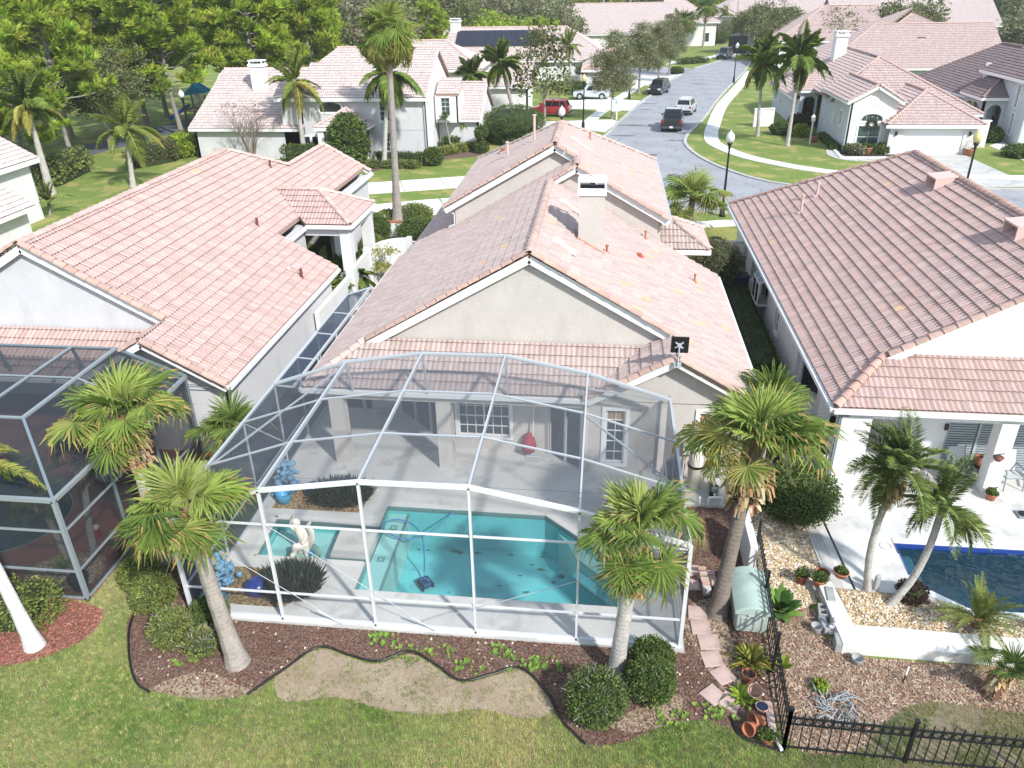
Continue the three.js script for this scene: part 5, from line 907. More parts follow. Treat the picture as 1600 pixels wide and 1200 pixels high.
// ======== white house with the wreath and the white garage
{
const h = thing('garage_house', 'white house with wide white garage door, gabled front wing and a wreath', 'house'), R = new Roof(h, 'warm', 0);
R.pal = 'farWarm';
const L = plane(18.75, 0, 2.8, 1, 0), F = plane(0, -76.3, 2.6, 0, -1), Rt = plane(33.2, 0, 2.6, -1, 0);
R.slope(L, [[[18.75, -86], [18.75, -99], [25.7, -99], [25.7, -83.6], [20.4, -78.9], [20.4, -86]].slice(0, 4), [[20.4, -86], [20.4, -79.4], [25.7, -83.6], [25.7, -86]]]);
R.slope(F, [[[20.4, -78.0], [24.5, -78.0], [25.7, -83.6]], [[24.5, -76.3], [33.2, -76.3], [25.7, -83.6], [24.5, -78.0]]]);
R.slope(Rt, [[[33.2, -76.3], [33.2, -99], [25.7, -99], [25.7, -83.6]]]);
const gL = plane(23.55, 0, 2.5, 1, 0), gF = plane(0, -71.2, 2.5, 0, -1), gR = plane(31.45, 0, 2.5, -1, 0);
R.slope(gF, [[[23.55, -71.2], [31.45, -71.2], [27.5, -75.15]]]); R.slope(gL, [[[23.55, -71.2], [27.5, -75.15], [27.5, -80.3], [23.55, -76.5]]]); R.slope(gR, [[[31.45, -71.2], [31.45, -76.5], [27.5, -80.3], [27.5, -75.15]]]);
const wL = plane(20.35, 0, 4.2, 1, 0), wR = plane(25.0, 0, 4.2, -1, 0);
R.slope(wL, [[[20.35, -72.3], [22.68, -72.3], [22.68, -81.3], [20.35, -81.3]]]); R.slope(wR, [[[22.68, -72.3], [25.0, -72.3], [25.0, -79.1], [22.68, -81.3]]]);
R.slope(plane(0, -84.8, 3.6, 0, -1), [[[19.2, -84.8], [22.0, -84.8], [21.6, -87.5], [20.4, -87]]]);
R.cap([25.7, 6.76, -99], [25.7, 6.76, -83.6]).cap([33.2, 2.65, -76.3], [25.7, 6.76, -83.6]).cap([20.4, 3.8, -79.2], [25.7, 6.76, -83.6]).cap([22.68, 5.55, -72.3], [22.68, 5.55, -81.3]).cap([23.55, 2.55, -71.2], [27.5, 4.75, -75.15]).cap([31.45, 2.55, -71.2], [27.5, 4.75, -75.15]).cap([27.5, 4.77, -75.2], [27.5, 4.77, -80]);
R.cap([20.35, 4.24, -72.28], [22.6, 5.54, -72.28]).cap([25, 4.24, -72.28], [22.75, 5.54, -72.28]).cap([19.2, 3.64, -84.8], [20.4, 4.9, -87]);
R.build();
const gA = [24.05, -71.7], gB = [31.05, -71.7], gd = { u0: 1.1, u1: 6.0, v0: 0.02, v1: 2.08 };
part('wall', [wallGeo(gA, gB, 0, 2.45, [gd]), box4(30.85, 31.05, -77, -71.9, 2.45)], M.stuccoWhite, h);
const gdr = part('garage_door', bx(27.6, 1.05, -71.82, 4.88, 2.05, 0.05), M.trim, h); for (let j = 0; j < 4; j++) for (let i = 0; i < 4; i++) part('panel', rbx(25.76 + i * 1.226, 0.3 + j * 0.51, -71.79, 1.1, 0.4, 0.03, 0.012), M.trim, gdr);
for (const x of [24.55, 30.5]) part('wall_lamp', [bx(x, 1.75, -71.63, 0.16, 0.34, 0.14)], M.black, h); part('flood_lamp', bx(27.6, 2.28, -71.62, 0.5, 0.16, 0.14), M.black, h);
const wA = [20.75, -72.7], wB = [24.6, -72.7], w1 = { u0: 1.05, u1: 2.85, v0: 2.55, v1: 3.2, rise: 0.45 }, w2 = { u0: 0.95, u1: 2.8, v0: 0.35, v1: 2.2 };
part('wall', [wallGeo(wA, wB, 0, [[3.85, 4.25], [1.93, 5.35], [0, 4.25]], [w1, w2])], M.stuccoWhite, h);
addWindow(h, wA, wB, w1, { cols: 4, rows: 1, glass: M.glassGreen }); addWindow(h, wA, wB, w2, { cols: 2, rows: 2, glass: M.glassGreen });
{ const g = new THREE.TorusGeometry(0.13, 0.035, 6, 20); g.rotateX(0); g.translate(22.68, 4.3, -72.67); part('wall_medallion', [g, bx(22.68, 4.3, -72.68, 0.6, 0.6, 0.04, 0)], M.trim, h); }
const lA = [20.75, -82.5], lB = [20.75, -72.7], l1 = { u0: 7.0, u1: 7.75, v0: 1.9, v1: 3.1 };
part('wall', [wallGeo(lA, lB, 0, 4.15, [l1])], M.stuccoBlue, h); addWindow(h, lA, lB, l1, { cols: 1, rows: 2, glass: M.glassGreen }); part('wall_niche', bx(20.73, 2.1, -77.6, 0.06, 0.9, 0.3), M.trim, h);
const pA = [19.3, -85.1], pB = [21.0, -85.1]; part('wall', [wallGeo(pA, pB, 0, 3.55, [{ u0: 0.35, u1: 1.5, v0: 0, v1: 3.0, rise: 0.5 }]), box4(21.6, 21.8, -86, -82.4, 3.6)], M.stuccoBlue, h);
const qA = [19.25, -98.5], qB = [19.25, -85.3], q1 = { u0: 11.4, u1: 12.4, v0: 0.6, v1: 3.0, rise: 0.45 }; part('wall', [wallGeo(qA, qB, 0, 2.7, []), box4(19.3, 33, -98.8, -98.6, 2.7), box4(32.7, 32.9, -98.6, -76.6, 2.5)], M.stuccoBlue, h);
part('door', bx(21.55, 1.2, -83.8, 0.06, 2.4, 1.1), M.black, h); part('arched_window', [bx(19.95, 1.7, -86.6, 0.9, 2.4, 0.05)], M.glass, h);
part('fascia', [fascia([20.35, 4.2, -72.28], [22.68, 5.5, -72.28], 0.25), fascia([22.68, 5.5, -72.28], [25, 4.2, -72.28], 0.25), fascia([23.5, 2.5, -71.18], [31.5, 2.5, -71.18], 0.26), fascia([20.33, 4.2, -72.3], [20.33, 4.2, -81.3], 0.22), fascia([18.73, 2.8, -85.5], [18.73, 2.8, -99], 0.22), fascia([19.2, 3.6, -84.78], [22, 3.6, -84.78], 0.22), fascia([33.2, 2.6, -76.28], [31.4, 2.6, -76.28], 0.22)], M.trim, h);
part('downspout', [downspout(20.72, -72.62, 0, 4.1, 0.09), downspout(24.0, -71.6, 0, 2.4, 0.09)], M.alu, h);
chimneyOn(h, 24.3, -92.8, 1.2, 1.3, 4.6, 8.0);
const wr = new THREE.Group(); wr.name = numbered('wreath'); wr.position.set(22.75, 2.35, -72.6); scene.add(wr); tag(wr, 'dark round wreath hanging on the front window of the white house', 'wreath');
const tg = new THREE.TorusGeometry(0.34, 0.12, 8, 22); part('ring', tg, M.soilGreen, wr); part('foliage', crownGeo(Array.from({ length: 12 }, (_, i) => [Math.cos(i / 12 * 6.283) * 0.34, Math.sin(i / 12 * 6.283) * 0.34, 0, 0.16, 1]), 90, 8, 0.05, [[0.09, 0.07, 0.05], [0.22, 0.18, 0.15], [0.06, 0.08, 0.04]], {}), LM.shrub, wr, true);
}
// ======== dark-roofed house at the right edge
{
const h = thing('dark_roofed_house', 'house with dark purple-brown tile roof, arched porch and turret roof at the right edge', 'house'), R = new Roof(h, 'dark', 0);
const L = plane(35.2, 0, 2.9, 1, 0), U = plane(35.9, 0, 5.4, 1, 0);
R.slope(L, [[[35.2, -85.2], [35.2, -101], [42.2, -96.5], [42.2, -85.2]]]); R.slope(plane(0, -101, 2.9, 0, 1), [[[35.2, -101], [50, -101], [50, -96.5], [42.2, -96.5]]]); R.slope(plane(50, 0, 2.9, -1, 0), [[[50, -70], [50, -101], [43, -96], [43, -70]]], { bare: true });
R.slope(U, [[[35.9, -75.2], [35.9, -85.6], [42.4, -85.6], [42.4, -75.2]]]); R.slope(plane(48.9, 0, 5.4, -1, 0), [[[42.4, -75.2], [48.9, -75.2], [48.9, -85.6], [42.4, -85.6]]], { bare: true });
const t1 = plane(34.0, 0, 3.6, 1, 0, 0.62), t2 = plane(0, -79.2, 3.6, 0, -1, 0.62); R.slope(t1, [[[34.0, -79.2], [34.0, -84.2], [36.2, -84.2], [36.2, -81.4]]]); R.slope(t2, [[[34.0, -79.2], [37.4, -79.2], [36.9, -81.4], [36.2, -81.4]]]);
R.cap([34, 3.64, -79.2], [36.2, 5.0, -81.4]).cap([42.2, 6.9, -96.5], [42.2, 6.9, -85.3]).cap([35.2, 2.95, -101], [42.2, 6.9, -96.5]).cap([42.4, 9.1, -75.2], [42.4, 9.1, -85.6]);
R.build();
const A = [36.3, -85.4], B = [36.3, -75.7], ws = [{ u0: 7.4, u1: 7.95, v0: 3.0, v1: 4.9 }, { u0: 7.5, u1: 8.05, v0: 0.7, v1: 2.5 }, { u0: 2.3, u1: 3.4, v0: 4.2, v1: 5.25, rise: 0.4 }, { u0: 3.4, u1: 5.6, v0: 0.05, v1: 3.0, rise: 0.7 }];
part('wall', [wallGeo(A, B, 0, 5.35, ws), box4(36.3, 48, -75.7, -75.5, 5.35), box4(36.3, 48, -85.6, -85.4, 6)], M.stuccoBlue, h);
addWindow(h, A, B, ws[0], { cols: 2, rows: 6, surround: 0.12, panes: false }); addWindow(h, A, B, ws[1], { cols: 2, rows: 6, surround: 0.12, panes: false }); addWindow(h, A, B, ws[2], { cols: 4, rows: 2, surround: 0.1 });
part('wall', [box4(35.6, 35.8, -100.6, -85.6, 2.8), box4(37.6, 37.8, -84, -79, 3.2)], M.stuccoBlue, h); part('door', [bx(37.5, 1.2, -81.2, 0.1, 2.4, 1.1)], M.trim, h); for (let j = 0; j < 4; j++) for (const dz of [-0.25, 0.25]) part('pane', bx(37.43, 0.45 + j * 0.52, -81.2 + dz, 0.03, 0.44, 0.38), M.glass, h);
const pB2 = [36.3, -79.6], pA2 = [34.4, -79.6]; part('wall', [wallGeo([34.4, -83.9], [34.4, -79.6], 0, 3.5, [{ u0: 0.5, u1: 3.7, v0: 0.0, v1: 3.0, rise: 0.6 }]), wallGeo(pA2, pB2, 0, 3.5, [{ u0: 0.45, u1: 1.75, v0: 0.0, v1: 2.95, rise: 0.6 }])], M.stuccoBlue, h);
part('fascia', [fascia([35.88, 5.4, -75.2], [35.88, 5.4, -85.6], 0.28), fascia([33.98, 3.6, -79.2], [33.98, 3.6, -84.2], 0.25), fascia([34, 3.6, -79.18], [37.4, 3.6, -79.18], 0.25), fascia([35.18, 2.9, -85.2], [35.18, 2.9, -101], 0.22)], M.trim, h);
}
// ======== simpler houses
function plainHouse(label, x0, x1, z0, z1, eave, pal, o = {}) { // ridge along x, slope facing z1 (towards the camera)
const h = thing('distant_house', label, 'house'), R = new Roof(h, pal, 0), zc = (z0 + z1) / 2, hd = (z1 - z0) / 2, hl = o.hipL ? hd : 0, hr = o.hipR ? hd : 0, y = eave + PITCH * hd, ov = 0.5;
R.slope(plane(0, z1, eave, 0, -1), [[[x0, z1], [x1, z1], [x1 - hr, zc], [x0 + hl, zc]]]); R.slope(plane(0, z0, eave, 0, 1), [[[x0, z0], [x1, z0], [x1 - hr, zc], [x0 + hl, zc]]], { bare: true });
if (hl) R.slope(plane(x0, 0, eave, 1, 0), [[[x0, z0], [x0, z1], [x0 + hl, zc]]]); if (hr) R.slope(plane(x1, 0, eave, -1, 0), [[[x1, z0], [x1, z1], [x1 - hr, zc]]]);
R.cap([x0 + hl, y + 0.03, zc], [x1 - hr, y + 0.03, zc]); if (hr) R.cap([x1, eave, z1], [x1 - hr, y, zc]); if (hl) R.cap([x0, eave, z1], [x0 + hl, y, zc]); R.build();
const wl = [wallGeo([x0 + ov, z1 - ov], [x1 - ov, z1 - ov], 0, eave - 0.08, o.win ?? [])], W = z1 - z0 - 2 * ov;
wl.push(wallGeo([x0 + ov, z0 + ov], [x0 + ov, z1 - ov], 0, hl ? eave - 0.08 : [[W, eave - 0.08], [W / 2, y - 0.4], [0, eave - 0.08]])); wl.push(wallGeo([x1 - ov, z1 - ov], [x1 - ov, z0 + ov], 0, hr ? eave - 0.08 : [[W, eave - 0.08], [W / 2, y - 0.4], [0, eave - 0.08]]));
part('wall', wl, o.mat ?? M.stuccoWhite, h); for (const w of o.win ?? []) addWindow(h, [x0 + ov, z1 - ov], [x1 - ov, z1 - ov], w, { cols: 2, rows: 3, panes: false });
part('fascia', [fascia([x0, eave, z1 + 0.02], [x1, eave, z1 + 0.02], 0.25)], M.trim, h); return h;
}
plainHouse('pink-roofed house just behind the white two-storey house', -24, -13.8, -101, -91.5, 5.05, 'far', { hipR: true, win: [{ u0: 7.6, u1: 8.6, v0: 3, v1: 4.4 }] });
plainHouse('lower pink-roofed wing house behind the two palms', -15.5, -8.5, -101, -94, 3.0, 'far', { hipL: true });
{
const h = plainHouse('pale-roofed house with a dark solar panel bank on its roof', -26, 1, -141, -126, 2.9, 'far', { hipR: true });
const p = plane(0, -126, 2.9, 0, -1), pts = [[-23.4, -132.4], [-9.6, -132.4], [-9.6, -129.2], [-22.5, -129.2]];
for (let i = 0; i < 9; i++) { const a = -23.6 + i * 1.55, g = bar(V(a + 0.76, p.y(0, -129) + 0.16, -129), V(a + 0.76, p.y(0, -132.6) + 0.16, -132.6), 1.5, 0.05); part('solar_panel', g, std({ color: C(0.012, 0.016, 0.03), roughness: 0.6 }), h); }
chimneyOn(h, -24, -133, 1.5, 1.2, 5.5, 8.0);
}
plainHouse('white gabled house beside the yellowish palm', -3.5, 1.2, -122, -112, 2.9, 'far', { hipL: true, win: [{ u0: 1, u1: 2.2, v0: 0.8, v1: 2 }] });
plainHouse('long pale-roofed house behind the row of thin palms', -11, 16, -203, -183, 3.0, 'far', { });
plainHouse('pale-roofed house beside the red-skirted palm, western one', 12, 24, -208, -190, 4.8, 'far', { hipR: true, win: [{ u0: 8, u1: 9.4, v0: 0.8, v1: 2.6 }, { u0: 4, u1: 5, v0: 3, v1: 4.2 }] });
plainHouse('pale-roofed tall white house behind the black trailer', 24.5, 40, -230, -208, 5.2, 'far', { hipL: true, win: [{ u0: 2, u1: 3.4, v0: 3, v1: 4.4 }, { u0: 7, u1: 8.4, v0: 3, v1: 4.4 }] });
plainHouse('pale-roofed house at the far end of the street', 41, 62, -260, -236, 4.8, 'far', {});
plainHouse('blue-grey house far off at the top of the photo', -58, -38, -330, -312, 5, 'dark', { mat: M.stuccoBlue });
plainHouse('grey-roofed house far off behind the pale oak', -34, -22, -300, -285, 4, 'dark', { mat: M.stuccoBlue });
{
const h = plainHouse('broad tile-roofed house behind the white garage house', 27.5, 51.2, -130, -113, 2.8, 'farWarm', { hipL: true, mat: M.stuccoBlue });
const R = new Roof(h, 'farWarm', 0), a = plane(35, 0, 5.6, 1, 0, 0.5), b = plane(49, 0, 5.6, -1, 0, 0.5), c = plane(0, -121.6, 5.6, 0, -1, 0.5);
R.slope(c, [[[36.5, -121.6], [48.5, -121.6], [42.5, -127.6]]]); R.slope(a, [[[36.5, -121.6], [42.5, -127.6], [36.5, -134]]]); R.slope(b, [[[48.5, -121.6], [48.5, -134], [42.5, -127.6]]]); R.cap([36.5, 5.65, -121.6], [42.5, 8.6, -127.6]).cap([48.5, 5.65, -121.6], [42.5, 8.6, -127.6]); R.build();
part('roof_vent', [bx(38.5, 6.4, -120.2, 1.6, 0.15, 0.7), bx(44.5, 6.4, -120.2, 1.6, 0.15, 0.7)], M.ventPink, h); part('skylight', [bx(41.4, 5.9, -119, 1.0, 0.4, 0.9)], M.glass, h);
}
plainHouse('tile-roofed house behind the broad roof, with a low ridge', 27, 44, -158, -141, 4.2, 'farWarm', { hipL: true });
plainHouse('long tile-roofed house at the far right with two white chimneys', 49, 84, -214, -194, 3.2, 'far', {});
for (const [x, z] of [[67, -203], [75, -204]]) { const c = thing('chimney_stack', x < 70 ? 'white chimney on the far long roof, western one' : 'white chimney on the far long roof, eastern one', 'chimney', [x, 0, z]); part('shaft', bx(0, 6.5, 0, 1.4, 5.5, 1.4), M.stuccoWhite, c); part('cap', bx(0, 9.4, 0, 1.7, 0.3, 1.7), M.trim, c); }
plainHouse('white house cut by the right edge beyond the dark oaks', 92, 110, -150, -135, 4, 'far', {});
{
const h = thing('distant_house', 'white two-storey house wall with pink roofs cut by the left edge', 'house'), R = new Roof(h, 'far', 0), e = plane(-37.4, 0, 4.0, -1, 0);
R.slope(plane(-37.3, 0, 3.95, -1, 0), [[[-37.3, -48.9], [-37.3, -36], [-43, -36], [-43, -48.9]]]); R.slope(plane(-33.2, 0, 2.6, -1, 0), [[[-33.2, -42.2], [-33.2, -36], [-37, -36], [-37, -42.2]]]); R.build();
part('wall', [wallGeo([-37.75, -36], [-37.75, -48.2], 0, 3.85), box4(-45, -37.75, -48.4, -48.2, 3.85), box4(-37, -33.8, -42, -41.8, 2.5), box4(-34, -33.8, -41.8, -36, 2.5)], M.stuccoWhite, h);
part('fascia', [fascia([-37.28, 3.95, -48.9], [-37.28, 3.95, -36], 0.3), fascia([-37.3, 3.95, -48.92], [-43, 7.1, -48.92], 0.3), fascia([-33.18, 2.6, -42.2], [-33.18, 2.6, -36], 0.25), fascia([-33.2, 2.6, -42.22], [-37, 4.7, -42.22], 0.25)], M.trim, h);
}
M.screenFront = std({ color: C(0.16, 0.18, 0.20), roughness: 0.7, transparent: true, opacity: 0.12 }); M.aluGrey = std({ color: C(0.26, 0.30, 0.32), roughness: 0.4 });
// ---------------------------------------------------------------- screened pool enclosures
{
const t = thing('pool_enclosure', 'white aluminium screen enclosure over the turquoise pool', 'pool enclosure');
const prof = [[-9.82, 3.06], [-7.45, 3.9], [-5.1, 4.27], [-2.64, 4.28], [-0.24, 3.8], [2.18, 3.04]], z0 = -13.65, z1 = -20.25, w = 0.07;
const P = (i, z, d = 0) => V(prof[i][0], prof[i][1] + d, z), beam = (a, b, bw = 0.07, bh = 0.07, name = 'beam') => part(name, [bar(a, b, bw, bh)], a.z === z0 && b.z === z0 ? M.aluFront : M.alu, t);
for (let i = 0; i < 6; i++) { const c = i === 0 || i === 5; part('post', [bx(prof[i][0], prof[i][1] / 2 + 0.03, z0, c ? 0.085 : 0.05, prof[i][1] - 0.06, c ? 0.085 : 0.1)], M.aluFront, t); }
for (let i = 0; i < 5; i++) {
const x0 = prof[i][0], x1 = prof[i + 1][0], c = (x0 + x1) / 2;
for (const y of [0.9, 2.95]) beam(V(x0 + 0.04, y, z0), V(x1 - 0.04, y, z0), 0.04, 0.045, 'rail');
beam(P(i, z0), P(i + 1, z0), 0.1, 0.085); beam(P(i, z1), P(i + 1, z1), 0.07, 0.1);
for (const z of [-15.75, -17.95]) beam(P(i, z, -0.02), P(i + 1, z, -0.02), 0.042, 0.045, 'purlin');
}
beam(V(-9.82, 0.1, z0), V(2.18, 0.1, z0), 0.1, 0.06, 'sill');
for (let i = 0; i < 6; i++) beam(P(i, z0 - 0.06, -0.03), P(i, z1 + 0.04, -0.03), i === 0 || i === 5 ? 0.07 : 0.045, i === 0 || i === 5 ? 0.07 : 0.13, 'rafter');
for (const i of [1, 2, 3]) { part('riser', [bar(V(prof[i][0] + 0.0, prof[i][1] - 0.1, z1 - 0.02), V(prof[i][0] + 0.02, 2.66, z1 - 0.3), 0.05, 0.11), bar(V(prof[i][0], 2.74, z1 - 0.25), V(prof[i][0] + 0.22, 2.78, z1 - 0.35), 0.03, 0.03)], M.alu, t); }
for (const [x, zs] of [[-9.82, [-15.75, -17.95, -20.25, -22.2, -24.2]], [2.18, [-15.75, -17.95, -20.6]]]) {
for (const z of zs) part('post', [bx(x, 1.5, z, 0.05, 3.0, 0.07)], M.alu, t);
const ze = zs[zs.length - 1];
for (const y of [0.9]) beam(V(x, y, z0 - 0.05), V(x, y, ze), 0.05, 0.05, 'rail');
beam(V(x, 0.1, z0 - 0.05), V(x, 0.1, ze), 0.08, 0.06, 'sill'); if (x < 0) beam(V(x, 3.03, z1), V(x, 3.03, -24.2), 0.07, 0.07);
}
part('kick_plate', [bx(2.15, 0.5, -15.2, 0.03, 0.85, 0.5)], M.alu, t);
for (const [a, b] of [[V(-9.8, 3.0, -15.75), V(-7.45, 3.85, -20.2)], [V(2.15, 3.0, -15.75), V(-0.24, 3.72, -17.95)], [V(-9.8, 3.0, -17.95), V(-9.8, 1, -20.2)], [V(2.14, 3.02, -20.2), V(-0.2, 3.3, -20.25)]]) beam(a, b, 0.04, 0.04, 'brace');
for (const [a, b] of [[V(-9.75, 2.9, -13.62), V(-5.9, 0.12, -13.55)], [V(-7.4, 2.95, -13.62), V(-3.6, 0.12, -13.55)], [V(2.1, 2.9, -13.62), V(-3.9, 0.4, -13.5)]]) part('cable', [rod(a, b, 0.009, 5)], M.alu, t);
const bolt = part('cable_anchor', [rod(V(-6.5, 0.5, -13.55), V(-5.95, 0.14, -13.55), 0.02, 6), rod(V(-4.2, 0.5, -13.55), V(-3.6, 0.12, -13.55), 0.02, 6)], M.alu, t);
const quad = (a, b, c, d, mat, name = 'screen_panel') => { const g = new THREE.BufferGeometry(); g.setAttribute('position', new THREE.Float32BufferAttribute([a, b, c, a, c, d].flatMap((p) => p.toArray()), 3)); g.computeVertexNormals(); part(name, g, mat, t); };
const zz = [z0, -15.75, -17.95, z1];
for (let i = 0; i < 5; i++) {
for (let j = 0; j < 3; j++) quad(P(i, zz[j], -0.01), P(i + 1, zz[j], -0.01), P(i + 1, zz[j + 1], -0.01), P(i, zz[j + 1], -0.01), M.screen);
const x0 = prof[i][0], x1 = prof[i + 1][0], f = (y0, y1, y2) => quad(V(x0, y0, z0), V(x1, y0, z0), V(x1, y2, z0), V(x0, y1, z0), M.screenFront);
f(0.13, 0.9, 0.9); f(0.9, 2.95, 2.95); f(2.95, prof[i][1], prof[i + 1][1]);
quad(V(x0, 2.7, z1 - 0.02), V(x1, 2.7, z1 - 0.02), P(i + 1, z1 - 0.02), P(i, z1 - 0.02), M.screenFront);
}
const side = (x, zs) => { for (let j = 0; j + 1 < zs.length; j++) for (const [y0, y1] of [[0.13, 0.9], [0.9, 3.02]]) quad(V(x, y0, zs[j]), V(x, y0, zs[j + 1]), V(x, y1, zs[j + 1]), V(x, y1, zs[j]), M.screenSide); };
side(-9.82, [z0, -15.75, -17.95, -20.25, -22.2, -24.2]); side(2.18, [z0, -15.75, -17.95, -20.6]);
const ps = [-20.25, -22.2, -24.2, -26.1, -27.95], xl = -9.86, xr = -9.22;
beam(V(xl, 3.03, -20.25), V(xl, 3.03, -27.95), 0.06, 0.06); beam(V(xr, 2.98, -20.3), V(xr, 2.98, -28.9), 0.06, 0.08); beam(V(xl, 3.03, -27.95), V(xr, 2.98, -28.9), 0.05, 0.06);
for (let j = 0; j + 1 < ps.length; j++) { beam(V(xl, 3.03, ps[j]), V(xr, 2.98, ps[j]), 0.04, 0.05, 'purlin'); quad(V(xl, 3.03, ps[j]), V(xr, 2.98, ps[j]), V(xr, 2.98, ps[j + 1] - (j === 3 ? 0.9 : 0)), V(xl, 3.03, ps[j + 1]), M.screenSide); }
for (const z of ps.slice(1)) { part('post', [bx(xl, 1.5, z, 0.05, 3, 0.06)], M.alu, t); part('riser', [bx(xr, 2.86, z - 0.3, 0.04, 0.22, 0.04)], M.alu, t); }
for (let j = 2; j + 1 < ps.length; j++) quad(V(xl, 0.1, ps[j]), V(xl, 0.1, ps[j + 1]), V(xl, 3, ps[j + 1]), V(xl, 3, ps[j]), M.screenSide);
}
{
const t = thing('pool_enclosure', 'dark screened pool enclosure with grey frame beside the western house', 'pool enclosure');
const m = M.aluGrey, beam = (a, b, bw = 0.08, bh = 0.08, name = 'beam', mm = m) => part(name, [bar(a, b, bw, bh)], mm, t), x1 = -12.75, x0 = -27, z0 = -13.85, z1 = -20.4, y = 3.12;
const quad = (a, b, c, d) => { const g = new THREE.BufferGeometry(); g.setAttribute('position', new THREE.Float32BufferAttribute([a, b, c, a, c, d].flatMap((p) => p.toArray()), 3)); g.computeVertexNormals(); part('screen_panel', g, M.screenDark, t); };
const I = { x: -14.85, z: -16.1, y: 4.0, zb: -20.4 }; // inner ring of the hipped roof
part('post', [bx(x1, y / 2, z0, 0.1, y, 0.1)], m, t);
for (const x of [-15.4, -18, -20.6, -23.2]) part('post', [bx(x, y / 2, z0, 0.06, y, 0.1)], M.aluDark, t);
for (const z of [-15.95, -18.1, -20.35]) part('post', [bx(x1, y / 2, z, 0.08, y, 0.08)], M.aluDark, t);
for (const yy of [0.95, 2.2]) { beam(V(x0, yy, z0), V(x1, yy, z0), 0.05, 0.06, 'rail'); }
for (const yy of [0.95]) beam(V(x1, yy, z0), V(x1, yy, z1), 0.05, 0.06, 'rail'); beam(V(x1, 2.2, z0), V(x1, 2.2, -18.1), 0.05, 0.06, 'rail');
beam(V(x0, 0.08, z0), V(x1, 0.08, z0), 0.1, 0.06, 'sill'); beam(V(x1, 0.08, z0), V(x1, 0.08, z1), 0.1, 0.06, 'sill');
beam(V(x0, y, z0), V(x1, y, z0), 0.1, 0.1); beam(V(x1, y, z0), V(x1, y, z1), 0.1, 0.1);
beam(V(x1, y, z0), V(I.x, I.y, I.z), 0.07, 0.08, 'rafter', M.aluDark); beam(V(x0, I.y, I.z), V(I.x, I.y, I.z), 0.06, 0.08, 'purlin'); beam(V(I.x, I.y, I.z), V(I.x, I.y, I.zb), 0.09, 0.1, 'rafter');
beam(V(x0, I.y, -18.4), V(I.x, I.y, -18.4), 0.05, 0.06, 'purlin'); beam(V(I.x, I.y, -18.4), V(x1, y, -18.4), 0.05, 0.06, 'purlin'); beam(V(x0, I.y, I.zb), V(I.x, I.y, I.zb), 0.08, 0.08, 'beam', M.aluDark); beam(V(I.x, I.y, I.zb), V(x1, y, z1), 0.08, 0.12, 'beam', M.aluDark);
for (const x of [-16.3, -18.9, -21.5]) { beam(V(x, I.y, I.z), V(x, I.y, I.zb), 0.06, 0.1, 'rafter'); part('riser', [bar(V(x, I.y, I.zb), V(x, 2.7, -20.75), 0.05, 0.1)], M.aluDark, t); beam(V(x, y, z0), V(x, I.y, I.z), 0.05, 0.08, 'rafter', M.aluDark); }
quad(V(x0, y, z0), V(x1, y, z0), V(I.x, I.y, I.z), V(x0, I.y, I.z)); quad(V(x1, y, z0), V(x1, y, z1), V(I.x, I.y, I.zb), V(I.x, I.y, I.z)); quad(V(x0, I.y, I.z), V(I.x, I.y, I.z), V(I.x, I.y, I.zb), V(x0, I.y, I.zb));
for (let i = 0; i < 5; i++) { const a = -12.75 - i * 2.6, b = a - 2.6; quad(V(b, 0.1, z0), V(a, 0.1, z0), V(a, y, z0), V(b, y, z0)); }
for (const [a, b] of [[z0, -15.95], [-15.95, -18.1], [-18.1, z1]]) quad(V(x1, 0.1, a), V(x1, 0.1, b), V(x1, y, b), V(x1, y, a));
}
// ---------------------------------------------------------------- palms by the pools
const yFan = [fanLeaf(1.2, GREEN.yellow, 0.6, 0.5), fanLeaf(1.3, [...GREEN.yellow, ...GREEN.fan], 0.5, 0.5)];
palm({ name: 'fan_palm', label: 'stout fan palm leaning over the front corner of the white pool screen', base: [-8.02, -12.24], top: V(-8.6, 3.95, -12.65), R: 0.8, n: 28, set: fanSet('fan'), r0: 0.2, r1: 0.15, bend: -0.25, skirt: 0.45, skirtR: 0.24, elev: [86, -20], skOff: 0.4, trunk: WOOD.palm, yset: yFan, yellow: 0.15, flare: 1.55 });
palm({ name: 'fan_palm', label: 'fan palm with shaggy brown leaf bases between the two pool screens', base: [-11.55, -15.5], top: V(-11.72, 4.3, -15.75), R: 0.84, n: 26, set: fanSet('fan'), r0: 0.17, r1: 0.15, bend: 0.05, skirt: 0.95, skirtR: 0.4, elev: [86, -2], skOff: 0.5, trunk: WOOD.palmPale, yset: yFan, yellow: 0.15 });
palm({ name: 'fan_palm', label: 'small dark fan palm beside the corner of the pink-roofed house', base: [-10.9, -19.2], top: V(-10.9, 1.9, -19.2), R: 0.72, n: 13, set: fanSet('fanDark'), r0: 0.11, r1: 0.09, elev: [85, 5] });
palm({ name: 'fan_palm', label: 'upright fan palm with drooping dry skirt in front of the pool steps', base: [0.69, -12.72], top: V(0.98, 3.75, -13.1), R: 0.77, n: 28, set: fanSet('fan'), r0: 0.17, r1: 0.15, bend: 0.1, skirt: 1.15, skirtR: 0.26, elev: [86, -25], skOff: 0.5, trunk: WOOD.palmPale, yset: yFan, yellow: 0.1 });
palm({ name: 'fan_palm', label: 'big ragged fan palm with brown skirt and seed stalks beside the pool equipment', base: [3.18, -14.86], top: V(3.68, 4.5, -15.55), R: 0.86, n: 32, set: fanSet('fan'), r0: 0.19, r1: 0.15, bend: 0.15, skirt: 0.95, skirtR: 0.46, elev: [86, -2], skOff: 0.62, trunk: WOOD.palmDark, stalks: 9, yset: yFan, yellow: 0.1, flare: 1.5 });
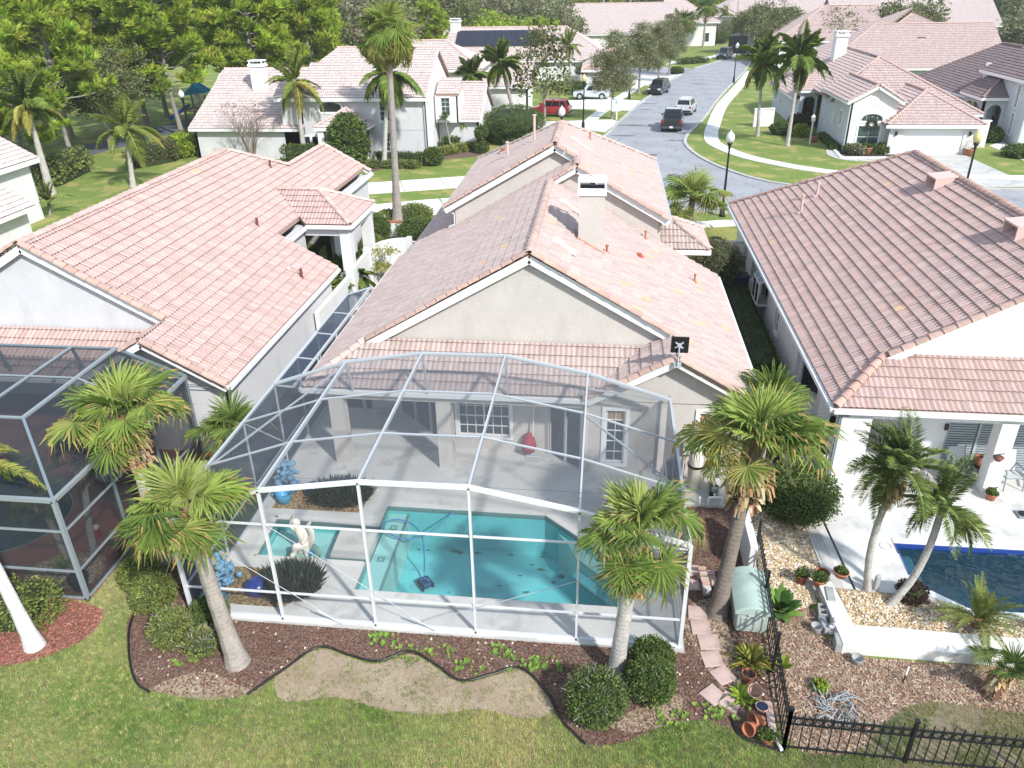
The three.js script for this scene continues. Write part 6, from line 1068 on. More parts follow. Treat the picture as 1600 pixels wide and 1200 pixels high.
palm({ name: 'fan_palm', label: 'young green fan palm in the gap behind the ragged palm', base: [5.15, -20.9], top: V(5.2, 2.5, -20.9), R: 0.8, n: 14, set: fanSet('fanDark'), r0: 0.1, r1: 0.08, elev: [85, 10] });
const dateSet = featherSet('date', { n: 54, leaflet: 0.28, hang: 0.35, vee: 0.5, wd: 0.0055 }), yDate = [feather(GREEN.yellow, 0.7, 40, 0.24, 0.6, 0.3, 0.011)];
palm({ name: 'date_palm', label: 'windblown pygmy date palm with a curved scaly trunk on the pebble planter', base: [7.06, -16.02], top: V(7.2, 3.7, -16.1), R: 1.4, n: 32, set: dateSet, mat: LM.feather, r0: 0.085, r1: 0.075, bend: 0, bow: V(-0.22, 0, 0.05), bumpy: 1, wind: V(-0.55, 0, 0.1), elev: [85, -35], skirt: 0.35, skirtR: 0.12, trunk: WOOD.palmPale });
palm({ name: 'date_palm', label: 'leaning pygmy date palm with a dry orange frond over the dark pool', base: [7.37, -15.47], top: V(8.2, 2.85, -15.9), R: 1.3, n: 30, set: dateSet, mat: LM.feather, r0: 0.09, r1: 0.08, bend: -0.3, bow: V(0.12, -0.15, 0), elev: [70, -30], yset: yDate, yellow: 0.25, trunk: WOOD.palmPale });
palm({ name: 'cycad', label: 'green sago cycad rosette on the pebbles beside the dark pool', base: [9.1, -14.75], top: V(9.1, 0.45, -14.75), R: 1.12, n: 46, set: [0.1, 0.3, 0.5].map((a) => feather([[0.16, 0.20, 0.045], [0.21, 0.25, 0.06], [0.27, 0.29, 0.075]], a, 34, 0.13, 0.05, 0.5, 0.014)), mat: LM.feather, r0: 0.14, r1: 0.12, elev: [70, 2], cat: 'cycad' });
palm({ name: 'cycad', label: 'part of a sago cycad at the right edge beside the dark pool', base: [10.75, -14.75], top: V(10.75, 0.4, -14.75), R: 0.8, n: 26, set: [0.1, 0.4].map((a) => feather([[0.10, 0.16, 0.04], [0.14, 0.20, 0.05]], a, 30, 0.13, 0.05, 0.5, 0.014)), mat: LM.feather, r0: 0.14, r1: 0.12, elev: [70, 2], cat: 'cycad' });
palm({ name: 'fan_palm', label: 'short young fan palm leaning in the mulch below the white wall', base: [8.75, -13.0], top: V(8.95, 0.62, -12.95), R: 0.46, n: 10, set: fanSet('fanDark'), r0: 0.08, r1: 0.08, elev: [85, 15], wind: V(0.3, 0, -0.1), skirt: 0.3, skirtR: 0.12 });
palm({ name: 'queen_palm', label: 'palm with a white painted trunk base at the left edge of the lawn', base: [-13.1, -12.25], top: V(-14.35, 4.6, -13.0), R: 2.1, n: 18, set: featherSet('queenPale'), mat: LM.feather, r0: 0.15, r1: 0.11, bend: 0.05, trunk: WOOD.palmWhite, yset: [feather([...GREEN.yellow, ...GREEN.queenPale], 0.5, 56, 0.2, 0.3)], yellow: 0.5, elev: [75, -15], flare: 1.7 });
const at3 = (bx_, by, tx, ty) => { const b = G(bx_, by), d = ray(tx, ty), t = ((b.x) * d.x + (b.z) * d.z) / (d.x * d.x + d.z * d.z); return { base: [b.x, b.z], top: EYE.clone().addScaledVector(d, t) }; };
palm({ name: 'washington_palm', label: 'tall fan palm with a long grey trunk between the two white driveways', ...at3(622, 357, 606, 48), R: 1.12, n: 40, set: fanSet('fan'), r0: 0.24, r1: 0.15, bend: 0, flare: 1.9, skirt: 1.2, skirtR: 0.5, elev: [85, -70], trunk: WOOD.palm });
const qs = featherSet('queen', { n: 64, leaflet: 0.32, hang: 0.9, vee: 0.45, wd: 0.0065 }), qp = featherSet('queenPale', { n: 64, leaflet: 0.32, hang: 0.9, vee: 0.45, wd: 0.0065 }), yq = [feather(GREEN.yellow, 0.8, 50, 0.2, 0.9, 0.3, 0.012)];
const Q = (b, label, o = {}) => palm({ name: 'queen_palm', label, ...at3(...b), mat: LM.feather, set: o.dark ? qs : qp, R: 2.8, n: 22, r0: 0.2, r1: 0.14, bend: 0, elev: [80, -25], trunk: WOOD.palmPale, yset: yq, yellow: 0.15, ...o });
Q([208, 292, 197, 200], 'full queen palm with drooping fronds on the lawn behind the pink roof', { R: 2.9, n: 22 });
Q([80, 303, 42, 165], 'queen palm with yellow lower fronds beside the white wall at the left edge', { R: 2.8, yellow: 0.5, r0: 0.3, dark: true });
Q([476, 252, 462, 130], 'queen palm in front of the two-storey house beside the bare tree', { R: 3.0, n: 22 });
Q([600, 262, 606, 118], 'dark queen palm close behind the tall fan palm', { R: 3.2, n: 22, dark: true });
Q([430, 150, 428, 78], 'pale palm showing above the chimney of the two-storey house', { R: 3 });
palm({ name: 'fan_palm', label: 'bright bushy fan palm by the street lamp behind the entrance roof', base: [5.3, -47.6], top: V(5.4, 2.0, -47.8), R: 1.15, n: 32, set: fanSet('fan'), r0: 0.2, r1: 0.18, elev: [80, -25] });
Q([1230, 228, 1250, 92], 'queen palm with a white trunk on the lawn of the house with the wreath', { R: 3.1, dark: true, n: 22, r0: 0.17 });
Q([1183, 213, 1192, 100], 'queen palm with a white trunk beside the low white garden wall', { R: 2.8, dark: true, n: 22, r0: 0.16 });
Q([810, 205, 783, 100], 'taller green palm behind the domed shrub', { R: 2.7, dark: true, n: 22, trunk: WOOD.palm });
Q([745, 190, 738, 118], 'smaller green palm at the corner of the white two-storey house', { R: 2.4, dark: true, n: 22 });
Q([893, 140, 889, 72], 'yellowish palm in front of the white gable beside the flowering tree', { R: 2.6, n: 22 });
palm({ name: 'fan_palm', label: 'small palm with a slim trunk on the hedge by the garage of the white house', ...at3(706, 238, 696, 186), R: 0.95, n: 18, set: featherSet('date'), mat: LM.feather, r0: 0.07, r1: 0.06, elev: [70, -30], bend: 0 });
palm({ name: 'fan_palm', label: 'small yellow-tipped palm with twin stems on the hedge by the white garage', ...at3(712, 232, 722, 190), R: 1.0, n: 20, set: [feather([...GREEN.yellow, ...GREEN.queenPale], 0.6, 40, 0.22, 0.6)], mat: LM.feather, r0: 0.07, r1: 0.06, elev: [70, -40], bend: 0 });
palm({ name: 'fan_palm', label: 'small dark palm with a brown trunk at the porch of the two-storey house, taller one', ...at3(502, 225, 500, 185), R: 1.1, n: 18, set: fanSet('fanDark'), r0: 0.12, r1: 0.1, elev: [75, -20], bend: 0, trunk: WOOD.brown });
palm({ name: 'fan_palm', label: 'small dark palm at the porch of the two-storey house, lower one by the column', ...at3(510, 223, 511, 192), R: 0.9, n: 14, set: fanSet('fanDark'), r0: 0.12, r1: 0.1, elev: [75, -20], bend: 0, trunk: WOOD.brown });
palm({ name: 'courtyard_palm', label: 'feathery palm in the courtyard of the pink-roofed house, under the porch corner', base: [-12.75, -33.2], top: V(-12.7, 0.9, -33.2), R: 1.6, n: 22, set: featherSet('queen'), mat: LM.feather, r0: 0.1, r1: 0.08, elev: [80, 0] });
palm({ name: 'courtyard_palm', label: 'feathery palm in the courtyard of the pink-roofed house, beside the white side wall', base: [-12.3, -35.0], top: V(-12.2, 1.1, -35.0), R: 1.7, n: 22, set: featherSet('queen'), mat: LM.feather, r0: 0.1, r1: 0.08, elev: [80, 0] });
palm({ name: 'fan_palm', label: 'low spiky palm at the foot of the white wall at the left edge', ...at3(78, 335, 76, 318), R: 1.7, n: 14, set: featherSet('date'), mat: LM.feather, r0: 0.1, r1: 0.1, elev: [75, 10], bend: 0 });
palm({ name: 'fan_palm', label: 'small palm standing on the lawn behind the white garage house', ...at3(1420, 118, 1421, 95), R: 1.5, n: 12, set: featherSet('queenPale'), mat: LM.feather, r0: 0.1, r1: 0.1, elev: [85, 45], bend: 0 });
palm({ name: 'fan_palm', label: 'palm in the court of the dark-roofed house behind the porch roof', ...at3(1525, 165, 1520, 130), R: 1.9, n: 16, set: featherSet('queen'), mat: LM.feather, r0: 0.1, r1: 0.1, elev: [75, 0], bend: 0 });
palm({ name: 'washington_palm', label: 'fan palm with a red-brown skirt beside the far white house', ...at3(1098, 75, 1104, 12), R: 1.7, n: 26, set: fanSet('fanDark'), r0: 0.22, r1: 0.18, bend: 0, skirt: 2.4, skirtR: 0.8, elev: [80, -40] });
palm({ name: 'washington_palm', label: 'dark fan palm rising over the street trees', ...at3(1068, 82, 1068, 34), R: 1.9, n: 26, set: fanSet('fanDark'), r0: 0.22, r1: 0.18, bend: 0, elev: [85, -50] });
Q([1138, 62, 1136, 22], 'windblown yellowish palm in front of the farthest white walls', { R: 2.6, n: 12, r0: 0.15, wind: V(-0.5, 0, 0) });
for (const [i, [b, y, x, yt]] of [[940, 62, 945, -40], [955, 60, 960, -5], [983, 58, 987, -45], [1004, 56, 1008, -40], [1028, 52, 1034, -42], [1053, 60, 1056, -30], [1150, 62, 1157, -38], [898, 58, 900, 0], [914, 56, 917, 3], [870, 68, 868, 8], [861, 68, 860, 6], [878, 66, 879, 7], [911, 52, 912, 6]].entries())
palm({ name: 'washington_palm', label: 'very tall thin fan palm in the far row, ' + ['seventh', 'eighth', 'ninth', 'tenth', 'eleventh', 'twelfth', 'thirteenth', 'fourth', 'sixth', 'second', 'first', 'third', 'fifth'][i] + ' from the left', group: 'row of very tall thin palms far off', ...at3(b, y, x, yt), R: 1.6, n: 20, set: fanSet('fan'), r0: 0.2, r1: 0.14, bend: 0, elev: [80, -45], trunk: WOOD.palmPale });
palm({ name: 'washington_palm', label: 'fan palm standing above the trees at the far right', ...at3(1492, 40, 1502, 8), R: 1.8, n: 20, set: fanSet('fan'), r0: 0.2, r1: 0.16, bend: 0, skirt: 2, skirtR: 0.6, elev: [80, -40] });
for (const [x, y, ty, l] of [[926, 66, 48, 'small palm in front of the long pale roofs'], [1400, 30, 22, 'small palm between the roofs at the far right, beside the long roof'], [1452, 32, 25, 'small palm behind the peaked tile roof'], [1485, 48, 40, 'small palm at the corner of the far long roof']]) palm({ name: 'fan_palm', label: l, ...at3(x, y + 6, x, ty), R: 2, n: 16, set: featherSet('queenPale'), mat: LM.feather, r0: 0.15, r1: 0.12, elev: [80, -15], bend: 0 });

// ---------------------------------------------------------------- trees
const onG = (x, y) => gxz(x, y);
for (const [i, [b, h, k, l]] of [[[-47, -66], 15, 0.8, 'tall yellow-green pine behind the queen palm at the left edge'], [[-44, -80], 16, 0.85, 'big pine with pale branches above the fan of the queen palm'], [[-55, -78], 17, 0.85, 'broad pine filling the upper left corner'], [[-37.5, -86], 16.5, 0.85, 'pine with forked bare limbs in the middle of the pine group'], [[-33.5, -92], 15, 0.8, 'pine nearest the blue play canopy'], [[-52, -92], 17, 0.85, 'pine deep in the group behind the back road'], [[-44, -100], 17, 0.8, 'pine seen through the gap behind the forked one'], [[-63, -64], 15, 0.9, 'leaning pine cut by the left edge'], [[-58, -62], 12, 0.8, 'low pine by the back road at the left edge'], [[-26, -122], 11, 0.9, 'bright pine behind the tall fan palm'], [[-33, -128], 12, 0.9, 'bright pine among the oaks behind the chimney'],[[-45.5, -58.5], 9, 1.1, 'low bushy pine beside the palm with yellow fronds'], [[-50, -84], 16, 0.95, 'pine filling the gap left of the forked one'], [[-40, -92], 15, 0.95, 'pine behind the forked one'], [[-57, -70], 14, 1.0, 'bushy pine above the queen palm at the left edge'], [[-36, -99], 14, 1.0, 'pine leaning over the blue play canopy'], [[-66, -84], 17, 1.0, 'pine in the back of the group at the left edge'], [[-54, -104], 18, 0.95, 'tall pine in the back of the group']].entries())
pine({ label: l, base: b, h, k: k * 1.12, v: i % 3 });
for (const [b, h, R, kind, l, v] of [
[[-47.5, -77], 9, 3.6, 'oak', 'dark grey-green oak between the pines by the hedge', 0], [[-47, -72], 8, 3.2, 'oak', 'low dark oak under the pines', 1],
[[-34, -116], 13, 7, 'greyoak', 'broad grey-green oak behind the chimney of the two-storey house', 0], [[-40, -126], 13, 7.5, 'greyoak', 'grey-green oak deep behind the chimney, left of the other one', 1], [[-45, -132], 14, 8, 'greyoak', 'pale oak beyond the pine group', 2], [[-36, -142], 12, 7, 'oak', 'dark oak behind the pale oak and the chimney', 2], [[-32, -148], 14, 8, 'oak', 'oak in the second row behind the tall palm', 0],
[[-21, -150], 9, 5.5, 'lime', 'bright lime-green tree behind the second pink roof', 0], [[-30, -152], 9, 5.5, 'lime', 'bright lime-green tree just right of the tall palm', 1], [[-12, -150], 8, 3, 'lime', 'yellow-green tree by the solar roof chimney', 2],
[[-13, -166], 11, 6.5, 'greyoak', 'big pale oak beyond the solar roof', 1], [[-20, -172], 12, 7, 'greyoak', 'pale oak left of the row of thin palms', 2], [[-16, -180], 13, 9, 'oak', 'far oak behind the solar roof', 1], [[10, -230], 13, 9, 'oak', 'dark trees behind the long pale roofs, western one', 0], [[24, -240], 13, 9, 'lime', 'yellow-green tree behind the long pale roofs', 1], [[38, -245], 13, 9, 'oak', 'dark trees behind the long pale roofs, eastern one', 2],
[[47, -150], 9, 6, 'oak', 'dark oak left of the far tile roofs', 1], [[38, -148], 8, 5, 'oak', 'oak at the far right bend of the street', 2], [[56, -165], 9, 6, 'oak', 'oak behind the peaked tile roof', 0],
[[68, -118], 8, 6, 'oak', 'dark oak between the dark roof and the far palm', 0], [[80, -135], 9, 7, 'oak', 'dark oak at the right edge', 2], [[74, -155], 9, 7, 'greyoak', 'grey oak near the tall palm at the far right', 0], [[90, -160], 8, 4, 'lime', 'yellow-green tree at the right edge', 2], [[95, -200], 11, 8, 'oak', 'oak above the right edge roofs', 1], [[70, -235], 11, 8, 'greyoak', 'far oak behind the long roof at the right', 2],
]) tree({ label: l, base: b, h, R, kind, v, r: 0.3 });
const st = (b, h, R, l, o = {}) => tree({ name: 'street_tree', label: l, base: b, h, R, kind: 'streetoak', v: o.v ?? 0, r: 0.17, low: 0.38, sy: o.sy ?? 0.95, ...o });
st(onG(956, 186), 7.0, 2.85, 'grey-green street tree beside the estate sign', { v: 0 }); st(onG(998, 146), 7.3, 3.0, 'grey-green street tree beside the dark parked car', { v: 1 }); st(onG(1028, 128), 7, 2.9, 'street tree between the driveways beyond the dark car', { v: 2 }); st(onG(1045, 117), 7.5, 2.8, 'street tree on the round mulch ring at the corner', { v: 1 });
st(onG(1178, 84), 9, 4.2, 'dark street tree hanging over the black truck trailer', { v: 0, kind: 'oak' }); st(onG(1214, 96), 8.5, 4.4, 'dark tree behind the queen palms', { v: 2, kind: 'oak' });
tree({ name: 'flowering_tree', label: 'magnolia-like tree with pale blotched leaves by the red car', base: onG(850, 195), h: 8.6, R: 3.6, kind: 'magnolia', v: 0, r: 0.15, low: 0.12, sy: 1.05 });
tree({ name: 'domed_tree', label: 'dark green tree clipped to a smooth dome behind the middle roof', base: onG(802, 222), h: 3.9, R: 3.0, kind: 'dome', v: 0, r: 0.12, low: 0.08, sy: 0.8 });
{ const g = ball(0, 0, 0, 0.84, 20, 12, 1, 0.6, 1); const d = scene.children[scene.children.length - 1]; const m = new THREE.Mesh(clean(g), M.soilGreen); m.name = 'branches'; m.position.copy(d.getObjectByName('crown').position); m.scale.copy(d.getObjectByName('crown').scale); d.add(finish(m)); }
for (const [x, y, h, R, l] of [[915, 130, 3.2, 1.5, 'low pale shrub tree by the silver car'], [1130, 66, 4.5, 2.2, 'small tree in front of the far white garage'], [1145, 64, 4.5, 2.2, 'small grey tree by the black trailer']]) tree({ label: l, base: onG(x, y), h, R, kind: 'greyoak', v: 1, r: 0.1 });
{ // bare, many-stemmed tree before the two-storey house
const [X, Z] = [-30.6, -66.6], t = thing('bare_tree', 'bare many-stemmed tree with a few red leaves against the white wall', 'tree', [X, 0, Z]), w = [];
for (let i = 0; i < 16; i++) { const a = i / 16 * 6.28 + rr(-0.2, 0.2), e1 = V(Math.cos(a) * rr(0.5, 1.1), rr(2.2, 2.9), Math.sin(a) * rr(0.4, 0.9)), o = V(Math.cos(a) * 0.15, 0, Math.sin(a) * 0.15); w.push(trunkGeo([o, e1.clone().multiplyScalar(0.5), e1], 0.06, 0.03, 1.2, 5, 6)); for (let k = 0; k < 5; k++) { const e2 = e1.clone().add(V(rr(-1.1, 1.1) + Math.cos(a) * 0.6, rr(0.8, 2.4), rr(-0.9, 0.9))); w.push(trunkGeo([e1, e1.clone().lerp(e2, 0.5).add(V(rr(-0.2, 0.2), 0.1, 0)), e2], 0.026, 0.006, 1, 4, 4)); } }
part('branches', w, std({ color: C(0.36, 0.29, 0.25), map: tBark }), t, true);
const m = new THREE.Mesh(crownOf('sparse', 0), LM.tree); m.name = 'leaves'; m.position.set(0, 4.0, 0); m.scale.set(2.3, 1.5, 1.8); t.add(finish(m));
}
// ---------------------------------------------------------------- shrubs and hedges
for (const [x, y, r, l, o] of [
[331, 975, 0.42, 'round dark green shrub beside the stout leaning palm trunk'], [272, 1000, 0.46, 'pale patchy shrub in the mulch left of the leaning palm', { cols: GREEN.shrubPale, twigs: 130 }], [318, 1018, 0.36, 'thin yellowish shrub with bare twigs at the foot of the leaning palm', { cols: GREEN.shrubPale, n: 170, twigs: 160 }], [245, 948, 0.5, 'loose green shrub at the corner of the mulch below the palms', { cols: GREEN.shrubPale }], [225, 915, 0.48, 'green shrub behind the loose one beside the screen corner', { cols: GREEN.shrubPale }],
[930, 1115, 0.6, 'largest clipped round shrub, with brown twigs on top, in front of the palm', { twigs: 260, n: 760 }], [1014, 1085, 0.5, 'clipped round shrub between the largest one and the pavers', { twigs: 60, n: 620 }], [1018, 1046, 0.44, 'clipped round shrub at the screen corner behind the other two', { n: 560 }],
[1240, 800, 1.05, 'large leafy shrub under the ragged fan palm beside the patio', { n: 900, leaf: 0.05, h: 1.35 }],
]) { const p = G(x, y); shrub({ label: l, at: [p.x, p.z], r, h: r * (o?.h ?? 1.75), ...o }); }
hedge({ label: 'broad leafy hedge at the corner of the dark screen', line: [[-15.6, -12.9], [-13.6, -13.1]], w: 1.15, h: 0.95, cols: GREEN.shrubPale, leaf: 0.05, dens: 190 });
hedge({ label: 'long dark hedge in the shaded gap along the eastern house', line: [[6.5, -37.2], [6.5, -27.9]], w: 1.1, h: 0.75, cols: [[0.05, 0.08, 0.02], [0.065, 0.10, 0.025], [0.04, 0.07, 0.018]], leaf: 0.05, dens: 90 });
shrub({ label: 'leafy bush at the end of the dark hedge near the young fan palm', at: [5.9, -25.2], r: 0.8, h: 1.3, leaf: 0.06 });
shrub({ label: 'tall rounded brownish bush in the gap beside the entrance roof', at: [5.6, -37.4], r: 1.25, h: 2.6, leaf: 0.05, n: 1000, cols: [[0.10, 0.11, 0.05], [0.14, 0.14, 0.07], [0.18, 0.16, 0.09]] });
hedge({ label: 'long clipped hedge along the back road', line: [gxz(45, 292), gxz(85, 290), gxz(130, 268)], w: 1.6, h: 2, leaf: 0.13, cols: GREEN.shrubPale });
hedge({ label: 'hedge behind the queen palm in front of the back road', line: [gxz(215, 262), gxz(265, 252), gxz(300, 232)], w: 1.4, h: 1.8, leaf: 0.12, cols: [[0.17, 0.13, 0.06], [0.13, 0.13, 0.05], [0.10, 0.13, 0.04]] });
shrub({ label: 'bright green bush beside the white wing of the two-storey house', at: gxz(288, 245), r: 1.1, h: 2, leaf: 0.12, cols: GREEN.lime });
hedge({ label: 'clipped hedge along the porch of the two-storey house', line: [[-27.3, -66.4], [-20.5, -66.3]], w: 0.9, h: 1.6, leaf: 0.09 });
shrub({ label: 'tall leafy tree-like bush in front of the porch of the two-storey house', at: [-21.3, -65.2], r: 1.5, h: 4.2, leaf: 0.16, n: 700, cols: [...GREEN.shrub, [0.18, 0.23, 0.05]] });
hedge({ label: 'row of clipped round bushes under the blank wall of the two-storey house', line: [[-19.3, -66.6], [-15.6, -66.4]], w: 0.85, h: 1.0, leaf: 0.07 });
hedge({ label: 'low pale hedge in front of the row of round bushes', line: [[-20.7, -65.0], [-15.7, -64.9]], w: 0.9, h: 0.6, leaf: 0.07, cols: GREEN.shrubPale });
shrub({ label: 'ball shrub at the front corner of the two-storey house', at: gxz(677, 258), r: 0.8, h: 1.4, leaf: 0.08 });
hedge({ label: 'yellow-green low hedge beside the front walk of the white garage', line: [gxz(690, 243), gxz(742, 233)], w: 1.0, h: 0.7, leaf: 0.08, cols: [[0.34, 0.36, 0.08], [0.28, 0.32, 0.06], [0.20, 0.25, 0.05]] });
hedge({ label: 'dark clipped hedge against the white garage wall', line: [gxz(696, 236), gxz(742, 228)], w: 0.9, h: 1.2, leaf: 0.08 });
{ const t = thing('topiary', 'two-tier topiary ball beside the garage of the white two-storey house', 'topiary', [gxz(753, 239)[0], 0, gxz(753, 239)[1]]); part('stem', cyl(0, 0.9, 0, 0.05, 0.06, 1.8, 6), WOOD.bark, t); for (const [y, r] of [[0.55, 0.62], [1.75, 0.58]]) { part('ball_core', ball(0, y, 0, r * 0.85, 12, 8), M.soilGreen, t); part('foliage', crownGeo([[0, y, 0, r, 1]], 220, 10, 0.07, GREEN.shrub, { clump: 0.14, inner: 0.92 }), LM.shrub, t, true); } }
hedge({ label: 'low dark hedges at the foot of the domed tree', line: [gxz(770, 222), gxz(800, 228), gxz(840, 224)], w: 1.4, h: 0.8, leaf: 0.09 });
hedge({ label: 'dark bushes left of the domed tree', line: [gxz(766, 210), gxz(772, 222)], w: 1.6, h: 2, leaf: 0.1 });
hedge({ label: 'low hedge island at the corner of the side street', line: [gxz(1068, 100), gxz(1096, 98)], w: 2.2, h: 0.9, leaf: 0.14, cols: GREEN.shrub });
shrub({ label: 'round bush on the mulch ring beside the corner street tree', at: gxz(1057, 115), r: 1, h: 0.9, leaf: 0.1 });
for (const [x, y, r, l] of [[905, 148, 1.0, 'bush behind the silver car by the pale wall'], [930, 147, 0.9, 'low bush at the bumper of the silver car'], [1108, 64, 1.8, 'bush before the far white house beside the red-skirted palm'], [1125, 68, 1.6, 'low bush on the far front lawn'], [1140, 62, 2.0, 'dark bush beside the black trailer']]) shrub({ label: l, at: gxz(x, y), r, h: r * 1.5, leaf: 0.12 });
for (const [x, y, r, h, c, l] of [[590, 385, 0.8, 1.9, 'shrub', 'dark green column of leaves beside the porch of the pink-roofed house'], [583, 398, 0.6, 1.2, 'shrubPale', 'paler clipped bush below the dark column of leaves'], [648, 350, 1.1, 1.2, 'shrubPale', 'round bush at the foot of the tall palm, right of the trunk'], [608, 352, 0.9, 0.9, 'shrubPale', 'low bush at the foot of the tall palm, left of the trunk'], [655, 372, 1.2, 1.1, 'shrub', 'hedge bush beside the white gate']]) { const p = gxz(x, y); shrub({ label: l, at: p, r, h, leaf: 0.06, cols: GREEN[c], n: 600 }); }
solo('mulch_bed', sheet(smooth([gxz(590, 362), gxz(620, 350), gxz(640, 352), gxz(640, 366), gxz(600, 372)], 24, true), 0.01), M.mulch, 'mulch round the foot of the tall palm', null, null, 'structure');
solo('mulch_bed', sheet(smooth([gxz(575, 270), gxz(600, 264), gxz(640, 262), gxz(664, 256), gxz(690, 250), gxz(750, 243), gxz(745, 233), gxz(690, 235), gxz(640, 245), gxz(575, 255)], 40, true), 0.01), M.mulch, 'mulch along the front of the two-storey house', null, null, 'structure');
{ // espaliered flowering shrub on the white side wall
const t = thing('wall_shrub', 'thin-stemmed flowering shrub in two tiers against the white side wall', 'shrub', [-10.9, 0, -37.0]);
part('stems', [0, 1, 2].map((i) => trunkGeo([V(i * 0.12 - 0.1, 0, 0), V(i * 0.2 - 0.2, 0.9, 0.1), V(i * 0.35 - 0.3, 1.8, 0)], 0.025, 0.015, 1, 5, 6)), WOOD.barkGrey, t, true);
part('foliage', crownGeo([[-0.3, 1.05, 0.1, 0.5, 0.4], [0.3, 1.0, 0.1, 0.4, 0.4], [0, 1.95, 0, 0.55, 0.45], [0.5, 1.8, 0, 0.4, 0.4]], 90, 10, 0.07, [[0.30, 0.32, 0.05], [0.22, 0.27, 0.05], [0.40, 0.38, 0.07]], { clump: 0.3, inner: 0.3 }), LM.shrub, t, true);
}
// ---------------------------------------------------------------- vehicles (front towards -z)
const paintOf = (c, metal = 0.3) => phys({ color: C(...c), roughness: 0.35, metalness: metal, clearcoat: 0.8, clearcoatRoughness: 0.08 });
M.tyre = std({ color: C(0.018, 0.018, 0.018), roughness: 0.9 }); M.rim = std({ color: C(0.55, 0.56, 0.58), roughness: 0.3, metalness: 0.8 }); M.tailRed = phys({ color: C(0.30, 0.012, 0.012), roughness: 0.15 }); M.lamp = phys({ color: C(0.75, 0.77, 0.78), roughness: 0.1 }); M.autoGlass = phys({ color: C(0.012, 0.015, 0.018), roughness: 0.04 });
function vehicle(label, cat, pos, turn, { L = 4.7, W = 1.88, H = 1.7, paint, belt = 1.02, hood = 1.15, roofA = 1.75, roofB = 4.2, rear = 4.55, pickup = false, name = 'parked_car', trim = M.bronze, group }) {
const t = thing(name, label, cat, [pos[0], 0.02, pos[1]], turn, group), s = (x) => x - L / 2, R = pickup ? 0.42 : 0.37, f0 = 0.19 * L, f1 = 0.79 * L;
const outline = (top) => { const q = new THREE.Shape(); q.moveTo(0.06, 0.32); q.lineTo(f0 - R - 0.05, 0.28); q.absarc(f0, 0.36, R + 0.06, PI, 0, true); q.lineTo(f1 - R - 0.06, 0.28); q.absarc(f1, 0.36, R + 0.06, PI, 0, true); q.lineTo(L - 0.05, 0.36); q.lineTo(L, 0.62); for (const p of top) q.lineTo(...p); q.lineTo(0.0, 0.62); q.closePath(); return q; };
const side = (sh, w, bev) => { const g = new THREE.ExtrudeGeometry(sh, { depth: w - 2 * bev, bevelEnabled: true, bevelThickness: bev, bevelSize: bev * 0.6, bevelOffset: -bev * 0.6, bevelSegments: 3, curveSegments: 10 }); g.translate(-L / 2, 0, -(w - 2 * bev) / 2); g.rotateY(-PI / 2); return g; }; // length along +z = rear
const body = side(outline(pickup ? [[L - 0.02, belt + 0.1], [rear + 0.1, belt + 0.12], [rear, belt + 0.02], [hood, belt], [0.3, belt - 0.08], [0.06, belt - 0.22]] : [[L - 0.06, belt + 0.02], [rear, belt + 0.05], [hood, belt - 0.02], [0.32, belt - 0.12], [0.08, belt - 0.28]]), W, 0.09);
const hw0 = W / 2 - 0.07, hw1 = W / 2 - 0.24, b0 = belt - 0.02, ring = [[-hw0, b0, s(hood)], [hw0, b0, s(hood)], [hw0, b0, s(rear)], [-hw0, b0, s(rear)]].map((p) => V(...p)), top = [[-hw1, H, s(roofA)], [hw1, H, s(roofA)], [hw1, H, s(roofB)], [-hw1, H, s(roofB)]].map((p) => V(...p));
const quads = (list) => { const g = new THREE.BufferGeometry(); g.setAttribute('position', new THREE.Float32BufferAttribute(list.flatMap(([a, b, c, d]) => [a, b, c, a, c, d].flatMap((p) => p.toArray())), 3)); g.computeVertexNormals(); return g; };
part('body', [body], paint, t); part('cabin', [quads([[ring[0], ring[1], top[1], top[0]], [ring[1], ring[2], top[2], top[1]], [ring[2], ring[3], top[3], top[2]], [ring[3], ring[0], top[0], top[3]]])], paint, t);
part('roof_panel', rbx(0, H + 0.005, (s(roofA) + s(roofB)) / 2, 2 * hw1 + 0.04, 0.06, roofB - roofA + 0.08, 0.03), paint, t);
const pane = (name, a, b, c, d, u0, u1, v0, v1, o = 0.012) => { const P = (u, v) => a.clone().lerp(b, u).lerp(d.clone().lerp(c, u), v), n = new THREE.Vector3().crossVectors(b.clone().sub(a), d.clone().sub(a)).normalize(), mid = P(0.5, 0.5); if (n.dot(mid.clone().sub(V(0, 1, 0))) < 0) n.negate(); part(name, quads([[P(u0, v0), P(u1, v0), P(u1, v1), P(u0, v1)].map((p) => p.addScaledVector(n, o))]), M.autoGlass, t); };
pane('windshield', ring[0], ring[1], top[1], top[0], 0.06, 0.94, 0.12, 0.93); pane('rear_window', ring[2], ring[3], top[3], top[2], 0.08, 0.92, pickup ? 0.1 : 0.25, 0.9);
const cuts = pickup ? [[0.08, 0.5], [0.54, 0.95]] : [[0.14, 0.42], [0.45, 0.72], [0.75, 0.93]];
for (const [u0, u1] of cuts) { pane('side_window', ring[1], ring[2], top[2], top[1], u0, u1, 0.14, 0.88); pane('side_window', ring[0], ring[3], top[3], top[0], u0, u1, 0.14, 0.88); }
for (const [z, sx] of [[s(f0), -1], [s(f0), 1], [s(f1), -1], [s(f1), 1]]) { const w = new THREE.CylinderGeometry(R, R, 0.24, 22); w.rotateZ(PI / 2); w.translate(sx * (W / 2 - 0.13), R, z); const wh = part('wheel', w, M.tyre, t); const r = new THREE.CylinderGeometry(R * 0.64, R * 0.64, 0.25, 14); r.rotateZ(PI / 2); r.translate(sx * (W / 2 - 0.125), R, z); part('rim', r, M.rim, wh); }
